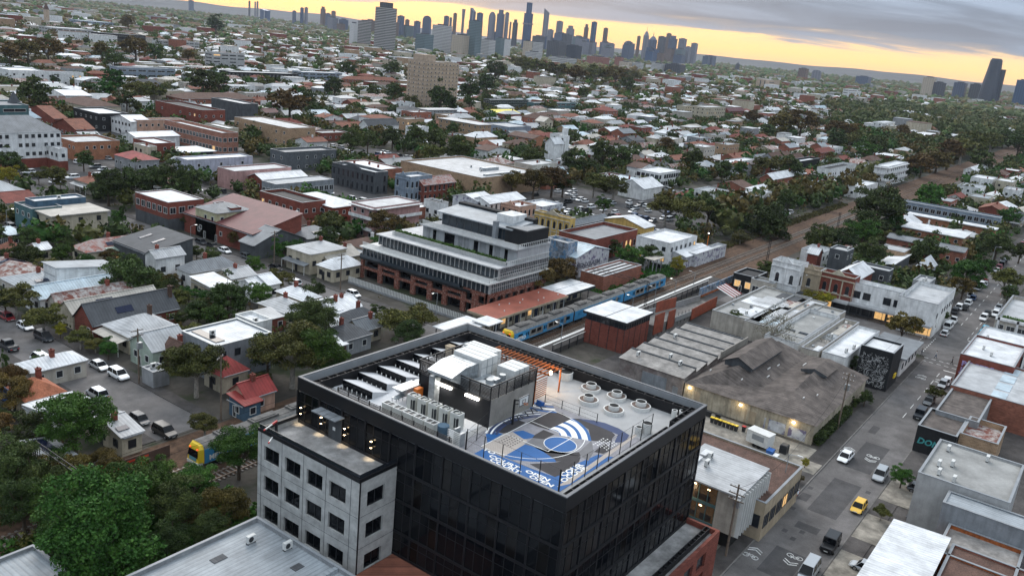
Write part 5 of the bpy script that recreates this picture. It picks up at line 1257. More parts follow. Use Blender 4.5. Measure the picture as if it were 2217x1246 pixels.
# overhead gantries
def gantry(x,y0,y1,lab):
 t = thing('rail_gantry',lab,'rail gantry',(x,y0,0),0,'overhead line gantries');w_ = y1-y0
 for yy in (0,w_):
  b = MB()
  for dx in (-0.25,0.25):
   for dy in (-0.25,0.25): b.bar((dx,yy+dy,0),(dx,yy+dy,8.2),0.04)
  for k in range(9): s = 1 if k % 2 else -1;b.bar((-.25*s,yy-.25,k*.9),(.25*s,yy-.25,(k+1)*.9),.025);b.bar((-.25,yy-.25*s,k*.9),(-.25,yy+.25*s,(k+1)*.9),.025)
  b.build('mast','black_metal',t)
 b = MB()
 for z in (7.2,7.9): b.bar((0,0,z),(0,w_,z),.05)
 n = int(w_/0.9)
 for k in range(n): a = w_*k/n;c = w_*(k+1)/n;b.bar((0,a,7.2 if k % 2 else 7.9),(0,c,7.9 if k % 2 else 7.2),.03)
 b.build('truss_beam','black_metal',t)
 b = MB();[b.bar((0,q,7.2),(0,q,5.6),.03) for q in (w_*.25,w_*.75)];b.build('dropper','black_metal',t)
gantry(186,90.5,111.0,'black lattice rail gantry over the middle of the train');gantry(268,90.0,112.5,'black rail gantry beyond the shopping street bridge');gantry(46,89,103,'black rail gantry over the single track left of the dark office');gantry(350,92,114,'thin black rail gantry farthest along the straight tracks')
for off_ in (0,-4.0):
 a = (20,rail_y(20)+off_,6.0)
 for (xa,xb,wn) in ((20,46,'left of the yellow train end'),(46,186,'above and beside the long train'),(186,268,'across the rail bridge'),(268,350,'between the two far gantries'),(350,520,'on the farthest straight')): wire((xa,rail_y(xa)+off_,6.0),(xb,rail_y(xb)+off_,6.0),f'thin contact wire over the {"station side" if off_ == 0 else "ticket office side"} track, {wn}',0.15,0.02)
sg = thing('signal_mast','railway signal on a red mast with a round white light beside the far tracks','signal',(262,108.5,0));b = MB();b.cyl(0,0,0,6.4,0.14,0.12,8);b.build('mast','orange_paint',sg);b = MB();b.box(-.25,-.5,6.4,.25,.5,7.8);b.build('signal_head','rubber',sg);b = MB();b.box(-.3,-.15,6.95,-.25,.15,7.25);b.build('lens','lamp_cool',sg)
# ticket office, red panels and ramp
to = thing('ticket_office','red brick ticket office with a white oversailing roof beside the ramp','building',(155,79,0))
b = MB();b.box(155,79.2,0,166,89,5.3);P('wall',b,'wall_red',to)
b = MB();b.box(155.02,79.22,5.3,165.95,88.95,6.8);P('clerestory',b,'glass',to)
b = MB();[b.box(154.93,79.2,0,155.0,79.3,5.3) for k in range(1)];[b.box(154.95,80.8+k*2.2,0,155,80.9+k*2.2,5.3) for k in range(4)];[b.box(157+k*2.6,79.15,0,157.1+k*2.6,79.2,5.3) for k in range(4)];P('panel_seam',b,'frame_dark',to)
b = MB();[b.box(154.93,79.6+k*1.1,5.3,155.0,79.72+k*1.1,6.8) for k in range(9)];[b.box(155.2+k*1.05,79.1,5.3,155.32+k*1.05,79.2,6.8) for k in range(11)];P('mullion',b,'frame_dark',to)
b = MB();b.box(154.6,78.8,6.8,166.6,89.6,7.1);b.box(154.6,84.1,7.1,166.6,84.2,7.16,1);P('roof',b,['roof_whitex','frame_dark'],to)
b = MB();b.box(154.5,78.7,6.65,166.7,78.8,7.12);b.box(154.5,78.8,6.65,154.6,89.6,7.12);P('fascia',b,'frame_dark',to)
rp = thing('station_ramp','long access ramp with red metal panels rising to the ticket office','ramp',(167,78,0))
b = MB();b.v += [(167,78.6,4.0),(207,80.8,0.6),(207,84.6,0.6),(167,84.0,4.0),(167,78.6,0),(207,80.8,0),(207,84.6,0),(167,84.0,0)];b.f += [(0,1,2,3),(0,4,5,1),(3,2,6,7),(0,3,7,4),(1,5,6,2)];b.mi += [0]*5;P('ramp_slab',b,'kerb',rp)
def rpanel(x0,y0,x1,y1,z0,z1,h,m):
 b = MB();n = 0;dx,dy = x1-x0,y1-y0
 b.v += [(x0,y0,z0),(x1,y1,z1),(x1,y1,z1+h),(x0,y0,z0+h),(x0+.05,y0+.12,z0),(x1+.05,y1+.12,z1),(x1+.05,y1+.12,z1+h),(x0+.05,y0+.12,z0+h)];b.f += [(0,1,2,3),(5,4,7,6),(3,2,6,7),(0,4,5,1),(0,3,7,4),(1,5,6,2)];b.mi += [0]*6
 P('panel',b,m,rp)
rpanel(167,78.4,172,78.5,1.8,1.6,4.6,'red_metal');rpanel(174.5,78.7,178.5,78.9,1.4,1.2,4.3,'red_metal');rpanel(189,79.4,207,80.6,0.4,0.0,2.8,'red_metal')
rpanel(178.7,84.0,190,84.3,3.2,2.2,2.6,'red_metal');rpanel(168,83.8,178.4,84.0,4.0,3.2,1.3,'steel');rpanel(190.3,84.3,206,84.8,2.0,0.8,1.5,'steel');rpanel(179,78.9,188.8,79.4,2.2,1.6,1.2,'steel')
b = MB();[b.box(168+k*2.2,78.55+k*0.12,1.0,168.08+k*2.2,78.63+k*0.12,5.2-k*0.2) for k in range(18)];P('post',b,'frame_dark',rp)
br = thing('rail_bridge','low railway bridge with painted mural side over the shopping street','bridge',(222,96,0))
b = MB();b.box(211,87.5,-0.9,233,106,0.022);P('deck',b,'footpath',br)
b = MB();b.box(211,87.2,0,236,87.5,2.6);P('mural_side',b,'graffiti',br);b = MB();b.box(211,87.0,0,236,87.2,0.5);P('girder',b,'rust_steel',br)
# red striped awning at the ramp foot
o = thing('striped_awning','red and white striped sheet roof at the foot of the ramp','awning',(208,79,0));b = MB()
for k in range(8): b.v += [(208+k*.8,77,3.2),(208.8+k*.8,77,3.2),(208.8+k*.8-2,81,5.4),(208+k*.8-2,81,5.4)];n = k*4;b.f.append((n,n+1,n+2,n+3));b.mi.append(k % 2)
b.v = [(v[0]-208,v[1]-79,v[2]) for v in b.v];b.build('sheet',['white_paint','roof_redpaintx'],o);b = MB();[b.box(q,-2,0,q+.1,-1.9,3.2) for q in (0.1,3,6)];b.build('post','frame_dark',o)

# ------------------------------------------------------------------ stepped apartment building with the brick base
ap = thing('apartment_building','stepped apartment building, red brick base below white-railed terraces, behind the station','apartment building',(149.6,112,0))
A = lambda n,b,m,p=ap: P(n,b,m,p)
ax0,ay0,ax1,ay1 = 149.6,112.0,173.2,153.0
b = MB();b.box(ax0+1.6,ay0+1.2,0,ax1,ay1,5.6);A('inner_wall',b,'wall_darkgrey')
bays = [(112,115.6,0),(115.6,119.3,0),(119.3,124.6,1),(124.6,129.8,0),(129.8,134.8,1),(134.8,140.6,0),(140.6,146.0,1),(146.0,153.0,0)]
for (y0,y1,low) in bays:                    # brick portal frames
 b = MB();t_ = 0.9 if not low else 0.5;tp = 5.7 if not low else 4.7
 b.box(ax0,y0,0,ax0+0.6,y0+t_,tp);b.box(ax0,y1-t_,0,ax0+0.6,y1,tp);b.box(ax0,y0+t_,tp-0.75,ax0+0.6,y1-t_,tp);b.box(ax0,y0+t_,2.5,ax0+0.5,y1-t_,3.1)
 A('brick_portal',b,'brick_mottled')
 g_ = MB();g_.box(ax0+1.5,y0+t_,0.1,ax0+1.56,y1-t_,2.4);A('window',g_,'glass_black');g_ = MB();g_.box(ax0+1.5,y0+t_,3.2,ax0+1.56,y1-t_,5.2);A('window',g_,'glass_black')
b = MB()
for k in range(8):
 x = ax0+k*(ax1-ax0)/8;b.box(x,ay0-0.02,0,x+0.9,ay0+0.6,5.7)
b.box(ax0+.9,ay0,4.6,ax1,ay0+.5,5.7);b.box(ax0+.9,ay0,2.3,ax1,ay0+.4,3.1);A('brick_portal',b,'brick_mottled')
b = MB();b.box(ax0-0.4,ay0+5,5.0,ax0+1.4,ay1,5.5);A('balcony_slab',b,'wall_black');b = MB();b.box(ax0-0.4,ay0+8,5.5,ax0-0.34,ay1,6.3);A('glass_balustrade',b,'glass_blue')
def glassband(x0,y0,x1,y1,z0,z1,col='wall_grey2',step=1.3):
 b = MB();b.box(x0+.3,y0+.3,z0,x1,y1,z1);A('core_wall',b,'wall_darkgrey')
 n = int((y1-y0)/2.6);w_ = (y1-y0)/n
 for k in range(n): pane(ap,w_-.24,z1-z0-.2,x0+.22,y0+k*w_+.12,z0+.1,'x','glass_blue')
 m_ = int((x1-x0)/2.6);v_ = (x1-x0)/m_
 for k in range(m_): pane(ap,v_-.24,z1-z0-.2,x0+k*v_+.12,y0+.22,z0+.1,'y','glass_blue')
 b = MB();q = int((y1-y0)/1.3);[b.box(x0,y0+(y1-y0)*k/q-.08,z0,x0+.3,y0+(y1-y0)*k/q+.08,z1) for k in range(q+1)]
 q = int((x1-x0)/.75);[b.box(x0+(x1-x0)*k/q-.07,y0-.02,z0,x0+(x1-x0)*k/q+.07,y0+.28,z1) for k in range(q+1)];b.box(x0,y0-.03,z0+(z1-z0)*.48,x1,y0+.05,z0+(z1-z0)*.54)
 A('pier',b,col)
def slabedge(x0,y0,x1,y1,z,ov=0.8,th=.28,m='roof_palex'):
 b = MB();b.box(x0-ov,y0-ov*.25,z,x1,y1,z+th);A('floor_slab',b,m)
def rails(x0,y0,x1,y1,z,h=1.0,m='frame_white'):
 b = MB();q = int((y1-y0)/.32);[b.box(x0,y0+(y1-y0)*k/q,z,x0+.03,y0+(y1-y0)*k/q+.19,z+h-.06) for k in range(q)];b.box(x0-.03,y0,z+h-.06,x0+.08,y1,z+h)
 q = int((x1-x0)/.75);[b.box(x0+(x1-x0)*k/q,y0-.02,z,x0+(x1-x0)*k/q+.10,y0+.06,z+h-.06) for k in range(q)];b.box(x0+.08,y0-.04,z+h-.06,x1,y0+.1,z+h);A('balustrade',b,m)
glassband(ax0+.5,ay0,ax1,ay1,5.75,8.0);slabedge(ax0+.6,ay0,ax1,ay1+.2,8.0,1.1,.3,'frame_white');rails(ax0+.3,ay0,ax1,ay1,8.3,1.0)
glassband(153.2,ay0+.02,ax1,150.6,8.6,11.2);slabedge(153.2,ay0,ax1,150.8,11.2,.9);rails(155.3,ay0-.02,ax1+.2,148.2,11.5,1.0)
b = MB();b.box(155.6,ay0+.4,11.5,156.5,147.8,12.2);A('planter_box',b,'wall_zincwall')
ghm = leafcloud(5,5000,lambda rng,n: (np.stack([rng.uniform(155.4,156.7,n)-149.6,rng.uniform(112.6,147.6,n)-112,12.2+rng.uniform(0,.45,n)+.25*np.sin(rng.uniform(0,30,n))],1),np.tile([0,0,1.0],(n,1))),.2,'leaf_light','planter_hedge');mk('planter_hedge',ghm,ap)
b = MB();b.box(160,ay0+.1,11.5,ax1,142,14.7);A('upper_wall',b,'wall_lightstone');
for y,w_ in ((115,.9),(119.5,1.0),(124,1.3),(131.5,3.2),(137.5,1.0)): b = MB();b.box(159.93,y,11.5,160.0,y+w_,14.2);A('opening',b,'glass_black')
for y,w_ in ((117.2,1.8),(121.5,2),(127,1.4),(129,1.4),(139.5,1.2)): b = MB();b.box(159.95,y,11.5,160.0,y+w_,14.6);A('dark_panel',b,'wall_grey')
slabedge(160,ay0,ax1,142.2,14.7,1.1,.28,'wall_lightstone');rails(159.5,ay0-.25,ax1+.3,142,15.0,1.1)
b = MB();b.box(164.2,117.5,14.98,ax1-.8,139.5,18.3);A('top_wall',b,'wall_darkgrey');b = MB();[b.box(164.12,y,15.2,164.19,y+1.9,17.6) for y in np.arange(118,138,2.4)];A('window',b,'glass_blue')
b = MB();b.v += [(163,116.5,18.3),(171.5,116.5,19.2),(171.5,140.5,19.2),(163,140.5,18.3),(163,116.5,18.0),(171.5,116.5,18.9),(171.5,140.5,18.9),(163,140.5,18.0)];b.f += [(0,1,2,3),(7,6,5,4),(0,4,5,1),(3,2,6,7),(0,3,7,4),(1,5,6,2)];b.mi += [0]*6;A('top_roof',b,'roof_zincy')
b = MB();b.box(171.5,116.5,17.0,173.6,140.5,19.8);A('dark_parapet',b,'wall_black')
b = MB();b.box(163.4,112.4,15.0,172.6,118.8,18.6);b.box(163.3,112.3,18.0,172.7,118.9,18.15);A('plant_box',b,'wall_black');b = MB();b.box(163.8,112.8,18.6,172.2,118.4,18.7);A('plant_roof',b,'roof_greyx')
b = MB();b.box(166.5,119.2,18.2,172.4,124.0,20.6);A('lift_overrun',b,'wall_white');b = MB();b.box(162.2,120.8,15,163.4,121.8,19.5);A('flue',b,'wall_zincwall')
fe = thing('front_fence','long white slatted fence on a low wall along the apartment forecourt','fence',(143.6,113,0));b = MB();[b.box(0,k*.5,.5,.06,k*.5+.3,1.8) for k in range(76)];b.build('paling','frame_white',fe);b = MB();b.box(-.05,0,0,.15,38,.5);b.build('low_wall','wall_grey',fe)

# ------------------------------------------------------------------ two old warehouses
wa = thing('warehouse','old concrete warehouse with rows of pale ribbed roof bays and a grey roller door','warehouse',(142,58.9,0))
b = MB();b.box(142,59,0,172,72.8,4.3);P('wall',b,'wall_stained',wa)
for k in range(6):
 b = MB();x0 = 142+k*5;b.v += [(x0-.3*(k == 0),58.9,4.45),(x0+4.7,58.9,5.2),(x0+4.7,73,5.2),(x0-.3*(k == 0),73,4.45),(x0+5,58.9,4.45),(x0+5,73,4.45)];b.f += [(0,1,2,3),(1,4,5,2),(0,4,1),(3,2,5)];b.mi += [0,1,1,1];P('roof_bay',b,['roof_concretex','roof_asbestosx'],wa)
 b = MB();b.box(x0+4.5,58.95,5.12,x0+4.95,72.95,5.36);P('gutter',b,'wall_darkgrey',wa)
b = MB();b.box(141.9,62.4,0,141.98,67.6,3.3);P('roller_door',b,'wall_zincwall',wa);b = MB();b.box(141.9,59.9,0,141.98,61.0,2.3);P('door',b,'wall_grey',wa)
b = MB();b.box(158,58.7,4.4,172,58.9,5.9);P('slatted_parapet',b,'wall_boardcon',wa)
for q in ((146,62),(148,65),(144,70),(160,70)): o = acunit(None,q[0],q[1],5.1);o.parent = wa;o.matrix_parent_inverse = Matrix.Translation((-142,-58.9,0))
wb_ = thing('warehouse','brown-roofed warehouse with a raised roof lantern and a cream side wall with lamps','warehouse',(142,34.4,0))
W2 = lambda n,b,m: P(n,b,m,wb_)
b = MB();b.box(142,34.4,0,174.6,58.7,3.7);W2('wall',b,'wall_creamdirty')
b = MB();x0,x1 = 141.6,175;H1,H2 = 6.9,6.5
b.v += [(x0,58.8,3.75),(x1,58.8,3.75),(x1-3,52.3,H1),(150.5,52.3,H1),(x1,46.6,4.6),(150.2,46.6,4.6),(x0,46.6,3.75),(160.8,41.2,H2),(x1-4,41.2,H2),(x1,34.0,3.75),(x0,34.0,3.75),(150.5,41.2,5.6)]
b.f += [(1,0,3,2),(4,2,3,5),(0,6,5,3),(1,2,4),(5,11,7,8,4),(6,10,11,5),(10,9,8,7,11),(9,4,8)];b.mi += [0]*8;W2('roof',b,'roof_asbestosx')
b = MB();b.v = [(151,49.9,6.2),(151,52.6,6.2),(151,55.2,6.2),(151,55.2,7.2),(151,52.6,8.4),(151,49.9,7.2)];b.v += [(167.5,v[1],v[2]) for v in b.v];b.f += [(0,1,2,3,4,5),(11,10,9,8,7,6),(0,5,11,6),(2,8,9,3)];b.mi += [0]*4;W2('lantern_wall',b,'wall_darkgrey')
b = MB();b.v += [(150.4,49.4,7.05),(168,49.4,7.05),(168,52.6,8.55),(150.4,52.6,8.55),(168,55.7,7.05),(150.4,55.7,7.05)];b.f += [(0,1,2,3),(3,2,4,5)];b.mi += [0,0];W2('lantern_roof',b,'roof_asbestosx')
b = MB();b.v += [(161,38.6,6.2),(169,38.6,6.2),(169,41.2,7.0),(161,41.2,7.0),(161,43.8,6.2),(169,43.8,6.2),(161,38.8,5.8),(161,43.6,5.8)];b.f += [(0,1,2,3),(3,2,5,4),(0,3,4,7,6)];b.mi += [0,0,1];W2('lantern_roof',b,['roof_asbestosx','wall_darkgrey'])
b = MB()
for (x,y,z,l_) in ((157,48.7,5.45,1.4),(161,48.2,5.25,1.2),(154,47.6,4.95,1.2),(165.5,44.6,5.3,2.0),(163.8,43.9,5.55,2.2),(149,57,4.7,.6),(147,50,5.6,.6),(152,37.5,5.2,.6),(149,39,5.0,.7)): b.box(x,y,z+.02,x+l_,y+.14,z+.24)
W2('patched_sheet',b,'white_paint')
b = MB();[b.box(141.9,y,0,142.0,y+.5,3.6) for y in np.arange(35,58,3.6)];W2('buttress',b,'wall_creamdirty')
b = MB();b.box(141.93,55.4,0.1,141.99,57.2,2.8);W2('door',b,'wall_sand');b = MB();b.box(141.93,44.6,0.1,141.99,46.6,2.5);W2('door',b,'wall_sand')
for i,y in enumerate((57.6,47.6,37.9)):
 b = MB();b.box(141.6,y-.2,3.0,141.9,y+.2,3.2);W2('wall_lamp',b,'lamp_warm')
 ld = bpy.data.lights.new('warehouse_glow','POINT');ld.energy = 28;ld.color = (1,.8,.45);ld.shadow_soft_size = .15;q = bpy.data.objects.new('warehouse_glow',ld);COL.objects.link(q);q.location = (141.2,y,2.9)
b = MB();b.box(141.97,35.5,.2,141.985,43,2.2);W2('graffiti_patch',b,'graffiti_white')

# ------------------------------------------------------------------ metal-roofed office with white fins, beside the dark block
jo = thing('studio_office','two-storey office with ribbed metal roof, lit glazing and white vertical fins','office building',(100.3,31.6,0))
J = lambda n,b,m: P(n,b,m,jo)
b = MB();b.v += [(99.6,31.3,8.4),(110,31.3,8.7),(110.4,41.2,8.7),(99.6,41.2,8.4),(99.6,31.3,8.2),(110,31.3,8.5),(110.4,41.2,8.5),(99.6,41.2,8.2)];b.f += [(0,1,2,3),(7,6,5,4),(0,4,5,1),(3,2,6,7),(0,3,7,4),(1,5,6,2)];b.mi += [0]*6;J('roof',b,'roof_palex')
b = MB();b.box(100.3,34.4,0,109.8,41,8.2);J('inner_wall',b,'lit_room');b = MB();b.box(100.6,31.7,2.4,109.8,34.4,8.2);J('end_wall',b,'wall_stone')
b = MB();b.box(100.26,34.6,5.15,100.3,41,5.5);J('floor_slab',b,'frame_dark')
for yy_,zz_ in ((35.6,7.3),(37.6,7.5),(39.2,7.2),(36.4,4.7),(39.8,4.6)): b = MB();b.box(100.26,yy_,zz_,100.29,yy_+.35,zz_+.16);J('ceiling_lamp',b,'lamp_warm')
for yy_,zz_,w_,h_ in ((34.9,2.9,1.6,.9),(37.2,3.0,2.0,.7),(35.4,5.7,2.2,.8),(38.6,5.7,1.8,1.1),(40.0,3.0,.9,1.8)): b = MB();b.box(100.255,yy_,zz_,100.295,yy_+w_,zz_+h_);J('desk',b,'wall_brown')
b = MB();b.box(100.8,32,0,109.6,34.4,2.4);J('undercroft',b,'rubber')  # open void drawn as a black block, its shade put into the colour
for z0,z1 in ((2.8,5.2),(5.6,8.0)):
 for k in range(5): pane(jo,1.2,z1-z0,100.2,34.5+k*1.3,z0,'x','clear_pane')
b = MB();[b.box(100.08,34.4+k*1.3,2.4,100.25,34.5+k*1.3,8.2) for k in range(6)];b.box(100.05,34.4,5.2,100.25,41,5.6);b.box(100.05,34.4,2.4,100.25,41,2.8);J('mullion',b,'wall_teal')
b = MB();b.box(100.0,31.4,2.4,100.3,34.4,8.2);J('curtain_panel',b,'wall_stone')
for k in range(11): b = MB();b.box(100.4+k*.92,30.9,2.2,100.52+k*.92,31.7,8.3);J('fin',b,'frame_white')
b = MB();[b.box(101+k*2.6,39.3,8.75,103+k*2.6,40.1,8.95) for k in range(3)];J('roof_light',b,'roof_whitex')
for q in ((104,38.0),(106.5,38.6)): o = acunit(None,q[0],q[1],8.65);o.parent = jo;o.matrix_parent_inverse = Matrix.Translation((-100.3,-31.6,0))
ld = bpy.data.lights.new('office_glow','POINT');ld.energy = 60;ld.color = (1,.7,.4);ld.shadow_soft_size = .4;q = bpy.data.objects.new('office_glow',ld);COL.objects.link(q);q.location = (99.4,38,6.8)
mat_done = True

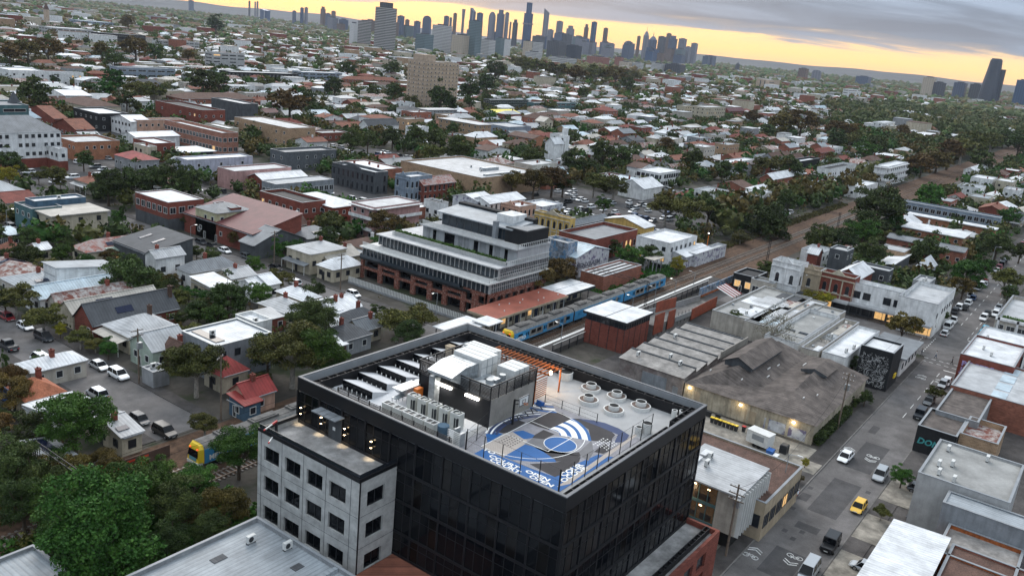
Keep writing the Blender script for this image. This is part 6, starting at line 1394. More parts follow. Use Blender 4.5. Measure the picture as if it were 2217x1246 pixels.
BUILDINGS = [
('cream two-storey flats with a white flat roof and a low front wall at upper left','apartment building','flats',107.1,222.7,14.8,10.2,6.3,'slab',0,'cream','cream',{'sp':4.5,'frame':'frame_dark'}),
('dark blue house with a white flat roof directly behind the cream flats','house','house',108.2,234.2,13.9,5.2,7.6,'flat',0,'white','blue',{}),
('teal-grey box house at the left end of the cream flats','house','house',105.7,230.7,8.0,9.5,6.5,'flat',0,'grey','teal',{}),
('red brick corner building with white roof and dark blue ground floor','building','corner_building',136.7,217.3,11.5,16.7,8,'flat',0,'white','red',{'base':('darkgrey',3.5),'st':1,'win':'big','par':0.3}),
('pale yellow two-storey building with a grey hipped roof beside the maroon roof','building','building',140.6,200.6,11.3,9.5,8.2,'hip',1.6,'grey','paleyellow',{}),
('red brick building with a huge sloping maroon tiled roof','building','hall',140.6,184.5,16.3,31.0,5.5,'sx+',4.0,'maroon','red',{'skip':0.5}),
('narrow flat-topped red brick block between the pale yellow building and the maroon roof','building','building',145.7,200.9,3.4,8.5,8.5,'flat',0,'grey','red',{'skip':0.3}),
('long red brick block with a black flat roof behind the maroon roof','building','building',169.1,198.7,9.1,20.0,8,'flat',0,'black','red',{'par':0.8}),
('red brick building with a white hipped roof right of the black flat roof','building','building',177.1,194.0,11.8,20.7,7.5,'hip',1.6,'white','red',{}),
('grey arched-gable hall with ribbed grey roof beside the street','building','hall',137.6,179.8,16.4,6.1,4,'gy',3.2,'grey','darkgrey',{'win':'none'}),
('grey hipped house right of the arched grey hall','house','house',154.5,179.3,11.7,10.0,3.8,'hip',2.0,'grey','grey',{}),
('dark modern house with a steep black roof carrying solar panels','house','house',109.7,183.3,12.1,14.7,5,'sx+',2.2,'slate','darkgrey',{'win':'none','solar':[(0.35,0.3,3.4,2.2),(0.35,0.68,3.4,1.2)]}),
('white two-storey house with grey roof and three small windows beside the solar house','house','house',107.1,175.6,7.4,4.3,6,'gx',1.3,'pale','white',{}),
('rust-patched red hipped cottage behind the black solar house','house','house',102.5,197.5,19.3,6.5,3.2,'hip',2.0,'rustred','cream',{'chim':[(0.4,0.6)]}),
('grey-green lean-to between the rust cottage and the solar house','house','shed',107.6,195.7,6.8,3.1,3.0,'sy+',0.6,'green','white',{}),
('grey hipped cottage with cream walls and a long ridge in the middle left','house','house',110.9,167.8,12.7,5.4,3.8,'hip',1.9,'grey','white',{'chim':[(0.5,0.7)]}),
('pale flat skillion extension in front of the long grey hipped cottage','house','house',109.0,157.0,5.7,7.8,3.2,'sy+',0.7,'white','cream',{}),
('rear white roof behind the pale skillion extension','house','house',116.2,160.1,6.6,6.2,3.4,'gx',1.3,'pale','cream',{'chim':[(0.5,0.5)],'chm':'red'}),
('left one of two matching white gabled cottages','house','cottage',115.8,150.3,3.0,7.9,3.3,'gx',1.4,'white','white',{}),
('right one of two matching white gabled cottages','house','cottage',119.1,150.6,3.2,7.2,3.8,'gx',1.4,'white','white',{}),
('low weathered house with a row of solar panels at the far left edge','house','house',78.9,187.4,9.1,14.0,3.4,'hip',1.6,'rust','stone',{'solar':[(0.15,0.45,7,1.5)]}),
('house with a tall grey one-slope upper roof and white side wall','house','house',84.7,175.5,12.9,5.6,5.6,'sx-',1.6,'zinc','white',{}),
('grey roofed front half of the one-slope house','house','house',78.7,177.5,11.1,10.2,3.3,'hip',1.2,'zinc','stone',{}),
('house with a broad pale blue-white iron roof','house','house',78.1,169.2,15.6,6.3,3.4,'gx',1.8,'bluewhite','white',{}),
('old house with patchy rust and white roof sheets','house','house',78.5,162.7,15.9,4.2,3.5,'gx',1.9,'rust','stone',{}),
('narrow cottage with pale gable between the rusty roof and the slate roof','house','cottage',78.6,157.5,18.1,5.2,3.4,'gx',1.7,'cream','cream',{'win':'none'}),
('long cottage with a dark slate gabled roof and two skylights','house','house',78.3,149.5,17.6,6.8,3.3,'gx',3.2,'slate','red',{'sky':[],'chim':[(0.97,0.3)],'chm':'brown'}),
('large hipped cottage with pale grey roof and front verandah on the near street','house','house',79.7,139.9,9.8,8.7,3.5,'hip',2.2,'pale','cream',{'ver':(2.2,3.0,'cream'),'chim':[(0.75,0.6)],'chm':'brown'}),
('pale green Edwardian cottage with a tall gabled front on the near street','house','house',78.3,129.9,6.9,7.1,4.0,'gx',2.3,'pale','mint',{}),
('small brown timber shed with a steep gable beside the pale green cottage','house','shed',80.4,126.7,3.0,3.5,3.6,'gy',2.0,'brown','brown',{'win':'none'}),
('white modern house with two dark roof windows and grey walls','house','house',83.3,118.9,11.6,10.0,6.6,'flat',0,'white','zincwall',{'par':0.35,'cap':'frame_white','skip':0.5,'frame':'frame_dark','sky':[(0.12,0.2,1.8,3.6),(0.12,0.56,1.8,3.6)]}),
('low extension with pale rails behind the white modern house','house','house',99.1,128.8,3.8,6.4,4.5,'flat',0,'white','white',{'par':0.6,'cap':'frame_white','win':'none'}),
('brick outbuilding with a flat grey roof behind the white modern house','house','shed',103.8,133.5,6.5,4.8,3.0,'sy+',0.5,'pale','red',{}),
('grey roofed cottage pair left of the big gum tree','house','house',110.2,134.0,6.6,8.5,3.5,'hip',1.6,'pale','cream',{}),
('white hipped cottage behind the big gum tree with brick chimney','house','house',118.2,138.1,5.2,8.6,3.6,'hip',1.5,'white','cream',{'chim':[(0.5,0.6)]}),
('white roofed house right of the big gum tree','house','house',118.6,127.5,7.0,9.3,3.4,'gx',1.7,'white','white',{}),
('tall pale roofed house beside the street tree','house','house',140.2,161.4,12.2,8.8,5.5,'hip',1.6,'pale','cream',{'chim':[(0.6,0.5)],'ver':(1.8,3.0,'grey')}),
('cream gabled cottage with red chimney behind the white picket fence','house','cottage',145.1,160.0,10.9,7.5,3.5,'gx',1.8,'cream','cream',{'ver':(1.6,2.8,'cream')}),
('white bungalow with small front gable at the bend by the apartment fence','house','cottage',140.5,153.1,9.9,5.8,3.4,'hip',2.0,'white','cream',{}),
('cream shed with dark walls at the far left under the parked car','house','shed',95.5,220.9,3.0,6.3,3.2,'sy+',0.6,'bluewhite','darkgrey',{}),
('terracotta roofed house below the dark shed at far left','house','house',88.9,206.1,4.3,5.9,3.3,'hip',1.6,'terra','cream',{}),
('white gabled shed with cream wall among shrubs at left','house','shed',95.1,205.2,3.0,4.8,3.0,'gx',1.0,'white','cream',{}),
('long pale red roofed row at the far left behind the teal house','house','house',108.9,252.3,8.8,12.0,4.2,'gx',1.8,'redtile','cream',{}),
('red roofed cottage below the modern grey house beside the railway','house','house',81.7,114.8,5.1,5.1,3.3,'hip',2.2,'redpaint','cream',{}),
('orange-walled cottage with red iron roof next to the dark power pole','house','house',79.3,105.1,5.5,4.4,3.2,'gx',1.8,'redpaint','peach',{}),
('lower red lean-to with blue walls beside the orange cottage','house','shed',77.9,103.7,3.0,4.0,2.8,'sy+',0.7,'redpaint','blue',{}),
('white skillion roof left of the near street behind shrubs','house','house',60.3,135.2,9.0,4.8,3.2,'hip',1.2,'white','stone',{}),
('house with faded orange tiled roof at lower left','house','house',54.8,125.0,5.7,6.4,3.3,'hip',1.9,'orange','cream',{}),
('white roofed house wrapped by a bright blue tarpaulin at lower left','house','house',53.7,118.0,6.7,4.9,3.6,'sy-',0.8,'white','white',{'win':'none'}),
('white shed with cement gable and solar panels beside the railway fence','house','shed',58.7,105.6,3.0,10.0,3.2,'gx',1.0,'pale','cream',{'solar':[(0.05,0.1,3.2,2.6)]}),
('low house with dark solar panels under the spreading tree by the railway','house','house',48.1,104.8,3.5,6.7,3.2,'sx-',0.7,'pale','stone',{'solar':[(0.25,0.15,3.2,5.5)]}),
('grey concrete garage boxes by the tall timber pole on the near street','house','shed',74.6,123.8,3.0,3.4,2.6,'flat',0,'pale','grey',{'win':'none','par':0.3}),
('cottage with cream weatherboards and grey roof behind the round olive tree','house','cottage',115.6,117.4,5.9,4.4,3.0,'gx',1.7,'grey','cream',{}),
('grey hipped cottage left of the round olive tree by the station','house','cottage',115.7,120.6,8.8,5.6,3.4,'hip',2.0,'slate','grey',{}),
('flat dark cottage extension with white awning below the grey hipped cottage','house','shed',111.7,115.4,3.0,5.0,3.0,'flat',0,'grey','white',{'par':0.2}),
('white gabled cottage beside the parked white car by the apartment fence','house','cottage',120.8,129.0,5.8,5.7,3.4,'gx',1.4,'white','white',{}),
('white hipped cottage above the grey cottage left of the apartment forecourt','house','cottage',111.7,122.8,6.7,6.0,3.3,'gx',1.3,'white','white',{}),
('slate roofed cottage between the big gum tree and the round olive tree','house','cottage',108.7,114.7,7.3,6.4,3.4,'hip',1.8,'slate','grey',{}),
('white corrugated lean-to right of the big gum tree','house','shed',105.1,113.7,3.4,3.3,3.0,'sy+',0.6,'white','brown',{}),
('large pale grey roofed building at the bottom edge with roof windows and air conditioners','building','building',38.2,44.0,16.2,26.0,7.5,'flat',0,'zinc','grey',{'par':0.5,'rdir':'y','special':'blroof'}),
('flat grey roof with solar panels at the bottom left corner','building','building',18.0,58.0,18.8,26.3,5.5,'flat',0,'zinc','grey',{'par':0.4,'special':'corner'}),
('pink-brown brick flats with stacked balconies left of the stepped apartments','apartment building','flats',178.6,177.8,19.5,10.0,10,'flat',0,'pale','pink',{'par':0.4,'bal':True,'nowin':'y'}),
('white warehouse with black painted graffiti band on its street wall','shop','shop',230.3,180.4,10.4,11.1,7,'gx',1.5,'white','graffiti_white',{'win':'none'}),
('white shop with arched black graffiti gable beside the grey mural wall','shop','shop',231.1,175.7,20.8,8.6,7,'gx',1.6,'white','white',{'win':'arch'}),
('peach shop with orange painted side wall and brick chimneys','shop','shop',231.2,163.3,9.9,7.6,7.5,'flat',0,'white','peach',{'par':0.8,'chim':[(0.2,0.5),(0.7,0.5)],'win':'arch'}),
('cream flat-topped shop painted with dark scrawl behind the peach shop','shop','shop',244.6,163.0,13.1,9.2,6.5,'flat',0,'white','graffiti_white',{'win':'none'}),
('yellow painted Victorian shop row with arched upper windows','shop','shop_row',224.1,138.5,3.0,13.6,9,'flat',0,'pale','yellow',{'win':'arch','par':1.0,'sp':2.1}),
('grey gabled shop with turquoise painted side beside the yellow row','shop','shop',230.8,141.4,21.7,3.0,6.5,'gx',1.2,'grey','graffiti',{'win':'none'}),
('red-brown brick shop with stepped parapet and dark shopfronts','shop','shop_row',217.4,125.0,26.3,12.8,6.0,'flat',0,'grey','red',{'par':1.1,'win':'arch','litp':0.2}),
('white ribbed gabled roof with skylight panels behind the red-brown shop','shop','shop',250.3,126.2,7.4,15.9,6.5,'gx',2.0,'white','yellow',{'win':'none'}),
('small grey warehouse with blue painted lettering and brick end wall','shop','shop',195.2,120.7,5.4,7.5,9,'flat',0,'pale','graffiti',{'win':'none','par':0.8}),
('long white gabled shed painted with big grey letters','shop','shed',197.0,118.4,17.9,8.4,6,'gy',2.0,'bluewhite','graffiti_white',{'win':'none','special':'hen'}),
('low flat white-roofed building with brick end wall beside the platform','building','building',190.9,105.7,20.5,7.1,4.2,'flat',0,'white','brick',{'par':0.5,'win':'none','seams':4,'rdir':'y'}),
('white two-storey building with large graffiti on its railway side','shop','shop',234.8,108.9,19.1,11.6,6.5,'flat',0,'white','white',{'par':0.6,'sp':3,'special':'bevis'}),
('low white shed with black mural beside the graffiti building','shop','shed',237.0,104.3,19.1,7.3,3.6,'gx',0.8,'white','graffiti_white',{'win':'none'}),
('low graffiti-covered wall building stretching beside the tracks','building','shed',241.8,103.0,22.9,3.0,3.5,'flat',0,'pale','graffiti_white',{'win':'none'}),
('white gabled house with arched door behind the grey mural','house','house',217.7,186.2,4.1,7.5,6,'flat',0,'black','white',{'par':0.5}),
('low brick wall and garages left of the stepped apartments roof','building','shed',214.3,192.7,6.9,5.1,3.5,'flat',0,'white','brick',{'win':'none'}),
('white Victorian shop with three arched windows and ornate parapet','shop','shop',227.7,67.1,6.4,7.8,9.8,'flat',0,'pale','white',{'win':'arch','shop':1,'par':1.2,'base':('brown',3.4),'st':1,'skip':0,'sp':3.0}),
('cream Victorian shop with two arched windows beside the white one','shop','shop',231.3,62.7,5.1,5.4,9.0,'flat',0,'rust','sand',{'win':'arch','shop':1,'par':1.0,'base':('brown',3.4),'st':1,'skip':0,'sp':3.4}),
('red brick Victorian shops with arched windows and tall chimneys','shop','shop_row',232.6,53.9,4.8,9.1,8.8,'flat',0,'white','red',{'win':'arch','shop':1,'par':1.0,'base':('darkgrey',3.2),'st':1,'skip':0,'chim':[(0.3,0.55),(0.4,0.45),(0.3,0.9)]}),
('pale skylit gabled roof rising behind the red brick shops','building','building',244.2,55.6,14.1,6.6,7.5,'gx',2.0,'white','red',{'win':'none'}),
('white modern shop row with ribbon windows and lit shopfronts','shop','shop_row',233.4,41.4,5.0,12.9,7.8,'flat',0,'white','white',{'shop':1,'base':('darkgrey',3.2),'st':1,'win':'big','par':0.9,'skip':0.1}),
('white rounded corner building with a stepped parapet at the crossing','shop','corner_building',229.4,32.7,22.7,9.3,7.8,'flat',0,'pale','white',{'shop':1,'base':('white',3.2),'st':1,'par':1.0,'skip':0.3}),
('small dark shop with white sign panel and glowing windows next to the bridge','shop','shop',226.7,78.6,9.4,6.2,4.6,'flat',0,'black','black',{'litp':0.8,'st':1,'win':'big'}),
('low lit shop between the dark shop and the white Victorian shop','shop','shop',224.9,72.6,4.5,6.3,4.6,'flat',0,'grey','stone',{'litp':0.7,'st':1,'win':'big'}),
('dark grey cube house with one pale window behind the brick shops','house','house',263.0,64.9,7.3,5.2,10,'flat',0,'pale','darkgrey',{'par':0.5,'skip':0.4}),
('red brick gabled house with white roof beside the dark grey cube','house','house',263.7,73.4,4.6,3.1,7.5,'gy',1.6,'white','red',{'win':'none'}),
('long dark grey apartments behind the white modern shops','apartment building','apartments',259.7,51.6,5.6,10.5,7.5,'flat',0,'pale','darkgrey',{'par':0.5}),
('grey flat-roofed block with roof units behind the white corner building','building','building',260.9,40.8,9.0,4.3,6.5,'flat',0,'pale','grey',{'par':0.5,'ac':[(0.3,0.5),(0.5,0.4)]}),
('wide white hipped house with dark verandah far behind the corner building','house','house',290.5,46.4,11.5,4.1,5.0,'hip',3.0,'white','grey',{}),
('white zigzag awning roof with dark wall left of the wide white hipped house','house','house',283.5,55.3,21.7,5.3,4.5,'sy-',1.2,'white','darkgrey',{'win':'none'}),
('tan rear block with flat grey roof behind the zigzag awning','building','building',300.9,56.5,9.3,8.0,6.5,'flat',0,'pale','tanbrick',{'par':0.2,'win':'none'}),
('long grey-roofed brick flats parallel to the far street','apartment building','flats',328.1,42.8,7.5,25.5,6,'gy',1.0,'grey','brick',{}),
('salmon brick flats with a long white roof','apartment building','flats',355.0,47.9,15.5,21.4,6.4,'slab',0,'white','orangebrick',{'sp':4}),
('long low white roof of flats behind the salmon brick flats','apartment building','flats',398.4,42.9,5.5,35.8,5.5,'slab',0,'white','orangebrick',{}),
('row of grey box townhouses with white dividing walls','apartment building','townhouses',418.8,44.4,6.9,45.5,7.5,'flat',0,'zinc','bluegrey',{'win':'big','par':0.5}),
('low flat concrete roof with air conditioner nearest the ramp','building','shop',188.7,61.2,34.0,13.0,4.0,'flat',0,'membrane','stone',{'par':0.5,'win':'none','patch':9,'ac':[(0.15,0.5),(0.5,0.3)]}),
('low white patched roof behind the bare tree','building','shop',187.7,56.8,34.0,9.0,4.0,'flat',0,'white','stone',{'par':0.4,'win':'none','patch':7,'ac':[(0.3,0.4)]}),
('tan flat roof with light panels behind the bare tree','building','shop',185.3,51.0,32.0,8.0,4.2,'flat',0,'membrane','stone',{'par':0.5,'win':'none','patch':6}),
('long grey membrane roof with two dark hatches between pale parapets','building','shop',178.0,49.8,29.8,7.5,4.6,'flat',0,'membrane','white',{'par':0.9,'win':'none','sky':[(0.35,0.2,1.2,2),(0.35,0.6,1.2,2)]}),
('cluttered rooftop deck with pale parapets beside the white roof','building','shop',176.6,45.1,30.5,3.7,4.6,'flat',0,'concrete','stone',{'par':0.9,'win':'none','patch':7,'ac':[(0.5,0.5)]}),
('bright white flat roof with roof units beside the mural building','building','shop',177.5,39.7,26.7,4.9,5.0,'flat',0,'white','white',{'par':0.5,'win':'none','ac':[(0.2,0.3),(0.35,0.2)]}),
('corner building with a black and white swirling mural wall','building','building',179.7,31.4,8.6,6.4,8.0,'flat',0,'white','black',{'par':0.5,'win':'none','special':'mural'}),
('low grey corner shop with a wide awning at the crossing','shop','shop',192.0,31.6,15.4,7.1,4.2,'slab',0,'grey','white',{'ov':0.9}),
('terraced modern building with green roof gardens at the right edge','apartment building','apartments',237.1,-1.4,30.0,22.0,6.5,'flat',0,'pale','stone',{'par':1.0,'win':'big','special':'green'}),
('red brick building with white roof and painted scrawl on its side','building','building',197.7,11.6,19.2,10.2,6.5,'flat',0,'white','red',{'par':0.5,'win':'none','ac':[(0.3,0.5),(0.5,0.7)],'special':'poser'}),
('white flat roof with air conditioners behind the scrawled brick building','building','building',211.3,11.6,20.4,10.3,5.5,'flat',0,'white','white',{'par':0.4,'win':'none','ac':[(0.2,0.8),(0.3,0.6),(0.5,0.8)]}),
('long corrugated roof with white translucent strips on the right edge','building','warehouse',178.1,2.9,24.0,17.0,5.5,'flat',0,'pale','brick',{'par':0.4,'win':'none','special':'strips'}),
('grey ribbed warehouse roof behind a black graffiti wall','building','warehouse',163.1,12.6,30.0,7.0,5.0,'flat',0,'asbestos','grey',{'par':0.3,'win':'none'}),
('black wall painted with turquoise lettering beside the parked wagon','building','wall_building',154.1,14.4,10.6,6.2,4.5,'flat',0,'asbestos','black',{'par':0.4,'win':'none','special':'turq'}),
('roofless yard building with patchy red and white floor','building','courtyard',156.2,8.5,10.0,5.8,4.0,'flat',0,'rust','tanbrick',{'par':1.0,'win':'none'}),
('large plain grey rendered block with five air conditioners on its flat roof','building','building',126.3,3.7,15.4,11.7,8,'flat',0,'membrane','grey2',{'par':0.35,'win':'none','ac':[(0.35,0.85),(0.45,0.72),(0.15,0.8),(0.1,0.62),(0.8,0.85),(0.85,0.4)]}),
('pale blue-grey roofed annex in front of the plain grey block','building','building',121.5,-3.0,4.3,14.0,7.2,'flat',0,'zinc','zincwall',{'par':0.2,'win':'none'}),
('bright white iron roof with a small vent near the bottom right corner','building','building',97.0,8.9,18.8,6.4,5,'sy-',0.3,'white','stone',{'win':'none'}),
('brown ribbed roof with square light panels in the bottom right corner','building','building',97.0,-5.0,19.0,13.2,4.5,'flat',0,'brown','brick',{'par':0.3,'win':'none','skm':'roof_whitex','sky':[(0.1,0.6,1.2,1.2),(0.35,0.5,1.2,1.2),(0.6,0.45,1.2,1.2),(0.2,0.2,1.2,1.2),(0.5,0.15,1.2,1.2)]}),
('long low roof with rusty red end wall between grey block and brown roof','building','building',112.5,0.6,8.9,9.0,4.2,'flat',0,'concrete','rust_steel',{'par':0.6,'win':'none'}),
('brick building edge with red and brown low roof behind the studio office','building','building',105.5,29.6,14.8,16.5,5.5,'flat',0,'brown','sand',{'par':0.3,'st':1,'win':'big','frame':'frame_dark'}),
('white clinic with grey mansard roof, dark slit windows and red brick base','building','clinic',122.4,323.5,38.0,16.0,13,'hip',5,'grey','white',{'base':('red',3.5),'st':3,'ov':0,'sp':2.2}),
('white stepped lower wing of the clinic with slit windows','building','clinic_wing',154.7,314.4,3.2,16.0,7.5,'flat',0,'white','white',{'base':('red',3.5),'st':1}),
('glassy blue-grey office at the left edge behind the clinic','building','office_building',168.1,389.1,11.6,17.2,14,'flat',0,'grey','teal',{'st':4,'win':'strip'}),
('pointed dark turret behind the white clinic','building','turret',175.9,397.3,6.0,6.0,11,'hip',8,'slate','darkgrey',{}),
('terracotta gabled hall roof right of the clinic','building','hall',199.3,407.7,6.3,31.5,6,'gx',4,'terra','red',{}),
('second terracotta gabled roof in front of the terracotta hall','building','hall',194.7,379.7,8.6,20.1,5,'gx',3.4,'terra','red',{}),
('brown tiled hipped house above the black-fronted shop','house','house',238.4,452.6,19.2,30.5,6,'hip',3,'brown','cream',{}),
('black-fronted two-storey shop with white roof edge','shop','shop',218.6,404.1,15.0,23.4,8,'flat',0,'white','black',{'par':0.6,'litp':0.1}),
('orange brick box with a white screen panel beside the car park','building','building',170.1,332.3,18.0,18.1,6.5,'flat',0,'pale','orangebrick',{'par':0.8,'skip':0.5}),
('white row shop with ribbed roof and red gable end','shop','shop',224.4,386.1,10.2,17.5,7,'gx',2,'white','white',{}),
('peach brick shops with white flat roofs above the grey fence','shop','shop_row',227.3,385.7,25.1,7.0,7,'flat',0,'white','peach',{'par':0.8}),
('long red brick hall with black flat roof in the upper left','building','hall',269.4,396.3,14.0,42.5,10,'flat',0,'black','red',{'par':0.8,'st':2,'skip':0.5}),
('charcoal clad box building behind the long red brick hall','building','building',303.5,408.4,10.2,29.0,12,'flat',0,'pale','darkgrey',{'par':0.6,'win':'none'}),
('ornate red and cream brick terrace with repeated window bays','shop','shop_row',232.9,327.8,8.4,44.3,8.5,'flat',0,'white','redcream',{'par':1.2,'win':'big','skip':0}),
('tan brick factory with pale grid lines and a flat roof','building','factory',276.9,337.0,17.0,42.5,9,'flat',0,'pale','tanbrick',{'par':0.5,'win':'std','sp':6}),
('white ribbed low roofs right of the orange brick box','building','building',207.3,353.3,21.2,11.8,5,'gx',1.4,'white','white',{'win':'none'}),
('dark red brick shops with small arched parapet and white roof','shop','shop_row',195.7,320.2,9.4,15.3,7,'flat',0,'white','red',{'par':0.6}),
('low dark-edged flat roof beside the dark red brick shops','building','building',205.1,313.4,13.2,12.3,4.5,'slab',0,'white','black',{'ov':1}),
('bright red hipped roof with grey roller doors','building','building',175.9,300.2,9.5,14.6,5,'hip',2,'redpaint','grey',{}),
('long white and lavender panelled box building','building','building',184.1,279.9,28.7,7.8,7.5,'flat',0,'white','lavender',{'par':0.4,'sp':9,'win':'std'}),
('pink rendered box building with bare walls','building','building',188.9,258.6,25.4,10.0,6.5,'flat',0,'pale','pink',{'par':0.5,'win':'none'}),
('white gabled roof with red brick parapet below the pink box','building','shop',194.6,250.5,20.4,7.8,5,'gx',1.5,'white','red',{}),
('grey ribbed roof with a strip of dark upper windows below the white gable','building','building',190.9,238.2,26.4,7.7,5.5,'flat',0,'zinc','zincwall',{'par':0.2,'st':1,'win':'big'}),
('long slate-grey brick factory with small square windows','building','factory',230.5,282.2,27.7,9.6,7.5,'flat',0,'grey','slatebrick',{'par':0.8,'sp':4}),
('white tiered apartment block with dark recess in the distance','apartment building','apartments',556.3,799.1,39.3,13.7,17,'flat',0,'pale','grey2',{'par':0.6,'win':'strip'}),
('long low apartments with black frames and white boxes','apartment building','apartments',480.3,663.0,75.0,17.5,9,'flat',0,'zinc','black',{'win':'big','frame':'frame_white','st':2,'skip':0}),
('grey three-level apartments right of the black framed row','apartment building','apartments',583.0,690.5,53.0,15.1,9,'flat',0,'white','bluegrey',{'st':3,'win':'strip'}),
('blue-green glazed apartments with stepped levels among trees','apartment building','apartments',366.1,647.0,49.0,10.8,11,'flat',0,'zinc','bluegrey',{'st':3,'win':'strip'}),
('black apartment slab with white gable panels far left','apartment building','apartments',605.4,1111.3,64.6,19.0,17,'flat',0,'pale','black',{'st':4,'win':'strip','frame':'frame_white'}),
('pale grey apartments with dark recess right of the black slab','apartment building','apartments',685.3,1121.5,73.2,13.6,12,'flat',0,'white','grey2',{'st':3}),
('white long apartments left of the black slab','apartment building','apartments',631.8,1287.8,61.6,35.0,13,'flat',0,'white','grey2',{'st':3,'win':'strip'}),
('pale blue long roof in the far upper left','building','warehouse',924.0,1764.3,75.0,46.2,12,'flat',0,'bluewhite','bluegrey',{'st':3,'win':'strip'}),
('white sawtooth row of terraces in the upper left edge','building','terraces',274.3,617.8,23.9,23.9,9,'flat',0,'white','white',{'sp':5}),
('second row of white blank-walled terraces in the upper left','building','terraces',290.5,612.1,30.9,7.0,9,'flat',0,'white','white',{'sp':5}),
('white ribbed factory roof right of the tall dark tree, upper left','building','factory',252.2,502.1,15.8,24.7,6,'gx',2,'white','white',{'win':'none'}),
('long brown tiled institutional roof beneath the trees, upper left','building','building',312.7,480.4,53.9,17.0,7,'hip',3,'brown','brick',{}),
('yellow-cream car park annex with a low white roof near the bridge','building','building',284.4,387.2,6.4,7.0,5,'flat',0,'white','cream',{}),
('white bay-windowed shops above the tan factory','building','shop',259.8,360.8,6.0,19.1,6,'flat',0,'white','cream',{}),
('church tower with a cream belfry on the far left skyline','building','church_tower',820.1,1689.1,7.0,7.0,30,'hip',12,'brown','towertan',{'win':'none'}),
('grey cement-rendered block at the far left horizon','building','building',1564.2,2582.5,63.3,10.4,20,'flat',0,'pale','grey2',{'win':'none'}),
('white roofed long sheds under the black framed apartments','building','building',412.4,571.1,23.4,10.8,6,'flat',0,'white','white',{}),
('red and grey brick flats behind the charcoal clad box','apartment building','flats',334.1,428.1,9.9,7.0,5,'gx',2,'maroon','cream',{}),
('white steep roofs of cottages right of the charcoal box','house','cottage',343.0,420.6,13.8,7.7,4.5,'gx',2.2,'white','cream',{}),
('pale gabled terrace houses with blue skylights, upper middle left','house','cottage',367.1,422.2,12.6,9.2,4.5,'gx',2,'bluewhite','white',{}),
('tall tan brick apartment tower with rows of small windows and a raised lift core','apartment tower','tower_block',518.4,468.1,39.6,19.7,37,'flat',0,'pale','towertan',{'st':12,'skip':0.0,'sp':3.3,'par':0.7,'special':'tan'}),
('green and black apartments with a long white roof edge','apartment building','apartments',592.6,460.2,57.0,7.0,9,'flat',0,'white','blackgreen',{'st':3,'win':'strip'}),
('white and dark apartments right of the green ones','apartment building','apartments',626.9,438.3,68.2,7.0,9,'flat',0,'white','teal',{'st':3,'win':'strip'}),
('bright yellow canopy roofs with white gable at the far service yard','building','canopy_building',537.4,408.7,29.0,14.9,5,'gx',2,'yellow','white',{'win':'none'}),
('tan three-storey flats with white balconies','apartment building','flats',415.8,330.1,12.7,32.0,9,'slab',0,'pale','tanbrick',{'st':3}),
('long low flats with verandah-like galleries above the tan flats','apartment building','flats',456.7,408.1,31.3,10.0,8,'slab',0,'pale','grey',{'st':3}),
('white gabled house with a long black roof','house','house',352.7,360.1,25.3,7.1,6,'gx',3,'slate','white',{}),
('long brown brick school block with white window bands','building','school',409.9,284.7,14.1,18.0,7.5,'gy',1.6,'brown','orangebrick',{'win':'big'}),
('cream bungalow with brown hipped roof in front of the school block','house','house',387.6,280.1,16.8,9.5,5.5,'hip',2.2,'brown','cream',{}),
('white house with bright terracotta hipped roof beside the cypress','house','house',369.6,285.4,7.5,8.5,5,'hip',2.4,'terra','white',{}),
('huge supermarket box with pale roof, roof plant and tan walls','building','supermarket',265.3,206.8,40.2,43.6,7.5,'flat',0,'pale','tanbrick',{'par':0.7,'win':'none','ac':[(0.4,0.3),(0.5,0.5),(0.6,0.4)],'special':'super'}),
('low red brick annex on the left of the supermarket roof','building','annex',271.1,243.6,7.6,11.9,6,'flat',0,'white','red',{'win':'none'}),
('black painted Victorian shop row with arched parapets','shop','shop_row',231.2,231.1,7.0,23.7,7.5,'flat',0,'white','darkgrey',{'par':1.0,'win':'arch','frame':'frame_dark'}),
('white flat roofs with chimneys and a brick flank behind the black arched shops','shop','shop_row',242.8,241.5,14.0,21.9,6.5,'flat',0,'white','brick',{'par':0.5,'win':'none','chim':[(0.5,0.3),(0.6,0.6),(0.3,0.8)]}),
('grey ornate Victorian shop with white roof behind','shop','shop',232.8,214.4,12.0,7.6,8.5,'flat',0,'white','bluegrey',{'par':1,'win':'arch'}),
('rusty iron roofed shop with a striped brick facade','shop','shop',237.7,212.2,18.3,6.4,6.5,'gx',2.2,'rustred','red',{'win':'arch'}),
('white Spanish-style church with a slim bell tower','building','church',385.1,253.1,9.0,6.0,10,'gx',3,'white','white',{'win':'none','special':'bell'}),
('grey box supermarket with black and yellow panels','building','shop',443.5,327.7,24.9,20.6,7,'flat',0,'zinc','bluegrey',{'par':0.6,'win':'none'}),
('white modern pavilion with ribbon windows beside the dark trees','building','building',372.1,183.5,22.6,12.3,6.5,'flat',0,'white','white',{'par':0.4,'win':'big'}),
('white gabled hall half hidden by autumn trees above the car park','building','hall',332.4,170.2,17.9,12.4,5,'gx',3,'white','white',{'win':'none'}),
('low brick row with dark verandah beside the supermarket','building','building',340.9,248.2,10.3,10.8,4.5,'slab',0,'pale','brick',{}),
('brown roofed courtyard building left of the terracotta villas','building','building',506.5,406.6,7.4,15.7,5,'hip',2.5,'terra','cream',{}),
('white villa with orange tiled roof and loggia','house','villa',557.7,333.3,13.6,12.9,7,'hip',2.2,'terra','cream',{}),
('red tiled mansion with brick walls right of the white villa','house','villa',671.8,390.4,19.4,15.3,8,'hip',3,'redtile','brick',{}),
('cream gabled manor with twin gables behind the school','house','villa',512.2,347.9,11.9,7.4,7,'gy',3,'cream','cream',{}),
('large brown roofed college building beside the green apartments','building','building',514.8,356.5,22.7,13.0,8,'hip',3.5,'brown','brick',{}),
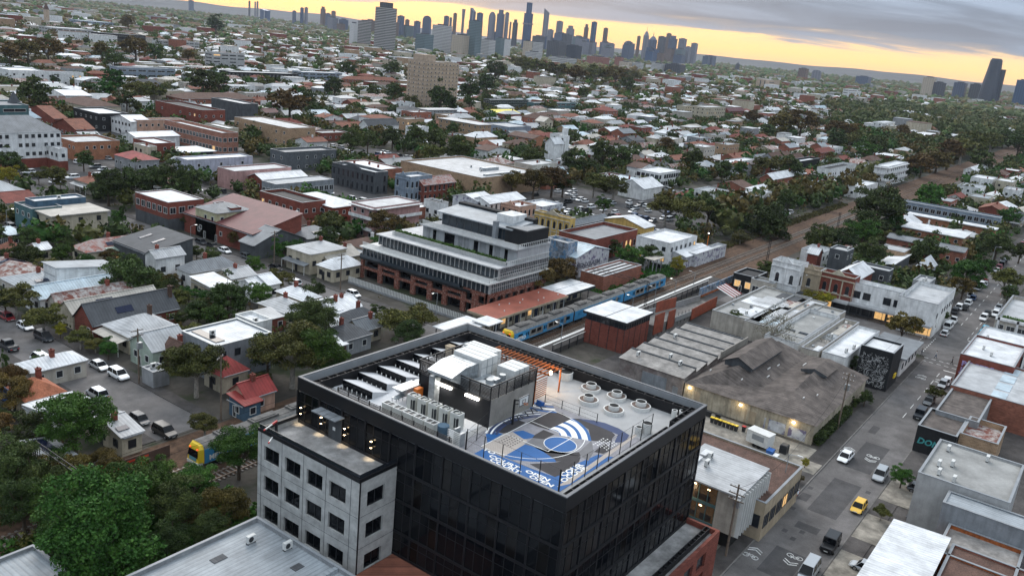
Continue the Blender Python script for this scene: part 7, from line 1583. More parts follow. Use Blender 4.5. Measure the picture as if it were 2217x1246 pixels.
('small grey studio with a flat roof left of the tan flats','house','house',383.0,317.4,8.4,8.1,5,'flat',0,'zinc','grey',{}),
('white stepped house beneath the long black roof','house','house',376.7,346.4,12.5,7.0,6,'flat',0,'white','white',{}),
('white box store on the far left of the tall striped tower','building','store',973.2,1052.6,27.3,15.1,12,'flat',0,'bluewhite','white',{'win':'none'}),
('long red roofed tenement behind trees left of the tan tower','building','building',605.8,649.4,70.7,9.3,7,'hip',3,'terra','brick',{}),
('white stepped apartments with many balconies behind the tan tower','apartment building','apartments',1013.5,984.0,75.0,12.4,15,'flat',0,'white','white',{'st':4,'win':'strip','frame':'frame_dark'}),
('cream art deco flats with three rounded wings','apartment building','flats',804.8,358.0,49.7,14.7,14,'flat',0,'pale','cream',{'st':4,'frame':'frame_dark'}),
('second wing of the cream art deco flats behind the palms','apartment building','flats',819.2,386.2,16.0,9.0,12,'flat',0,'pale','cream',{'st':4,'frame':'frame_dark'}),
('broad tan brick office block with two dark slots on the hill','building','office_building',1944.7,724.1,75.0,27.8,25,'flat',0,'pale','towertan',{'st':1,'win':'none','special':'slots'}),
('black and white striped office next to the tan office block','building','office_building',2535.8,861.8,75.0,14.2,18,'flat',0,'white','white',{'st':5,'win':'strip'}),
('white modern three-storey house alone among the park trees','house','house',1005.8,239.6,55.6,10.5,11,'flat',0,'white','white',{'st':3,'par':0.6}),
('white building with black roof terraces near the railway','building','building',489.9,138.7,49.5,7.4,8,'flat',0,'black','white',{'par':1.2,'special':''}),
('row of black roofed terraces with pale decks left of the white block','building','building',522.0,166.6,39.3,7.0,6,'flat',0,'white','black',{'par':1.2,'win':'none'}),
('white three-storey apartments with open balconies beside the railway trees','apartment building','apartments',525.8,117.6,50.2,7.0,11,'flat',0,'white','white',{'par':0.6,'bal':True,'st':3}),
('low white flat roofs below the open balcony apartments','building','building',458.9,113.7,36.3,7.0,5,'flat',0,'white','white',{}),
('large white gabled roof with brick wings behind trees','building','hall',428.3,148.2,51.1,7.0,6,'gx',2.4,'white','brick',{'chim':[(0.6,0.4)]}),
('brown tiled wing below the large white gabled roof','building','building',391.6,148.6,12.7,13.4,4.5,'gx',2,'brown','brick',{}),
('white flat-roofed block with graffiti left of the railway trees','building','building',465.4,186.2,36.3,7.0,6,'flat',0,'white','white',{}),
('red roofed villas right of the autumn planes','house','villa',612.1,181.9,32.7,7.8,6,'hip',2.5,'redtile','brick',{}),
('low brick flats with white roofs near the park','apartment building','flats',931.4,182.3,63.2,12.1,8,'slab',0,'white','brick',{}),
('white rendered flats in front of the brick park flats','apartment building','flats',914.0,174.1,66.7,11.9,6,'flat',0,'white','white',{}),
('white modern house with tall chimneys near the dark park','house','house',983.4,165.7,48.5,7.0,8,'flat',0,'white','white',{}),
('white church hall roof with brown gable at the park edge','building','hall',1247.0,388.9,46.8,7.0,8,'gx',3,'bluewhite','white',{}),
('bright red brick hall in front of the grey city blocks','building','hall',1637.9,537.3,75.0,7.0,9,'hip',3,'redtile','red',{}),
('long maroon brick school near the cream art deco flats','building','school',906.2,375.9,45.9,7.0,8,'gx',3,'maroon','red',{}),
('white ornate villa among autumn planes','house','villa',1007.1,368.7,43.9,7.0,9,'hip',3,'white','white',{}),
('white long offices on the middle distance rise','building','office_building',1928.0,578.2,75.0,7.5,14,'flat',0,'white','grey2',{'st':3,'win':'strip'}),
('pale curtain-walled offices with glass middle, middle distance right','building','office_building',2061.1,578.5,75.0,12.0,22,'flat',0,'white','white',{'st':4,'win':'strip'}),
('orange-red arts building near the right skyline towers','building','hall',2199.4,340.6,75.0,8.1,16,'flat',0,'redtile','brick',{}),
('long white town houses row above the railway cutting at right','apartment building','terraces',643.5,89.3,56.6,7.0,6.5,'gx',1.8,'white','white',{}),
]
TREES = [
(40.1,77.9,7.15,1,103,None),
(49.9,87.3,4.8,1,115,None),
(41.1,86.2,3.57,1,112,None),
(52.8,82.1,3.72,0,113,None),
(42.1,101.2,4.76,0,123,None),
(44.1,98.8,3.91,0,122,None),
(48.1,100.3,3.64,3,125,None),
(53.3,99.9,2.84,3,128,None),
(66.5,89.7,3.77,1,126,None),
(53.5,89.1,3.68,1,119,None),
(43.0,92.9,3.42,1,118,None),
(58.1,87.5,2.91,1,120,None),
(40.9,95.9,3.23,0,119,None),
(56.7,79.7,3.63,3,114,None),
(53.5,108.4,5.15,1,133,None),
(48.9,78.5,2.75,0,109,None),
(53.5,77.1,2.57,0,111,None),
(53.8,128.3,3.79,3,151,None),
(69.8,102.4,2.66,2,137,None),
(42.6,77.7,3.88,1,106,None),
(49.4,97.7,2.41,1,124,None),
(77.8,116.4,5.69,2,151,None),
(91.9,109.3,6.81,2,153,None),
(107.7,122.5,5.17,0,172,None),
(95.2,105.7,5.32,1,153,None),
(67.3,137.1,1.67,1,164,None),
(64.2,140.8,1.77,0,166,None),
(95.0,166.9,5.03,0,200,None),
(99.6,166.5,3.14,0,203,None),
(100.7,164.1,2.34,0,201,None),
(103.1,143.0,4.66,0,185,None),
(97.0,144.1,3.01,0,183,None),
(97.8,139.6,2.97,1,180,None),
(141.4,172.9,3.35,1,231,None),
(142.5,215.8,2.82,2,265,None),
(119.4,226.8,2.29,0,263,None),
(126.0,225.2,2.82,1,265,None),
(126.8,223.8,1.15,5,264,None),
(87.8,198.4,3.69,0,224,None),
(92.2,201.4,2.66,0,229,None),
(96.9,198.0,2.87,1,228,None),
(73.8,169.9,4.13,2,194,None),
(72.8,172.1,2.65,0,196,None),
(73.0,157.4,3.89,2,183,None),
(74.6,154.4,1.41,4,182,None),
(74.6,147.2,2.55,2,175,None),
(75.6,139.6,1.97,1,170,None),
(75.6,143.9,1.84,2,173,None),
(128.4,167.8,2.55,1,219,None),
(141.3,192.0,2.85,3,246,None),
(169.4,187.4,5.01,2,259,None),
(125.7,157.3,2.23,3,210,None),
(56.6,135.2,2.9,3,158,None),
(105.7,173.3,1.84,0,212,None),
(105.8,167.5,1.8,0,207,None),
(95.2,174.8,1.81,0,208,None),
(87.0,112.0,2.09,2,154,None),
(198.2,184.6,5.36,2,277,None),
(178.5,173.4,5.92,3,255,None),
(172.0,114.3,5.38,3,214,None),
(181.2,114.0,5.57,3,221,None),
(122.7,114.1,4.46,2,177,None),
(128.1,112.8,4.36,2,180,None),
(118.9,107.5,3.3,0,170,None),
(229.0,198.7,2.39,1,309,None),
(222.4,118.0,3.0,1,258,None),
(219.4,112.2,3.67,1,253,None),
(226.4,110.4,3.75,0,258,None),
(225.9,101.4,2.71,4,254,None),
(285.1,162.0,3.54,1,333,None),
(290.3,138.2,7.26,2,326,None),
(131.7,128.8,2.07,7,194,None),
(228.2,124.5,2.58,0,266,None),
(311.2,108.2,9.4,0,294,5.0),
(288.6,107.6,4.13,2,304,2.6),
(289.5,128.1,8.08,2,321,None),
(302.8,126.7,6.44,0,333,None),
(337.9,125.0,5.29,2,365,None),
(355.2,78.8,10.66,0,367,None),
(338.2,78.6,6.8,0,351,None),
(434.6,76.5,7.74,1,444,None),
(288.7,80.3,5.89,0,305,None),
(298.4,76.0,6.05,0,313,None),
(325.5,76.0,5.9,1,339,None),
(288.3,63.1,5.23,0,300,None),
(333.3,64.6,4.0,0,344,None),
(311.6,51.7,5.89,0,321,None),
(247.0,82.1,3.1,0,267,None),
(225.2,62.8,2.57,4,241,None),
(229.0,59.9,2.6,4,244,None),
(217.1,37.2,4.4,3,228,None),
(231.1,36.3,3.03,3,241,None),
(240.0,40.3,3.63,1,250,None),
(191.8,69.2,2.36,0,212,None),
(181.1,56.7,5.17,6,198,None),
(188.7,46.7,2.95,6,203,None),
(183.3,39.3,2.09,0,197,None),
(182.7,44.3,2.48,2,197,None),
(288.6,35.4,5.44,1,296,None),
(279.7,34.3,3.9,3,288,None),
(297.1,25.8,5.58,2,304,None),
(316.2,34.4,4.07,1,323,None),
(350.3,35.6,5.86,0,356,None),
(448.0,43.7,5.27,1,454,None),
(245.6,33.4,1.97,0,255,None),
(288.8,23.4,2.86,0,296,None),
(361.9,29.0,3.91,0,368,None),
(332.3,72.0,5.0,2,345,None),
(360.1,73.9,5.4,1,372,None),
(360.8,116.6,5.56,0,383,None),
(379.1,43.7,3.36,0,386,None),
(157.0,34.4,1.5,7,172,None),
(165.8,34.1,1.74,7,180,None),
(167.9,32.5,1.58,0,181,None),
(145.2,34.6,0.94,7,161,None),
(137.3,18.7,1.83,1,151,None),
(124.2,18.4,1.48,2,139,None),
(132.4,32.3,0.79,4,149,None),
(182.2,22.5,2.06,2,193,None),
(126.5,31.3,0.84,3,144,None),
(211.4,451.5,9.21,0,501,None),
(139.4,253.8,5.7,0,295,None),
(146.9,253.7,6.06,0,298,None),
(156.7,258.5,5.65,0,307,None),
(161.4,254.5,5.93,0,306,None),
(165.4,249.4,5.59,0,304,None),
(135.2,308.7,4.63,0,342,None),
(127.2,291.2,3.44,4,323,None),
(137.7,284.7,4.67,2,321,None),
(161.5,310.3,3.77,0,354,None),
(277.2,364.7,4.02,0,462,None),
(360.6,528.5,11.18,0,642,None),
(388.2,550.2,9.8,0,675,None),
(301.0,508.1,9.75,2,593,None),
(303.5,495.4,8.47,2,583,None),
(268.6,466.1,6.8,0,541,None),
(340.3,413.4,12.49,3,538,None),
(481.4,531.0,9.04,0,719,None),
(320.5,570.9,8.26,1,657,None),
(293.0,532.9,7.09,1,611,None),
(329.2,739.1,12.55,3,811,None),
(351.4,756.6,12.13,3,836,None),
(375.7,772.8,14.16,3,861,None),
(445.1,812.7,11.67,3,928,None),
(401.5,714.2,9.53,0,821,None),
(480.3,814.4,15.57,3,947,None),
(512.4,834.8,11.39,0,981,None),
(462.7,593.5,8.76,2,754,None),
(297.4,603.7,3.92,0,675,None),
(399.4,466.0,7.15,0,616,None),
(137.2,293.1,2.87,2,329,None),
(565.1,855.8,8.94,3,1027,None),
(1181.0,1685.1,21.91,0,2058,None),
(924.9,1592.0,19.61,3,1842,None),
(139.3,309.4,2.67,2,344,None),
(139.1,282.7,2.48,2,321,None),
(343.8,313.7,6.35,0,469,None),
(328.0,316.4,5.77,0,459,None),
(339.8,297.1,7.04,0,455,None),
(305.7,286.2,1.84,5,422,None),
(285.5,302.2,6.09,0,419,None),
(302.6,308.4,5.48,0,436,None),
(302.7,264.9,7.07,2,406,None),
(314.9,260.5,8.37,0,412,None),
(354.4,281.8,1.55,5,456,None),
(407.9,342.2,4.66,0,535,None),
(337.4,233.2,6.81,0,414,None),
(413.2,309.3,4.52,0,519,None),
(392.6,261.8,5.06,0,475,None),
(450.4,284.3,5.7,0,535,None),
(389.0,225.0,8.32,0,452,None),
(391.5,216.1,7.41,0,450,None),
(283.3,204.6,6.16,3,354,None),
(285.9,195.7,6.79,3,351,None),
(296.0,193.6,7.62,3,358,None),
(350.8,219.1,6.86,0,417,None),
(314.8,184.7,6.43,2,369,None),
(317.3,176.3,6.4,2,367,None),
(511.9,445.8,11.2,0,681,None),
(581.3,520.8,6.81,0,782,None),
(604.2,492.5,10.58,0,781,None),
(730.0,572.9,10.79,0,929,None),
(925.5,712.9,15.84,0,1169,None),
(673.0,722.2,10.52,0,988,None),
(757.2,739.2,11.28,0,1059,None),
(517.6,523.2,7.14,0,738,None),
(536.6,518.9,8.69,0,748,None),
(524.8,447.0,7.36,0,691,None),
(563.0,458.0,6.34,0,728,None),
(510.5,474.6,6.77,2,699,None),
(494.9,397.2,4.93,2,637,None),
(506.0,247.2,6.02,3,566,None),
(550.8,265.2,5.35,0,614,None),
(1335.0,975.9,19.21,2,1654,None),
(1133.6,795.2,21.45,2,1385,None),
(1153.1,767.4,20.12,2,1386,None),
(1112.2,706.9,19.14,3,1318,None),
(1208.9,730.9,20.52,2,1413,None),
(1213.4,696.9,20.32,3,1400,None),
(1349.0,744.1,17.9,2,1541,None),
(637.4,429.9,8.2,2,771,None),
(840.4,521.0,8.62,0,990,None),
(1079.5,601.1,13.16,0,1236,None),
(301.4,191.6,5.25,0,361,None),
(610.9,476.3,6.76,0,776,None),
(352.9,211.3,4.82,0,415,None),
(476.8,171.0,7.4,2,509,None),
(465.8,158.4,9.1,2,495,None),
(462.8,152.0,6.64,0,490,None),
(746.3,259.3,13.02,3,791,None),
(759.5,246.7,15.48,3,800,None),
(870.0,268.8,10.59,2,912,None),
(826.2,316.8,10.29,3,886,None),
(806.6,230.4,10.57,3,840,None),
(808.8,220.1,10.56,3,840,None),
(428.9,175.4,5.87,0,467,None),
(444.9,172.3,5.11,1,480,None),
(608.0,115.3,9.89,3,601,9.4),
(655.5,115.1,11.39,3,619,8.9),
(691.9,114.9,12.25,3,703,None),
(751.2,116.6,12.53,2,762,None),
(832.2,119.8,13.86,2,842,None),
(917.1,119.7,14.52,2,883,13.0),
(688.6,92.7,9.44,0,697,None),
(429.2,194.3,7.34,0,474,None),
(809.9,165.0,9.62,2,828,None),
(666.5,159.8,9.98,0,687,None),
(643.9,160.9,8.38,1,666,None),
(472.9,151.6,4.84,0,500,None),
(686.9,194.6,9.0,0,716,None),
(734.5,197.2,8.85,2,762,None),
(1038.9,125.0,12.84,0,948,11.3),
(886.2,93.6,12.09,0,892,None),
(908.9,196.7,9.91,3,931,None),
(573.6,242.1,4.84,0,625,None),
(720.8,261.0,6.69,0,768,None),
(783.2,265.5,7.22,2,829,None),
]
CARS = [
(72.2,170.2,'y-','hatch','red','dark red hatchback parked nearest the left edge of the near street'),
(72.4,163.3,'y-','hatch','white','white hatchback parked behind the dark red one'),
(72.2,155.8,'y-','suv','dark','dark blue-grey car parked beside the footpath under the shrubs'),
(65.6,155.0,'y+','ute','dark','dark green utility truck parked at the left edge'),
(66.6,145.4,'y+','van','white','white van half hidden by the street shrub'),
(72.6,137.3,'y-','sedan','silver','silver sedan parked ahead of the white suv'),
(72.9,131.5,'y-','suv','white','white suv parked by the tall timber pole'),
(66.4,126.5,'y+','suv','silver','silver wagon under the small street tree, lower left'),
(66.3,114.0,'y-','hatch','dark','dark hatchback near the end of the street by the railway'),
(66.7,107.9,'y-','suv','black','black suv with a white roof at the street end by the railway'),
(136.1,200.9,'y-','hatch','dark','dark car, first in the line before the red brick block'),
(136.3,196.1,'y-','sedan','black','black sedan, second in the line before the red brick block'),
(136.0,190.4,'y-','sedan','white','white sedan parked before the grey arched hall'),
(137.1,182.3,'y-','hatch','grey','grey hatchback parked beside the street tree and hall'),
(136.8,170.1,'y-','sedan','black','black sedan alone beside the white picket fence'),
(132.1,157.2,'y+','hatch','white','white hatchback just behind the shrubs opposite the bungalows'),
(113.6,219.6,'x+','sedan','black','black sedan before the cream flats'),
(104.1,239.1,'y-','suv','grey','grey suv at the far left above the dark shed'),
(104.1,227.2,'x+','hatch','dark','dark maroon hatchback on the drive of the cream flats'),
(137.1,142.1,'y-','hatch','white','white hatchback parked beside the apartment forecourt fence'),
(141.1,28.3,'x-','sedan','white','white sedan parked on the left kerb by the lamp post'),
(138.6,22.1,'x-','suv','silver','silver car with dark roof driving up the right lane'),
(125.2,21.8,'x-','hatch','yellow','bright yellow hatchback parked at the right kerb'),
(111.3,21.8,'x-','jeep','black','black boxy off-roader parked near the bottom of the street'),
(171.4,23.0,'x-','jeep','dark','white and black off-roader parked beside the black painted wall'),
(157.3,18.7,'y-','suv','silver','blue-grey wagon parked nose-in by the turquoise lettering'),
(118.9,32.1,'y+','hatch','white','white car parked under the studio office, nearer the fins'),
(122.0,31.9,'y+','hatch','silver','silver car parked beyond the white one behind the studio office'),
(138.2,15.9,'y-','hatch','grey','dark car tucked against the plain grey block'),
(128.1,13.4,'y+','suv','black','black and white car with an open boot beside the red wall'),
(109.0,16.5,'y+','hatch','silver','teal-silver car hidden beside the white roof at the bottom'),
(102.7,21.9,'x-','van','silver','vehicle cut by the bottom edge on the near street'),
(196.3,22.9,'x-','hatch','white','white and silver hatchback parked at the right kerb before the crossing'),
(235.6,30.6,'x+','hatch','white','white hatchback, front of the white trio by the corner building'),
(243.5,31.2,'x+','van','white','white van, middle of the trio by the corner building'),
(250.4,31.3,'x+','ute','white','white utility truck, last of the trio by the corner building'),
(269.0,31.4,'x+','hatch','black','black hatchback in the left row beyond the crossing'),
(276.4,31.8,'x+','suv','white','white suv in the left row beyond the crossing'),
(284.4,31.8,'x+','hatch','blue','blue hatchback in the left row beyond the crossing'),
(270.0,23.8,'x-','suv','white','white suv in the right row beyond the crossing'),
(279.4,24.2,'x-','hatch','silver','silver hatchback in the right row beyond the crossing'),
(243.9,23.3,'x-','hatch','lightblue','bright blue car beside the corner, nearest of the blue pair'),
(249.6,23.4,'x-','hatch','lightblue','bright blue car behind the nearest blue one'),
(358.2,33.5,'x-','suv','silver','silver suv alone on the far street'),
(308.7,32.3,'x-','hatch','silver','silver hatchback under the street trees of the far street'),
(180.8,23.3,'x-','hatch','grey','dark grey hatchback under the olive street tree by the patched roofs'),
(194.1,23.2,'x-','hatch','silver','silver hatchback farthest along before the crossing'),
]
TOWERS = [
('tall black and white banded apartment tower with a curved crown',1490,1480,49.1,111,'band','step',2100),
('white and dark twin-slab office tower left of the banded tower',1576,1675,21.8,61,'white','box',2300),
('dark capped office slab just left of the banded tower',1560,1621,32.5,69,'band','box',2250),
('blue-grey slab tower just right of the banded tower',3100,2980,34.0,112,'blue','box',4300),
('lit round-topped blue tower between the banded tower and the white hospital',3332,3024,46.5,125,'blue','round',4500),
('slim pair of blue towers left of the round-topped one',3154,2923,31.1,95,'blue','box',4300),
('narrow brown tower far left of the blue pair',3339,3164,22.2,100,'brown','box',4600),
('white ribbed hospital-like slab in the middle distance',1805,1582,52.0,78,'whiteband','box',2400),
('blue-green glass flats left of the white ribbed slab',1627,1481,43.9,52,'glassgreen','box',2200),
('cream offices with a yellow stripe under the blue towers',1763,1477,51.1,58,'cream','box',2300),
('blue-green glass tower with dark floors right of the yellow stripe',1784,1452,35.6,96,'glassgreen','box',2300),
('slim blue tower with notched top above the white ribbed slab',3471,3018,26.9,136,'blue','box',4600),
('stub blue tower right of the notched one',3561,3067,12.9,132,'blue','box',4700),
('thin brown glowing tower, third from the notched one',3651,3116,19.8,158,'brown','box',4800),
('thin tapering pale tower with waist',3679,3083,19.0,181,'pale','taper',4800),
('broad blue tower with slanted crown',3633,2981,29.9,189,'blue','slant',4700),
('squat bright blue tower right of the slanted crown',3579,2889,31.7,168,'deepblue','box',4600),
('rounded pale blue tower like a bullet',3776,2964,39.6,182,'pale','round',4800),
('tall split tower with golden edge',3724,2867,40.4,193,'blue','step',4700),
('thin companion tower with golden side',3824,2902,21.5,188,'pale','box',4800),
('very thin dark tower right of the golden pair',4157,3125,10.7,148,'brown','box',5200),
('stubby dark tower with construction top',3772,2804,27.5,153,'dark','step',4700),
('tallest blue glass tower with stepped neck, tallest of the skyline',3810,2752,46.9,243,'deepblue','neck',4700),
('tall slim white-edged tower right of the tallest one',3946,2733,31.4,226,'pale','slantL',4800),
('broad low grey tower beside the slim white-edged one',3715,2539,31.0,120,'pale','box',4500),
('square grey tower with flat cap, right of the slim one',4071,2727,36.3,173,'pale','box',4900),
('grey tower with small dome crown',4189,2731,44.7,155,'pale','step',5000),
('brown stepped tower left of the needle pair',4151,2604,24.5,169,'brown','step',4900),
('tall thin blue tower of the needle pair',4172,2570,30.4,187,'deepblue','box',4900),
('slender tower with flat top standing alone',4206,2514,25.3,161,'brown','box',4900),
('low pale tower left of the gap',3969,2326,29.3,83,'pale','box',4600),
('domed cream tower in the skyline gap',4272,2401,50.6,105,'pale','round',4900),
('thin tower at the left of the right-hand cluster',4472,2452,19.3,139,'brown','box',5100),
('tower with pointed spire, left of two spired ones',4491,2417,33.3,180,'pale','spire',5100),
('blue tower with lattice masts, right of two spired ones',4510,2382,50.0,155,'blue','spire',5100),
('dark square tower with open top floors',4444,2292,43.0,148,'dark','box',5000),
('thin brown tower behind the dark square one',4638,2352,28.6,171,'brown','box',5200),
('broad blue tower with notched top, right cluster',4471,2238,47.3,155,'blue','step',5000),
('wide grey tower at the right of the cluster',4494,2191,44.7,147,'pale','box',5000),
('pale grey tower next to the last one of the cluster',4419,2117,33.7,107,'pale','box',4900),
('last narrow tower at the right end of the cluster',4523,2131,37.0,129,'pale','box',5000),
('distant low blue block right of the main cluster',4380,1963,59.5,72,'blue','box',4800),
('very distant church spire on the right horizon',3975,1640,20.7,54,'dark','spire',4300),
('dark red slab on the right horizon',3794,1267,42.7,57,'brown','box',4000),
('pale domed block right of the dark red slab',3716,1185,40.3,53,'pale','round',3900),
('low blue-grey block on the right horizon',3768,1007,60.4,49,'blue','box',3900),
('beige tower at the left of the right edge group',3235,651,41.5,70,'cream','box',3300),
('black and grey office beside the beige tower',3242,618,39.7,57,'dark','box',3300),
('grey towers pair left of the tall black one',3351,573,42.7,63,'blue','box',3400),
('slim dark office between the pair and the tall black tower',3359,525,39.8,63,'dark','box',3400),
('tall dark glass tower with curved sides at the right edge',3266,470,59.6,146,'glassblack','curve',3300),
('edge-of-frame blue tower right of the tall dark tower',3278,378,42.6,90,'deepblue','box',3300),
('dark glass office mid skyline with angled top',2439,1568,49.9,59,'glassblack','box',2900),
('dark broad office left of the angled dark glass',2491,1672,64.5,67,'dark','box',3000),
('white banded office below the broad dark office',2041,1444,49.5,32,'whiteband','box',2500),
('white blank concrete tower under the tallest glass tower',2111,1518,26.8,59,'cream','box',2600),
('pale ribbed office right of the blank concrete tower',2210,1551,31.6,59,'whiteband','box',2700),
('tall pale flats with balconies right of the green glass tower',1885,1486,39.2,53,'whiteband','box',2400),
('dark offices right of the balcony flats',2142,1643,27.9,60,'glassgreen','box',2700),
('white slab right of the dark offices',2076,1565,18.8,58,'white','box',2600),
('long red brick hospital wing below the skyline',2311,1396,69.7,34,'brick','box',2700),
('salmon tower at the end of the red brick wing',2343,1342,27.9,39,'brick','box',2700),
('tan flats right of the red brick wing',2179,1226,36.6,30,'cream','box',2500),
('white long offices in front of the skyline',1837,1211,71.9,29,'whiteband','box',2200),
('striped brown and white flats',2195,1196,32.3,31,'whiteband','box',2500),
('black gridded offices at the right of the striped flats',2422,1193,60.4,35,'dark','box',2700),
('white low offices left of the black gridded ones',2399,1238,41.8,32,'whiteband','box',2700),
('blue tower on the far left horizon',3600,5412,33.6,98,'blue','box',6500),
('pair of port silos on the left horizon',4208,5594,14.5,137,'dark','box',7000),
('second thin port tower on the left horizon',4241,5569,12.0,136,'pale','box',7000),
('third thin port tower on the left horizon',4254,5559,13.2,140,'pale','box',7000),
('dark blue block with sloped top on the left horizon',3684,4736,61.9,85,'deepblue','slant',6000),
('small grey tower, first of the bayside group',3570,4315,22.2,93,'blue','box',5600),
('dark tower, second of the bayside group',3604,4286,21.2,115,'deepblue','box',5600),
('pale tower, third of the bayside group',3623,4270,21.2,119,'pale','box',5600),
('grey stepped tower, fourth of the bayside group',3566,4055,29.7,129,'brown','step',5400),
('broad grey tower, fifth of the bayside group',3522,3961,30.1,96,'blue','box',5300),
('small brown tower, sixth of the bayside group',3611,4015,26.0,112,'brown','box',5400),
('small tower above the white villas at far left',1462,3180,22.9,30,'whiteband','box',3500),
]

# ------------------------------------------------------------------ everything placed from the tables
mat('wall_redcream',(0.36,0.17,0.12),0.85,'brick',amt=0.2,scale=0.5)
mat('wall_slatebrick',(0.11,0.12,0.13),0.85,'brick',amt=0.2);mat('wall_grey2',(0.42,0.42,0.415),0.85,'wall',amt=0.15)
mat('wall_blackgreen',(0.03,0.045,0.035),0.7,'wall');mat('mural_black',(0.03,0.03,0.032),0.8)
mat('graffiti_turq',(0.06,0.30,0.30),0.7);mat('graffiti_violet',(0.40,0.34,0.62),0.7);mat('graffiti_grey',(0.15,0.16,0.20),0.7);mat('graffiti_red',(0.62,0.06,0.03),0.7)
def solar(t,sx,sy,h,rise,roof,items):
 for (u,v,w_,l_) in items:
  n = max(1,int(l_/1.1) if l_ > w_ else 1);m_ = max(1,int(w_/1.7))
  for i in range(m_):
   for j in range(n):
    x0 = sx*u+i*1.72;y0 = sy*v+j*(1.05)
    def zz(x_,y_):
     if roof in ('sx+',): return h+rise*x_/sx
     if roof == 'sx-': return h+rise*(1-x_/sx)
     if roof == 'gx': return h+rise*(1-abs(y_-sy/2)/(sy/2))
     if roof == 'hip': return h+rise*0.92*min(1,min(x_,sx-x_,y_,sy-y_)/(min(sx,sy)/2))
     return h
    b = MB();q = [(x0,y0),(x0+1.65,y0),(x0+1.65,y0+1.0),(x0,y0+1.0)]
    for dz in (0.20,0.28): b.v += [(a,c,zz(a,c)+dz) for a,c in q]
    b.f += [(0,3,2,1),(4,5,6,7),(0,1,5,4),(1,2,6,5),(2,3,7,6),(3,0,4,7)];b.mi += [0]*6
    b.build('solar_panel','solar',t)
BOBJ = {}
for row in BUILDINGS:
 lab,cat,nm,x,y,sx,sy,h,roof,rise,rm,wm,o = row
 o = dict(o);sp_ = o.pop('special',None);so = o.pop('solar',None)
 D = math.hypot(x,y)
 if D > 450: o['sp'] = max(o.get('sp',2.9),4.2);o['skip'] = max(0.1,o.get('skip',0.1)) if wm != 'towertan' else 0.0
 if D > 1200 and o.get('win','std') == 'std': o['win'] = 'strip'
 if D > 450: o['door'] = False
 if cat in ('house','cottage') and D < 450:
  if 'chim' not in o and roof in ('gx','hip','gy') and random.random() < .7: o['chim'] = [(random.uniform(.25,.8),random.uniform(.35,.65))]
  if roof == 'flat' and 'ac' not in o: o['ac'] = [(random.uniform(.2,.8),random.uniform(.2,.8))]
  if roof in ('gx','hip') and so is None and random.random() < .16 and sx > 8: so = [(.3,.12,4.5,2.1)]
 t = building(lab,cat,nm,x,y,sx,sy,h,roof,rise,rm,wm,**o);BOBJ[lab] = t
 if so: solar(t,sx,sy,h,rise,roof,so)
 if sp_ == 'tan':
  b = MB();b.box(0.5,sy*0.15,h,sx*0.35,sy*0.75,h+5.5);b.build('lift_core','wall_towertan',t)
  b = MB();[b.box(-0.25,0,k*3.05+1.0,-0.001,sy,k*3.05+1.25) for k in range(12)];[b.box(0,-0.25,k*3.05+1.0,sx,-0.001,k*3.05+1.25) for k in range(12)];b.build('floor_band','wall_sand',t)
 if sp_ == 'slots':
  b = MB();b.box(-.3,sy*.25,3,-.01,sy*.33,h-2);b.box(-.3,sy*.6,3,-.01,sy*.68,h-2);b.box(sx*.1,-.3,h-6,sx*.5,-.01,h-4.5);b.build('window_slot','wall_darkgrey',t)
 if sp_ == 'bell':
  b = MB();b.box(sx+1,0,0,sx+5,4,14);b.box(sx+1.8,0.8,14,sx+4.2,3.2,18);b.build('bell_tower','wall_white',t);b = MB();b.box(sx+.95,1.4,10,sx+1,2.6,12.5);b.build('opening','rubber',t)
 if sp_ == 'green':
  g_ = leafcloud(9,3500,lambda rng,n: (np.stack([rng.uniform(0.8,6,n),rng.uniform(1,sy-1,n),h+.1+rng.uniform(0,.5,n)],1),np.tile([0,0,1.],(n,1))),.2,'leaf_light','roof_garden');mk('roof_garden',g_,t)
  b = MB();[b.box(-.5,k*4.2,0,0,k*4.2+.5,h+1) for k in range(6)];b.box(-.5,.5,h+.4,-.01,sy,h+1);b.build('portal_frame','wall_white',t)
 if sp_ == 'mural':
  b = MB();rnd = random.Random(5)
  for i in range(430):                       # swirling white brush strokes, abstract
   cy,cz = rnd.uniform(0.5,sy-0.6),rnd.uniform(.5,h-.6);ang = 1.3*math.sin(cy*1.1)+1.5*math.cos(cz*1.3);l_ = rnd.uniform(.2,.65)
   p0 = (-.02,cy,cz);p1 = (-.02,min(sy-.1,max(.1,cy+l_*math.cos(ang))),min(h-.1,max(.1,cz+l_*math.sin(ang))));b.bar(p0,p1,rnd.uniform(.015,.04),n=3)
  stuff(b.build('mural','wall_grey2',t))
  b = MB();b.box(0.3,-.04,1.6,0.34,-1.2,3.0);
  b = MB();b.box(sx*.5,-.3,2.0,sx*.5+1.6,-.05,2.9);b.build('yellow_sign','train_yellow',t)
 if sp_ == 'poser':
  for i,(tx,z) in enumerate((('POSER"',4.6),('JIM!',3.2))):
   q = text(tx,1.5,'graffiti_violet','painted_lettering',t,facing(-.03,sy-.6,z,'x-'),sx=1.25)
 if sp_ == 'hen':
  text('HENXBAEM',min(2.0,sx/6),'graffiti_grey','painted_lettering',t,facing(.6,-.04,2.6,'y-'),sx=1.2)
  text('SWEB',1.6,'car_blue','painted_lettering',t,facing(-.03,sy*.6,2.2,'x-'),sx=1.2)
 if sp_ == 'bevis': text('BEVIS',2.0,'graffiti_grey','painted_lettering',t,facing(sx*.1,-.04,2.6,'y-'),sx=1.1)
 if sp_ == 'turq': text('DONGER',1.5,'graffiti_turq','painted_lettering',t,facing(-.03,sy-.4,1.8,'x-'),sx=1.0,shear=.2)
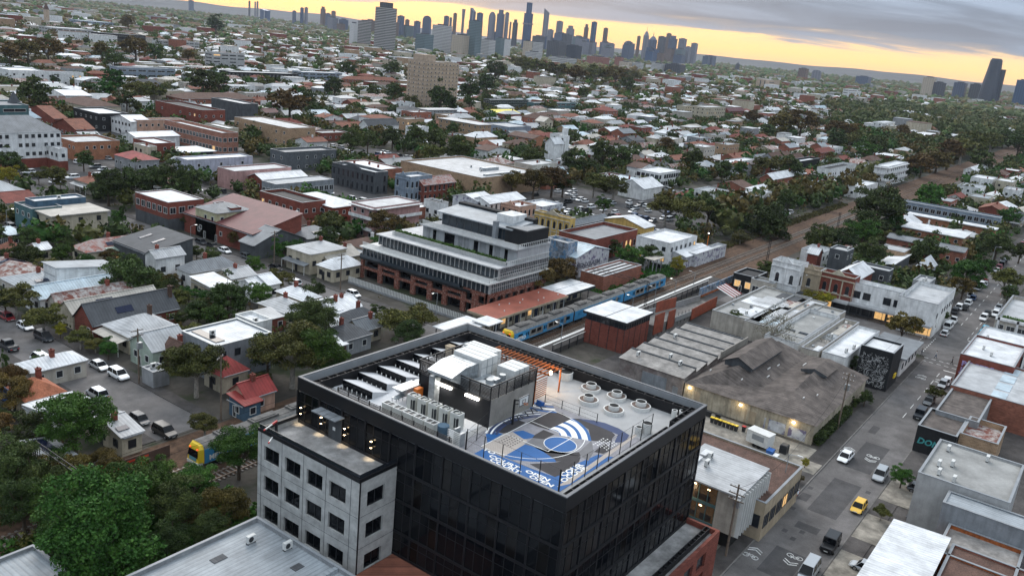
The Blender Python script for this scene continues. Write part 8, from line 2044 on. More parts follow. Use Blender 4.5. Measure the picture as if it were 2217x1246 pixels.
 if sp_ == 'blroof':
  for k in range(3): b = MB();b.box(sx*.62+k*0.9,sy*.25,h+.1,sx*.62+.75+k*0.9,sy*.25+1.7,h+.35);b.build('roof_window','glass',t)
  for q in ((.80,.88),(.92,.74)): acunit(t,sx*q[0],sy*q[1],h+.06)
  b = MB();b.box(0.3,sy*.48,h+.06,sx-.3,sy*.5,h+.5);b.build('ridge_cap','roof_zincx',t)
  b = MB();b.box(sx*.5,sy*.86,h+.07,sx*.5+1.6,sy*.86+.9,h+.12);b.box(sx*.8,sy*.6,h+.07,sx*.8+1.2,sy*.6+.9,h+.12);b.build('roof_hatch','roof_slatex',t)
 if sp_ == 'corner': solar(t,sx,sy,h+.0,0,'flat',[(.1,.05,3.5,2.2)])
 if sp_ == 'strips':
  b = MB();[b.box(.5+k*(sx/4),sy*.1,h+.07,.5+k*(sx/4)+sx/5,sy*.25,h+.15) for k in range(4)];[b.box(.5+k*(sx/4),sy*.45,h+.07,.5+k*(sx/4)+sx/5,sy*.6,h+.15) for k in range(4)];b.build('translucent_strip','roof_bluewhitex',t)
 if sp_ == 'super':
  b = MB();b.box(sx*.45,sy*.3,h,sx*.7,sy*.36,h+1.3);b.box(sx*.2,sy*.1,h,sx*.8,sy*.13,h+.8);b.build('roof_plant','galv',t)

# orange painted fence, timber frame, sundry things at the lower left
t = thing('painted_fence','brick-red fence painted with blocky orange letters beside the yellow train end','fence',(50.5,101.5,0));b = MB();b.box(0,0,0,13,.15,1.9);b.build('panel','wall_brown',t);text('SIMME E',1.9,'graffiti_red','painted_lettering',t,facing(.6,-.04,.25,'y-'),sx=1.35)
t = thing('unfinished_house','raw timber frame of a house being built at the left edge','unfinished house',(43,128,0));FOOT.append((42,127,53,139))
pm2 = MB();pm2.box(0,0,0,.1,.1,3.0);pmm2 = pm2.mesh('stud','new_timber')
for k in range(8):
 for yy in (0,4.5,9): mk('stud',pmm2,t,(k*1.2,yy,0))
jm = MB();jm.box(0,0,0,.09,9.2,.18);jmm = jm.mesh('joist','new_timber')
for k in range(12): mk('joist',jmm,t,(k*.8,0,3.0))
b = MB();[b.box(-.1,yy,3.18,9.2,yy+.1,3.3) for yy in (0,3,6,9)];b.build('plate','new_timber',t)
b = MB();b.box(0,0,0,.12,8.5,2.4);q = b.build('tarpaulin','blue_tarp',None,(54.0,128.5,1.6));tag(q,'bright blue wrap on the house wall beside the timber frame','tarpaulin')

for (x,y,hd,kind,col,lab) in CARS:
 rz = {'x+': 0,'x-': PI,'y+': PI/2,'y-': -PI/2}[hd];car(x,y,rz+random.uniform(-.03,.03),kind,col,lab,'cars parked along the streets',near=math.hypot(x,y) < 240);FOOT.append((x-2.5,y-2.5,x+2.5,y+2.5))

# trees from the table
SN = {0: 'dark green rounded tree',1: 'fresh green tree',2: 'olive green spreading tree',3: 'rust-brown autumn tree',4: 'small yellow-green tree',5: 'narrow dark cypress',6: 'leafless pale grey tree',7: 'clipped dark green shrub',8: 'bright green shrub'}
LM = [(lab_,BOBJ[k].location.x,BOBJ[k].location.y) for k,lab_ in {
 'cream two-storey flats with a white flat roof and a low front wall at upper left': 'the cream two-storey flats','red brick building with a huge sloping maroon tiled roof': 'the maroon tiled roof',
 'dark modern house with a steep black roof carrying solar panels': 'the black solar-panel house','long cottage with a dark slate gabled roof and two skylights': 'the long slate roof','white modern house with two dark roof windows and grey walls': 'the white modern house',
 'house with a broad pale blue-white iron roof': 'the pale blue-white roof','house with faded orange tiled roof at lower left': 'the faded orange roof','yellow painted Victorian shop row with arched upper windows': 'the yellow shop row',
 'white Victorian shop with three arched windows and ornate parapet': 'the white Victorian shop','red brick Victorian shops with arched windows and tall chimneys': 'the red brick Victorian shops','white rounded corner building with a stepped parapet at the crossing': 'the white corner building',
 'row of grey box townhouses with white dividing walls': 'the grey townhouses','salmon brick flats with a long white roof': 'the salmon brick flats','corner building with a black and white swirling mural wall': 'the black mural wall','large plain grey rendered block with five air conditioners on its flat roof': 'the plain grey block',
 'white clinic with grey mansard roof, dark slit windows and red brick base': 'the white clinic','bright red hipped roof with grey roller doors': 'the bright red roof','ornate red and cream brick terrace with repeated window bays': 'the ornate brick terrace','tan brick factory with pale grid lines and a flat roof': 'the tan brick factory',
 'long red brick hall with black flat roof in the upper left': 'the red brick hall','long white and lavender panelled box building': 'the lavender box','pink rendered box building with bare walls': 'the pink box','long slate-grey brick factory with small square windows': 'the slate-grey factory',
 'tall tan brick apartment tower with rows of small windows and a raised lift core': 'the tan tower','huge supermarket box with pale roof, roof plant and tan walls': 'the big tan supermarket','green and black apartments with a long white roof edge': 'the green apartments','bright yellow canopy roofs with white gable at the far service yard': 'the yellow canopy',
 'tan three-storey flats with white balconies': 'the tan balcony flats','long brown brick school block with white window bands': 'the brown brick school','white modern pavilion with ribbon windows beside the dark trees': 'the white pavilion','white gabled hall half hidden by autumn trees above the car park': 'the white gabled hall',
 'cream art deco flats with three rounded wings': 'the art deco flats','white three-storey apartments with open balconies beside the railway trees': 'the open-balcony apartments','white modern three-storey house alone among the park trees': 'the lone white park house','large white gabled roof with brick wings behind trees': 'the large white gable','white building with black roof terraces near the railway': 'the black roof terraces',
 'black painted Victorian shop row with arched parapets': 'the black arched shops','pink-brown brick flats with stacked balconies left of the stepped apartments': 'the pink-brown flats','long low apartments with black frames and white boxes': 'the black-framed apartments','blue-green glazed apartments with stepped levels among trees': 'the blue-green apartments','broad tan brick office block with two dark slots on the hill': 'the tan hill office'}.items()]
LM += [('the yellow train end',63,97),('the black office block',62,55),('the rust-red station roof',150,106),('the stepped apartments',155,130),('the rail bridge',222,96),('the brown warehouse',160,45),('the ticket office',160,84),('the studio office',104,35)]
LMP = [(n,project(x,y,3)) for n,x,y in LM]
USED = {};PEND = []
def where(x,y,avoid=None):
 px,py,q = project(x,y,2)
 best = None
 for n,(lx,ly,lq) in LMP:
  d = (px-lx)**2+((py-ly)*1.9)**2
  if best is None or d < best[0]: best = (d,n,px-lx,py-ly)
 _,n,dx,dy = best;d = math.hypot(dx,dy*1.9)
 far = 'just ' if d < 45 else '' if d < 110 else 'well '
 if abs(dx) > abs(dy)*2.4: rel = 'right of' if dx > 0 else 'left of'
 elif dy < 0: rel = 'beyond'
 else: rel = 'in front of'
 return far+rel+' '+n,q
def pend(o,stem,x,y,cat): PEND.append((o,stem,x,y,cat))
def settle():
 """give every pending thing a label of its own: ties are ranked by nearness"""
 by = {}
 for o,stem,x,y,cat in PEND:
  w_,q = where(x,y);by.setdefault(stem if cat == 'car' else stem+' '+w_,[]).append((q,o,project(x,y,2)[0]))
 RK = ['nearest','second nearest','third nearest','fourth nearest','fifth nearest','sixth nearest','seventh nearest','eighth nearest','ninth nearest','tenth nearest','eleventh nearest','twelfth nearest','thirteenth nearest','fourteenth nearest']
 for k,l in by.items():
  if len(l) == 1: l[0][1]['label'] = k;continue
  l.sort(key=lambda a: a[0])
  for i,(q,o,_) in enumerate(l): o['label'] = (RK[i] if i < len(RK) else f'{i+1}th nearest')+' '+k
NT = 0
for i,(x,y,r,sty,dist,zk) in enumerate(TREES):
 big = 2 if dist < 175 else 1 if dist < 420 else 0
 t = tree(x,y,r,sty,'',big=big,seed=i % (3 if big == 2 else 4),zc=zk,group='trees among the streets and yards' if sty < 7 else 'garden shrubs');pend(t,SN[sty],x,y,'tree');NT += 1
for i,x in enumerate(np.arange(116,142,2.0)): pass
hd = leafcloud(21,9000,lambda rng,n: (np.stack([rng.uniform(0,19,n),rng.uniform(0,1.3,n)+.12*np.sin(rng.uniform(0,60,n)),rng.uniform(0.1,1.7,n)],1),rng.normal(size=(n,3))),.17,'leaf_dark','hedge');q = mk('hedge',hd,None,(142.5,31.6+1.4,0.1));q.location.y = 33.0;tag(q,'long clipped hedge along the footpath beside the brown warehouse','hedge')

def thicket(nm,n,x0,y0,x1,y1,zh,size,m,lab,seed,slope=0.0):
 def fn(rng,n):
  x = rng.uniform(x0,x1,n);y = rng.uniform(y0,y1,n);hh = zh*(0.55+0.45*np.sin(x*.9+seed)*np.sin(y*1.1+x*.3));return np.stack([x,y+slope*(x-x0),hh*rng.uniform(.15,1,n)**.6],1),rng.normal(size=(n,3))+np.array([0,0,.6])
 return stuff(mk(nm,leafcloud(seed,n,fn,size,m,nm)),lab,'undergrowth')
thicket('undergrowth',26000,26,74.5,61.5,93.2,3.2,.30,'leaf_light','dark undergrowth between the single track and the grey roofs',31)
thicket('undergrowth',9000,28,99.5,50,105.5,2.6,.26,'leaf_autumn','brownish scrub on the far side of the single track',32)
thicket('undergrowth',5000,38,85,61,93,3.8,.26,'leaf_olive','olive scrub beside the sleepers near the concrete wing',33)
thicket('undergrowth',7000,188,101.5,232,111,2.0,.26,'leaf_light','green scrub between the platform end and the graffiti buildings',36)
thicket('undergrowth',9000,235,106.5,430,111,1.2,.30,'leaf_olive','weedy embankment beside the far tracks',34,.017)
thicket('undergrowth',9000,236,76,430,85,.9,.30,'leaf_olive','dark embankment scrub on the shop side of the tracks',35,.017)
# ------------------------------------------------------------------ bins, food trailer, tables by the warehouse
t = thing('food_trailer','white food trailer with serving hatch parked by the warehouse wall','trailer',(134.5,40.8,0),R(-8));b = MB();b.box(-1.1,-2.0,.6,1.1,2.0,2.7);b.build('body','white_paint',t);b = MB();b.box(-1.16,-2.05,2.7,1.16,2.05,2.8);b.build('roof','frame_white',t);b = MB();b.box(-1.13,-1.2,1.4,-1.1,1.0,2.3);b.build('hatch','cap_grey',t)
wm2 = MB();wm2.bar((-.08,0,0),(.08,0,0),.26,0,12);wmm = wm2.mesh('wheel','rubber')
for s in (-1.05,1.05):
 for yy in (-.4,.4): mk('wheel',wmm,t,(s,yy,.32))
b = MB();b.bar((0,-2,.6),(0,-3.1,.5),.05);b.build('tow_bar','frame_dark',t)
b = MB();b.box(0,0,0,1.4,1.0,1.1);b.box(-.05,-.05,1.1,1.45,1.05,1.2);q = b.build('crate','blue_tarp',None,(131.6,37.6,0));tag(q,'blue crate beside the white food trailer','crate')
b = MB();b.box(0,0,0,1.5,1.2,1.5);b.box(.1,.1,1.5,1.4,1.1,1.6);q = b.build('cage','frame_dark',None,(134.5,36.2,0));tag(q,'dark storage cage between the trailer and the graffitied wall','cage')
def bin_(x,y,body,lid,lab,big_=False):
 t = thing('wheelie_bin',lab,'bin',(x,y,.02),R(random.uniform(80,100)),'bins against the warehouse');s = 1.7 if big_ else 1
 b = MB();k = len(b.v);b.v += [(-.22*s,-.24,.05),(.22*s,-.24,.05),(.22*s,.24,.05),(-.22*s,.24,.05),(-.29*s,-.3,1),(.29*s,-.3,1),(.29*s,.3,1),(-.29*s,.3,1)];b.f += [(0,3,2,1),(4,5,6,7),(0,1,5,4),(1,2,6,5),(2,3,7,6),(3,0,4,7)];b.mi += [0]*6;b.build('bin_body',body,t);b = MB();b.box(-.32*s,-.33,1.0,.32*s,.36,1.07);b.build('lid',lid,t)
for k in range(7): bin_(137.2,50.6-k*.75,'frame_dark','train_yellow',f'bin with a yellow lid, {ORD[k]} of the row nearest the lamp-lit wall')
bin_(138.0,45.0,'frame_dark','red_paint','bin with a red lid at the end of the yellow-lidded row');bin_(139.2,52.2,'frame_dark','frame_dark','large black bin behind the yellow-lidded row',True);bin_(139.3,50.4,'frame_dark','frame_dark','large black bin with raised lid by the wall',True)
for k in range(4):
 b = MB();b.box(0,0,.7,1.8,.7,.78);b.box(.2,.3,0,.3,.4,.7);b.box(1.5,.3,0,1.6,.4,.7);b.box(0,-.45,.42,1.8,-.2,.47);b.box(0,.9,.42,1.8,1.15,.47);q = b.build('picnic_table','pathconcrete',None,(143.2+k*2.4,35.2-.9,0),R(20));tag(q,f'pale picnic table by the hedge, {ORD[k]} from the lamp post end','table','picnic tables by the hedge')
b = MB();b.box(0,0,.7,1.6,.8,.78);b.box(.7,.3,0,.85,.45,.7);q = b.build('table','leafpaint' if 'leafpaint' in MATS else 'chalk',None,(131.0,33.6+3,0));tag(q,'white-topped table alone on the paving by the graffitied wall','table')

# poles, lamps, wires, people
power_pole(98.8,31.5,10.5,'dark timber pole on the corner by the studio office fins',R(90),3,True)
power_pole(152.5,33.0,11,'tall pale timber pole with transformer beside the hedge',R(90),2,True)
power_pole(73.9,126.9,10,'tall grey timber pole with transformer by the white suv',R(0),2,True)
power_pole(75.5,97.5+9,11,'dark timber pole in front of the orange cottage',R(30),1)
power_pole(99.0,246,9,'timber pole before the cream flats',R(90),2);power_pole(137.7,172,9.5,'timber pole with lamp on the street beside the arched grey hall',R(0),2);power_pole(137.9,147.5,9,'timber pole by the white shed left of the apartment forecourt',0,2)
power_pole(290,131,10,'timber pole at the car park edge beside the autumn trees',0,2);power_pole(299,133,10,'second timber pole at the car park edge',0,2);power_pole(64.3,160,9,'timber pole beside the dark blue car',0,1)
street_lamp(117.0,31.0,8.5,R(-90),'tall grey street lamp at the left kerb near the white sedan');street_lamp(138.0,117.0,7,R(180),'street lamp by the apartment forecourt fence',True)
street_lamp(238,49,8,R(180),'street lamp among the yellow-green trees of the shopping street');street_lamp(232,66,8,R(180),'street lamp near the bare tree on the shopping street')
street_lamp(256,35.2,8,R(-90),'street lamp on the left of the far street');street_lamp(300,35.2,8,R(-90),'second street lamp farther up the far street');street_lamp(340,35.2,8,R(-90),'third street lamp farther up the far street')
street_lamp(100,232,7,0,'street lamp beside the red brick corner building',True);street_lamp(129.0,195,7,R(0),'street lamp in front of the cream building with grey roof',True)
wire((73.9,126.9,9.4),(64.3,160,8.4),'sagging service wire from the tall pole up the near street');wire((64.3,160,8.4),(60,215,9),'wire continuing up the near street at the left edge')
wire((75.5,106.5,10.4),(61.0,98,12),'wire from the dark pole towards the black office block');wire((98.8,31.5,10),(117,31,8.2),'wire from the corner pole to the street lamp');wire((117,31,8.2),(152.5,33,10.4),'wire from the street lamp to the tall pale pole');wire((152.5,33,10.4),(204,33,9),'wire from the pale pole towards the crossing')
wire((137.7,172,9),(137.9,147.5,8.6),'wire along the street beside the arched hall')
person(212.3,31.3,R(-80),'cloth_navy','cloth_grey','person in dark clothes walking, leftmost of those on the crossing')
person(213.4,28.4,R(-85),'cloth_white','cloth_denim','person in a white top walking, second from left on the crossing')
person(211.9,24.6,R(95),'cloth_grey','rubber','person in grey walking, third from left on the crossing')
person(211.5,22.4,R(-95),'rubber','cloth_navy','person in black at the right end of the crossing',0.32)
person(213.0,22.0,R(80),'cloth_navy','rubber','person in a navy top close behind the one at the right end',0.2)

# ------------------------------------------------------------------ skyline towers
def banded(name,c1,c2,fh,hx,mode):
 m = bpy.data.materials.new(name);m.use_nodes = True;t = m.node_tree;b_ = t.nodes['Principled BSDF'];b_.inputs['Roughness'].default_value = 0.45
 g = t.nodes.new('ShaderNodeNewGeometry');s = t.nodes.new('ShaderNodeSeparateXYZ');t.links.new(g.outputs['Position'],s.inputs[0])
 def fr(inp,sc):
  a = t.nodes.new('ShaderNodeMath');a.operation = 'MULTIPLY';a.inputs[1].default_value = 1/sc;t.links.new(inp,a.inputs[0]);f = t.nodes.new('ShaderNodeMath');f.operation = 'FRACT';t.links.new(a.outputs[0],f.inputs[0]);g_ = t.nodes.new('ShaderNodeMath');g_.operation = 'GREATER_THAN';g_.inputs[1].default_value = 0.42;t.links.new(f.outputs[0],g_.inputs[0]);return g_.outputs[0]
 ad = t.nodes.new('ShaderNodeMath');t.links.new(s.outputs[0],ad.inputs[0]);t.links.new(s.outputs[1],ad.inputs[1])
 a = fr(s.outputs[2],fh);
 if mode == 'grid': x_ = fr(ad.outputs[0],hx);mm = t.nodes.new('ShaderNodeMath');mm.operation = 'MULTIPLY';t.links.new(a,mm.inputs[0]);t.links.new(x_,mm.inputs[1]);a = mm.outputs[0]
 if mode == 'vert': a = fr(ad.outputs[0],hx)
 n = t.nodes.new('ShaderNodeTexNoise');n.inputs['Scale'].default_value = 0.03;t.links.new(g.outputs['Position'],n.inputs['Vector'])
 q = t.nodes.new('ShaderNodeMix');q.data_type = 'RGBA';q.inputs[6].default_value = (*c1,1);q.inputs[7].default_value = (*c2,1);t.links.new(a,q.inputs[0])
 t.links.new(q.outputs[2],b_.inputs['Base Color']);MATS[name] = m
for nm,c1,c2,mode,fh in (('band',(.45,.43,.40),(.05,.055,.065),'h',3.6),('whiteband',(.55,.54,.52),(.22,.22,.23),'h',3.8),('white',(.55,.55,.55),(.5,.5,.5),'h',4),('cream',(.45,.38,.30),(.33,.28,.22),'grid',4),('brown',(.16,.11,.09),(.10,.07,.06),'vert',4),
      ('blue',(.08,.11,.17),(.055,.08,.13),'vert',4),('deepblue',(.03,.08,.17),(.02,.055,.12),'vert',4),('pale',(.20,.20,.23),(.14,.15,.18),'vert',4),('dark',(.04,.045,.055),(.09,.10,.12),'grid',4),('glassgreen',(.06,.10,.12),(.14,.19,.20),'h',3.8),('glassblack',(.015,.022,.035),(.03,.045,.07),'h',4),('brick',(.28,.12,.09),(.18,.08,.07),'grid',4)):
 banded('tower_'+nm,c1,c2,fh,7,mode)
for (lab,x,y,w_,top,m,stl,D) in TOWERS:
 az_ = math.atan2(y,x);k = 1/(abs(math.sin(az_))+abs(math.cos(az_))) if D < 3000 or stl not in ('round','taper','curve','spire') else 1.0
 sx = sy = max(4,w_*k);rzt = 0
 if stl in ('round','taper','curve','spire','slantL'): sx = sy = w_*0.95;rzt = az_
 t = thing('tower_block' if D < 3200 else 'skyscraper',lab,'tower',(x,y,0),rzt,'towers of the distant skyline');M_ = 'tower_'+m;hx,hy = sx/2,sy/2
 if D < 3200 and top < 45 and m != 'band': hx *= 0.8;hy *= 1.1
 b = MB();z1 = top
 if stl == 'box': b.box(-hx,-hy,0,hx,hy,top-3);b.build('shaft',M_,t);b = MB();b.box(-hx*.5,-hy*.6,top-3,hx*.4,hy*.5,top);b.build('roof_plant','tower_dark',t);continue
 if stl == 'step': b.box(-hx,-hy,0,hx,hy,top*.90);b.build('shaft',M_,t);b = MB();b.box(-hx*.62,-hy*.62,top*.90,hx*.62,hy*.62,top);b.build('crown','tower_dark' if m == 'band' else M_,t)
 elif stl == 'neck': b.box(-hx,-hy,0,hx,hy,top*.78);b.build('shaft',M_,t);b = MB();b.box(-hx*.62,-hy*.62,top*.78,hx*.62,hy*.62,top);b.build('upper_shaft',M_,t);b = MB();b.box(-hx*1.2,-hy*1.2,top*.55,hx*1.2,hy*1.2,top*.58);b.build('projecting_band','tower_pale',t)
 elif stl == 'slant' or stl == 'slantL':
  b.v += [(-hx,-hy,0),(hx,-hy,0),(hx,hy,0),(-hx,hy,0),(-hx,-hy,top*.90),(hx,-hy,top*.90),(hx,hy,top),(-hx,hy,top)];b.f += [(0,3,2,1),(4,5,6,7),(0,1,5,4),(1,2,6,5),(2,3,7,6),(3,0,4,7)];b.mi += [0]*6;b.build('shaft',M_,t)
  b = MB();b.box(-hx*1.02-1,-hy,0,-hx*1.02,-hy*.8,top*.9);b.build('edge_fin','tower_white',t)
 elif stl == 'round': b.box(-hx,-hy,0,hx,hy,top*.82);b.build('shaft',M_,t);b = MB();pr = [(-hy*math.cos(PI*i/8),top*.82+top*.18*math.sin(PI*i/8)) for i in range(9)];b.v += [(-hx,p[0],p[1]) for p in pr]+[(hx,p[0],p[1]) for p in pr];b.f += [tuple(range(9)),tuple(range(17,8,-1))]+[(i,i+9,i+10,i+1) for i in range(8)];b.mi += [0]*10;b.build('crown',M_,t)
 elif stl == 'taper': b.cyl(0,0,0,top*.3,hx*1.3,hx*.8,12);b.cyl(0,0,top*.3,top*.7,hx*.8,hx*.75,12,cap=False);b.cyl(0,0,top*.7,top,hx*.75,hx*1.05,12);b.build('shaft',M_,t)
 elif stl == 'curve':
  for z0,z1_,r0,r1 in ((0,.35,1.25,1.15),(.35,.75,1.15,.86),(.75,.97,.86,.74)): b.cyl(0,0,top*z0,top*z1_,hx*r0*.85,hx*r1*.85,16)
  b.build('shaft',M_,t);b = MB();b.cyl(0,0,top*.97,top,hx*.55,hx*.5,12);b.build('crown',M_,t);b = MB();b.box(-hx*.2,-hx*1.2,0,hx*.7,-hx*.6,top*.78);b.build('side_wing',M_,t)
 elif stl == 'spire': b.box(-hx,-hy,0,hx,hy,top*.80);b.build('shaft',M_,t);b = MB();b.cyl(0,0,top*.80,top*.92,hx*.95,hx*.35,8);b.build('crown',M_,t);b = MB();b.cyl(0,0,top*.92,top*1.06,hx*.12,hx*.04,6);b.build('spire','tower_pale',t)

# lower blocks that fill the foot of the skyline
rs = random.Random(41);gaps = sorted(rs.uniform(-1,1) for _ in range(44));OD = lambda n: str(n)+('th' if 10 <= n % 100 <= 20 else {1: 'st',2: 'nd',3: 'rd'}.get(n % 10,'th'))
for i,g_ in enumerate(gaps):
 az_ = YAW+R(-g_*12.5+1.2);D = rs.uniform(4100,5000);hgt = rs.uniform(55,112)*(1-.25*abs(g_));w_ = rs.uniform(26,48);mt = rs.choice(['blue','deepblue','dark','pale','blue','brown','glassgreen'])
 t = thing('city_block',f'{dict(blue="slate-blue", deepblue="deep blue", dark="dark", pale="pale grey", brown="brown", glassgreen="glassy green")[mt]} low block at the foot of the skyline, {OD(i+1)} from the left','tower',(D*math.cos(az_),D*math.sin(az_),0),0,'low blocks at the foot of the skyline')
 b = MB();b.box(-w_/2,-w_/2,0,w_/2,w_/2,hgt);b.build('shaft','tower_'+mt,t);b = MB();b.box(-w_*.3,-w_*.3,hgt,w_*.2,w_*.2,hgt+5);b.build('roof_plant','tower_dark',t)
# ------------------------------------------------------------------ the suburb between: streets of houses, yards and trees
def clear(x0,y0,x1,y1,pad=0.5):
 for (a,b_,c,d) in FG.get((int(x0//60),int(y0//60)),[]) + FG.get((int(x1//60),int(y1//60)),[]) + FG.get((int(x0//60),int(y1//60)),[]) + FG.get((int(x1//60),int(y0//60)),[]):
  if x0-pad < c and x1+pad > a and y0-pad < d and y1+pad > b_: return False
 return True
FG = {}
def addfoot(f):
 for i in range(int(f[0]//60),int(f[2]//60)+1):
  for j in range(int(f[1]//60),int(f[3]//60)+1): FG.setdefault((i,j),[]).append(f)
CARPARKS = [(262,126,330,205),(137,283,177,333),(283,285,322,322)]
for f in FOOT+ROADS+CARPARKS+[(140,108,178,156),(140,55,178,92),(130,30,176,60),(60,34,96,75),(96,28,112,45)]: addfoot(f)
def vis(x,y,z=4,m=60):
 px,py,q = project(x,y,z);return q > 5 and -m < px < 2217+m and -60 < py < 1246+m*2
for i,(x0,y0,x1,y1) in enumerate(CARPARKS): strip('car_park',x0,y0,x1,y1,0.03+0.003*i,'asphalt_dark')
# parked cars in the car parks and along the streets (too small to show lamps or wheels)
rnd = random.Random(11);COLS = ['white']*5+['silver']*3+['grey','dark','black','black','red','blue']
CW = {'white': 'white','silver': 'silver','grey': 'grey','dark': 'dark blue-grey','black': 'black','red': 'dark red','blue': 'blue','lightblue': 'blue','teal': 'teal','yellow': 'yellow'}
def farcar(x,y,rz,where_):
 k = rnd.choice(['hatch','sedan','suv','suv','hatch','van' if rnd.random() < .3 else 'suv']);c = rnd.choice(COLS)
 t = car(x,y,rz,k,c,'','cars in the car parks and far streets',near=math.hypot(x,y) < 260);pend(t,f'{CW[c]} {CN[k].replace("_", " ")} {where_}',x,y,'car')
for (x0,y0,x1,y1),wn in zip(CARPARKS,('in the tree-ringed car park right of centre','in the car park at upper left','on the small lot behind the supermarket')):
 for r_i,xx in enumerate(np.arange(x0+6,x1-4,8.5)):
  for yy in np.arange(y0+5,y1-4,2.75):
   if rnd.random() < (0.55 if x0 < 200 else 0.5) and vis(xx,yy,1,0) and clear(xx-2,yy-.8,xx+2,yy+.8,0) is not None:
    ok = all(not (xx-2.5 < c and xx+2.5 > a and yy-1.2 < d and yy+1.2 > b_) for (a,b_,c,d) in FOOT)
    if ok: farcar(xx,yy,PI*rnd.randint(0,1),wn)
for (xs,y0,y1) in ((300,210,420),(372,120,420),(446,120,420),(180,245,340),(223,110,280)):
 for yy in np.arange(y0,y1,6.2):
  for s in (-1,1):
   if rnd.random() < 0.42 and vis(xs,yy,1,0): farcar(xs+s*(2.5 if xs != 223 else 6),yy,PI/2*s,'parked on a tree-lined cross street')
for xx in np.arange(262,440,6.3):
 for s in (-1,1):
  if rnd.random() < 0.5: farcar(xx,29.2+s*3.6,0 if s > 0 else PI,'parked on the far street beyond the crossing')
RP = ['white','white','pale','pale','cream','zinc','grey','terra','redtile','brown','rust','white','slate','bluewhite','brown','terra']
RN = {'white': 'white','pale': 'pale grey','cream': 'cream','zinc': 'zinc-grey','grey': 'grey','terra': 'terracotta','redtile': 'red-tiled','brown': 'brown-tiled','rust': 'rusty','slate': 'slate-grey','bluewhite': 'bluish white'}
WP = ['white','cream','cream','stone','brick','red','white','grey','tanbrick','white']
KN = {'gx': 'gabled','gy': 'gabled','hip': 'hipped','flat': 'flat-roofed','slab': 'flat-roofed'}
cand = []
rs = random.Random(23)
def park(x,y):
 px,py,_ = project(x,y,3)
 if math.sin(x*.013+y*.004)*math.sin(y*.021-x*.003) > .3: return False
 return (px > 1800 and 222+(px-1800)*.06 < py < 315+(px-1800)*.12) or (1110 < px < 1400 and 131+(px-1110)*.1 < py < 151+(px-1110)*.1)
y = -150
XS = [228]+[300,372,446,520,600,680]
def lots():
 # lots front onto the north-south streets; houses run deep from the street
 xe = [10,69,133,180,222,300,372,446,520,600,680]+[680+80*k for k in range(1,9)]
 for i in range(len(xe)-1):
  a,b_ = xe[i]+7.5,xe[i+1]-7.5;mid = (a+b_)/2
  if b_-a < 18: continue
  yy = -260
  while yy < 950:
   wl = rs.uniform(8.0,12.5)
   for (u,v,s) in ((a,mid-1,1),(mid+1,b_,-1)):
    dl = v-u;L_ = min(dl*rs.uniform(.5,.72),22);x0 = u+rs.uniform(1,3.0) if s == 1 else v-L_-rs.uniform(1,3.0)
    yield x0,yy,L_,wl-rs.uniform(0.8,1.8),(x0+L_+3 if s == 1 else x0-3)
   yy += wl
for (x0,y0,L_,W_2,tx) in lots():
 if not vis(x0+L_/2,y0+W_2/2,4,40): continue
 d = math.hypot(x0,y0)
 if d > 1050 or d < 110: continue
 f = (x0,y0,x0+L_,y0+W_2)
 if y0 > 40 and y0 < 128 and x0 > 236 and x0 < 900 and abs(y0-rail_y(x0)) < 20: continue
 if not clear(*f,pad=0.8):
  # a smaller house may still fit
  L2 = L_*0.6;f = (x0,y0+.8,x0+L2,y0+W_2)
  if not clear(*f,pad=0.6): continue
  L_ = L2
 p = rs.random()
 if park(x0,y0): continue                 # parkland
 if p < 0.95 and not (y0 < 10 and x0 < 236): cand.append((d,x0,f[1],L_,W_2));addfoot(f)
cand.sort()
NH = 0
FARH = []
nb = len(BUILDINGS)
for (d,x0,y0,L_,W_2) in cand:
 k = rs.random();kind = 'gx' if k < .36 else 'hip' if k < .76 else 'flat' if k < .90 else 'gy'
 rm = rs.choice(RP);wm = rs.choice(WP);h = rs.choice([3.2,3.4,3.6,3.6,6.2]) if kind != 'flat' else rs.choice([4,6.3,7,9]);rise = {'gx': rs.uniform(1.5,2.6),'gy': rs.uniform(1.4,2.4),'hip': rs.uniform(1.5,2.6),'flat': 0}[kind]
 if kind == 'flat': rm = rs.choice(['white','pale','zinc','white','grey'])
 if NH < 285:
  o = {}
  if rs.random() < .8: o['chim'] = [(rs.uniform(.3,.8),rs.uniform(.3,.7))]
  if rs.random() < .25: o['chm'] = 'white'
  if kind == 'flat' and rs.random() < .6: o['ac'] = [(rs.uniform(.2,.8),rs.uniform(.2,.8))]
  if kind != 'flat' and rs.random() < .3: o['ver'] = (1.8,2.7,rm if rm in ('white','pale','cream','zinc','grey','rust') else 'pale')
  if d > 380: o['sp'] = 3.8;o['door'] = False
  t = building('','house','house',round(x0,1),round(y0,1),L_,W_2,h,kind,rise,rm,wm,group='houses of the suburb',**o)
  pend(t,f'{"two-storey " if h > 6 else ""}{RN[rm]} {KN[kind]} house',x0,y0,'house');NH += 1
  if kind in ('gx','hip') and d < 330 and rs.random() < .18 and L_ > 9: solar(t,L_,W_2,h,rise,kind,[(.3,.12,4.5,2.1)])
 else: FARH.append((x0,y0,L_,W_2,h,rise if kind != 'flat' else 0.0,rm,wm))
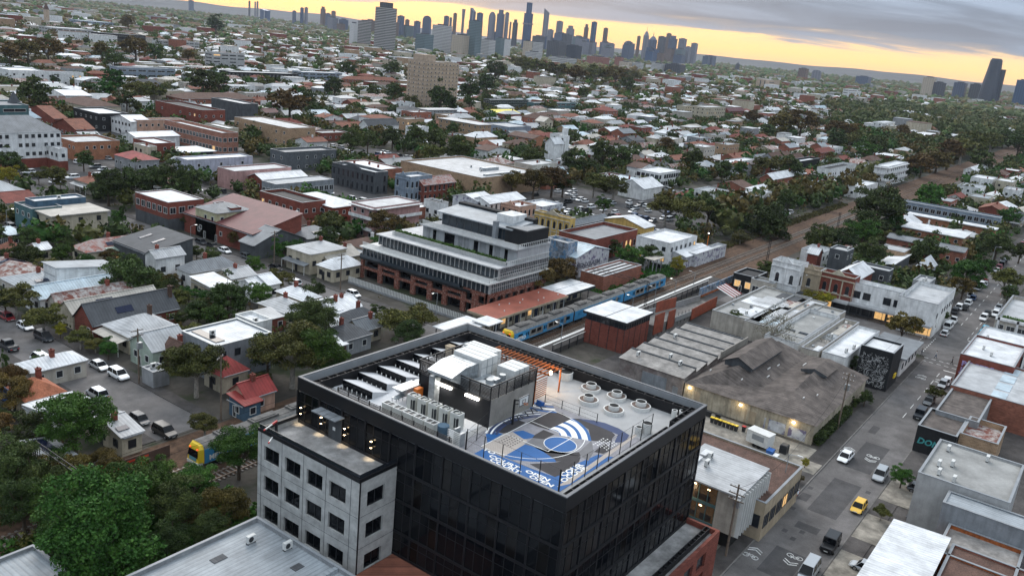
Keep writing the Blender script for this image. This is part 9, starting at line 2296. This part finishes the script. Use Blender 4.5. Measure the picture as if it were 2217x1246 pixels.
# far suburb past the single houses
rs = random.Random(5)
x = 400
rr = 1050
while rr < 6500:
 step = 17+rr*0.006;n = int(rr*1.35/step)
 for k in range(n):
  a = YAW+R(38)-R(76)*(k+rs.uniform(-.4,.4))/n;px_,py_ = rr*math.cos(a),rr*math.sin(a)
  if not vis(px_,py_,6,30) or park(px_,py_): continue
  sc_ = 1+max(0,rr-1300)/2600
  if rs.random() < .88:
   big_ = rs.random() < .12
   FARH.append((px_,py_,rs.uniform(9,20)*sc_*(1.5 if big_ else 1),rs.uniform(8,15)*sc_*(1.4 if big_ else 1),rs.choice([3.5,4,6.5])*(2.2 if big_ else 1)*(0.8+sc_*.25),0 if big_ or rs.random() < .25 else rs.uniform(1.5,3),rs.choice(RP+['white','pale']),rs.choice(WP)))
 rr += step*rs.uniform(1.05,1.35)
def houses_mesh(name,H_,label):
 rmats = sorted({'roof_'+q[6]+'x' for q in H_});wmats = sorted({'wall_'+q[7] for q in H_});mats_ = rmats+wmats;ix = {m_: i for i,m_ in enumerate(mats_)}
 V = [];F = [];MI = []
 for (x0,y0,L_,W_2,h,rise,rm,wm) in H_:
  n = len(V);e = .3;i_ = min(L_,W_2)/2
  V += [(x0,y0,0),(x0+L_,y0,0),(x0+L_,y0+W_2,0),(x0,y0+W_2,0),(x0,y0,h),(x0+L_,y0,h),(x0+L_,y0+W_2,h),(x0,y0+W_2,h)]
  F += [(n,n+1,n+5,n+4),(n+1,n+2,n+6,n+5),(n+2,n+3,n+7,n+6),(n+3,n,n+4,n+7)];MI += [ix['wall_'+wm]]*4;r_m = ix['roof_'+rm+'x']
  if rise <= 0: V += [(x0-e,y0-e,h+.4),(x0+L_+e,y0-e,h+.4),(x0+L_+e,y0+W_2+e,h+.4),(x0-e,y0+W_2+e,h+.4)];F.append((n+8,n+9,n+10,n+11));MI.append(r_m)
  elif L_ >= W_2: V += [(x0+i_*.8,y0+W_2/2,h+rise),(x0+L_-i_*.8,y0+W_2/2,h+rise)];F += [(n+4,n+5,n+9,n+8),(n+6,n+7,n+8,n+9),(n+7,n+4,n+8),(n+5,n+6,n+9)];MI += [r_m]*4
  else: V += [(x0+L_/2,y0+i_*.8,h+rise),(x0+L_/2,y0+W_2-i_*.8,h+rise)];F += [(n+5,n+6,n+9,n+8),(n+7,n+4,n+8,n+9),(n+4,n+5,n+8),(n+6,n+7,n+9)];MI += [r_m]*4
  if h > 3 and rise == 0 or h > 6:      # a dark window line on the tall ones
   pass
 me = bpy.data.meshes.new(name);me.from_pydata(V,[],F)
 for m_ in mats_: me.materials.append(MATS[m_])
 me.polygons.foreach_set('material_index',MI);me.update();return stuff(mk(name,me),label,'houses')
houses_mesh('distant_houses',FARH,'mass of small roofs running out to the skyline')

# individual yard trees, then the rest as one canopy
TC = []
rs = random.Random(77)
def canopy_style(x,y):
 p = rs.random()
 return 0 if p < .34 else 2 if p < .60 else 3 if p < .80 else 1 if p < .95 else 4 if p < .96 else 5
for i in range(34000):
 # spread evenly over the ground in view out to 1050 m
 rr = math.sqrt(rs.random())*1050;a = YAW+R(38)-R(76)*rs.random();x,y = rr*math.cos(a),rr*math.sin(a)
 if rr < 120 or not vis(x,y,4,40): continue
 pk = park(x,y)
 r = rs.uniform(1.6,3.9) if not pk else rs.uniform(4,7)
 if -24 < y-rail_y(x) < 12+r*.5: continue
 if x < 236 and y < 112: continue
 if not clear(x-r*.45,y-r*.45,x+r*.45,y+r*.45,0): continue
 addfoot((x-r*.7,y-r*.7,x+r*.7,y+r*.7));TC.append((rr,x,y,r,canopy_style(x,y)))
SH_ = []
for i in range(26000):
 rr = math.sqrt(rs.random())*620;a = YAW+R(38)-R(76)*rs.random();x,y = rr*math.cos(a),rr*math.sin(a);r = rs.uniform(.7,1.9)
 if rr < 105 or not vis(x,y,1,10) or (x < 236 and y < 112) or abs(y-rail_y(x)) < 9 or not clear(x-r*.6,y-r*.6,x+r*.6,y+r*.6,0): continue
 SH_.append((rr,x,y,r,rs.choice([0,0,2,1,3])))
# autumn trees lining the railway
for k in range(70):
 x = 300+k*11+rs.uniform(-3,3);y = rail_y(x)+rs.uniform(17,28)
 if vis(x,y,4,0): TC.append((x,x,y,rs.uniform(4,6.5),rs.choice([3,2,3,0])))
for k in range(60):
 x = 430+k*9+rs.uniform(-3,3);y = rail_y(x)-rs.uniform(17,28)
 if vis(x,y,4,0) : TC.append((x,x,y,rs.uniform(2.5,5.0),rs.choice([0,0,2,1])))
TC.sort()
BIGT = TC[:max(0,298-NT)];REST = TC[max(0,298-NT):]
for i,(rr,x,y,r,s) in enumerate(BIGT):
 t = tree(x,y,r if s != 5 else r*.4,s,'',big=1 if rr < 330 else 0,seed=i % 4,group='trees among the streets and yards');pend(t,SN[s],x,y,'tree')
settle()
def ico():
 bm = bmesh.new();bmesh.ops.create_icosphere(bm,subdivisions=2,radius=1);v = np.array([q.co[:] for q in bm.verts]);f = np.array([[q.index for q in g.verts] for g in bm.faces]);bm.free()
 bm = bmesh.new();bmesh.ops.create_icosphere(bm,subdivisions=1,radius=1);v1 = np.array([q.co[:] for q in bm.verts]);f1 = np.array([[q.index for q in g.verts] for g in bm.faces]);bm.free();return (v,f),(v1,f1)
I2,I1 = ico()
def canopy(name,items,tmpl,jit,label,seed):
 """rough crowns, many at once: each is a lumpy shell of facets"""
 v,f = tmpl;rng = np.random.default_rng(seed);n = len(items);A_ = np.array([(q[1],q[2],q[3]) for q in items]);k = len(v)
 S_ = rng.uniform(1-jit,1+jit*.6,(n,k,1));V = v[None]*S_;r = A_[:,2][:,None,None]
 sc = np.array([1,1,.85])*np.stack([rng.uniform(.8,1.2,n),rng.uniform(.8,1.2,n),rng.uniform(.8,1.25,n)],1)[:,None,:]
 V = V*r*sc;V[...,0] += A_[:,0][:,None];V[...,1] += A_[:,1][:,None];V[...,2] += (A_[:,2]*1.15)[:,None]
 F = (f[None]+np.arange(n)[:,None,None]*k).reshape(-1,3);m_ = len(F)
 me = bpy.data.meshes.new(name);me.vertices.add(n*k);me.vertices.foreach_set('co',V.astype(np.float32).ravel());me.loops.add(m_*3);me.loops.foreach_set('vertex_index',F.astype(np.int32).ravel())
 me.polygons.add(m_);me.polygons.foreach_set('loop_start',np.arange(0,m_*3,3,dtype=np.int32));me.polygons.foreach_set('loop_total',np.full(m_,3,np.int32))
 mats_ = ['leaf_dark','leaf_olive','leaf_autumn','leaf_light'];[me.materials.append(MATS[q]) for q in mats_]
 mi = np.array([{0: 0,5: 0,2: 1,3: 2,1: 3,4: 1}[q[4]] for q in items]);me.polygons.foreach_set('material_index',np.repeat(mi,len(f)).astype(np.int32));me.update();me.validate()
 return stuff(mk(name,me),label,'trees')
# nearer part of the rest: leaf tufts on each crown
def tufts(name,items,per,label,seed):
 rng = np.random.default_rng(seed);n = len(items);A_ = np.array([(q[1],q[2],q[3]) for q in items])
 d = rng.normal(size=(n,per,3));d /= np.linalg.norm(d,axis=2)[...,None];d[...,2] = np.abs(d[...,2])*1.1-.25
 lob = 1+.28*np.sin(3*np.arctan2(d[...,1],d[...,0])+rng.uniform(0,6,(n,1)))+.2*np.sin(5*d[...,2]+rng.uniform(0,6,(n,1)))
 p = d*(rng.uniform(.75,1.05,(n,per))*lob)[...,None]*A_[:,2][:,None,None]*np.array([1,1,.85]);p[...,0] += A_[:,0][:,None];p[...,1] += A_[:,1][:,None];p[...,2] += (A_[:,2]*1.2)[:,None]
 P_ = p.reshape(-1,3);m_ = len(P_);s = (np.repeat(A_[:,2],per)*rng.uniform(.12,.26,m_))[:,None];a = rng.normal(size=(m_,3))+d.reshape(-1,3);a /= np.linalg.norm(a,axis=1)[:,None];u = np.cross(a,rng.normal(size=(m_,3)));u /= np.linalg.norm(u,axis=1)[:,None];v = np.cross(a,u)
 V = np.stack([P_+u*s,P_+v*s,P_-u*s,P_-v*s],1).reshape(-1,3)
 me = bpy.data.meshes.new(name);me.vertices.add(4*m_);me.vertices.foreach_set('co',V.astype(np.float32).ravel());me.loops.add(4*m_);me.loops.foreach_set('vertex_index',np.arange(4*m_,dtype=np.int32));me.polygons.add(m_)
 me.polygons.foreach_set('loop_start',np.arange(0,4*m_,4,dtype=np.int32));me.polygons.foreach_set('loop_total',np.full(m_,4,np.int32));[me.materials.append(MATS[q]) for q in ('leaf_dark','leaf_olive','leaf_autumn','leaf_light')]
 mi = np.array([{0: 0,5: 0,2: 1,3: 2,1: 3,4: 1}[q[4]] for q in items]);me.polygons.foreach_set('material_index',np.repeat(mi,per).astype(np.int32));me.update();me.validate()
 return stuff(mk(name,me),label,'trees')
if SH_: tufts('garden_shrubs',SH_[:9000],14,'low shrubs and hedges filling the yards between the houses',13)
if REST:
 tufts('yard_trees',REST,60,'smaller yard and street trees scattered between the houses',3);canopy('yard_tree_crowns',[(a,b_,c,r*.82,s) for a,b_,c,r,s in REST],I1,.3,'inner foliage of the smaller yard trees',4)
FARC = []
rr = 1050
while rr < 7000:
 step = 13+rr*.0045;n = int(rr*1.35/step)
 for k in range(n):
  a = YAW+R(38)-R(76)*(k+rs.uniform(-.5,.5))/n;r2 = rr+rs.uniform(-.5,.5)*step;px_,py_ = r2*math.cos(a),r2*math.sin(a)
  if not vis(px_,py_,6,30): continue
  pk = park(px_,py_)
  if pk or rs.random() < .5: s = canopy_style(px_,py_);FARC.append((r2,px_,py_,rs.uniform(3.5,6.5)*(1+max(0,rr-1500)/3000)*(1.35 if pk else 1),(rs.choice([0,0,0,2]) if pk and py_ < .45*px_ else rs.choice([2,2,3]) if pk else s)))
 rr += step*rs.uniform(.9,1.2)
near_c = [q for q in FARC if q[0] < 1900];far_c = [q for q in FARC if q[0] >= 1900]
tufts('far_trees',near_c,34,'far canopy of mixed green and rusty trees between the roofs',6);canopy('far_tree_crowns',[(a,b_,c,r*.85,s) for a,b_,c,r,s in near_c],I1,.3,'inner foliage of the far canopy',7)
canopy('horizon_trees',far_c,I1,.35,'dark hazy tree masses towards the skyline',8)
print('COUNTS','houses',NH,'far',len(FARH),'trees',NT,len(BIGT),len(REST),len(FARC))

# ------------------------------------------------------------------ haze
b = MB();b.box(-11000,-11000,-1.0,11000,11000,330.0);hz = b.build('haze','rubber');hz.data.materials.clear()
hm = bpy.data.materials.new('haze_air');hm.use_nodes = True;hn = hm.node_tree;hn.nodes.clear();pv = hn.nodes.new('ShaderNodeVolumePrincipled');ho = hn.nodes.new('ShaderNodeOutputMaterial')
pv.inputs['Color'].default_value = (0.84,0.89,1.0,1);pv.inputs['Density'].default_value = 0.000033;hn.links.new(pv.outputs[0],ho.inputs['Volume']);hz.data.materials.append(hm);stuff(hz,'thin evening haze','haze');hz.display_type = 'WIRE'
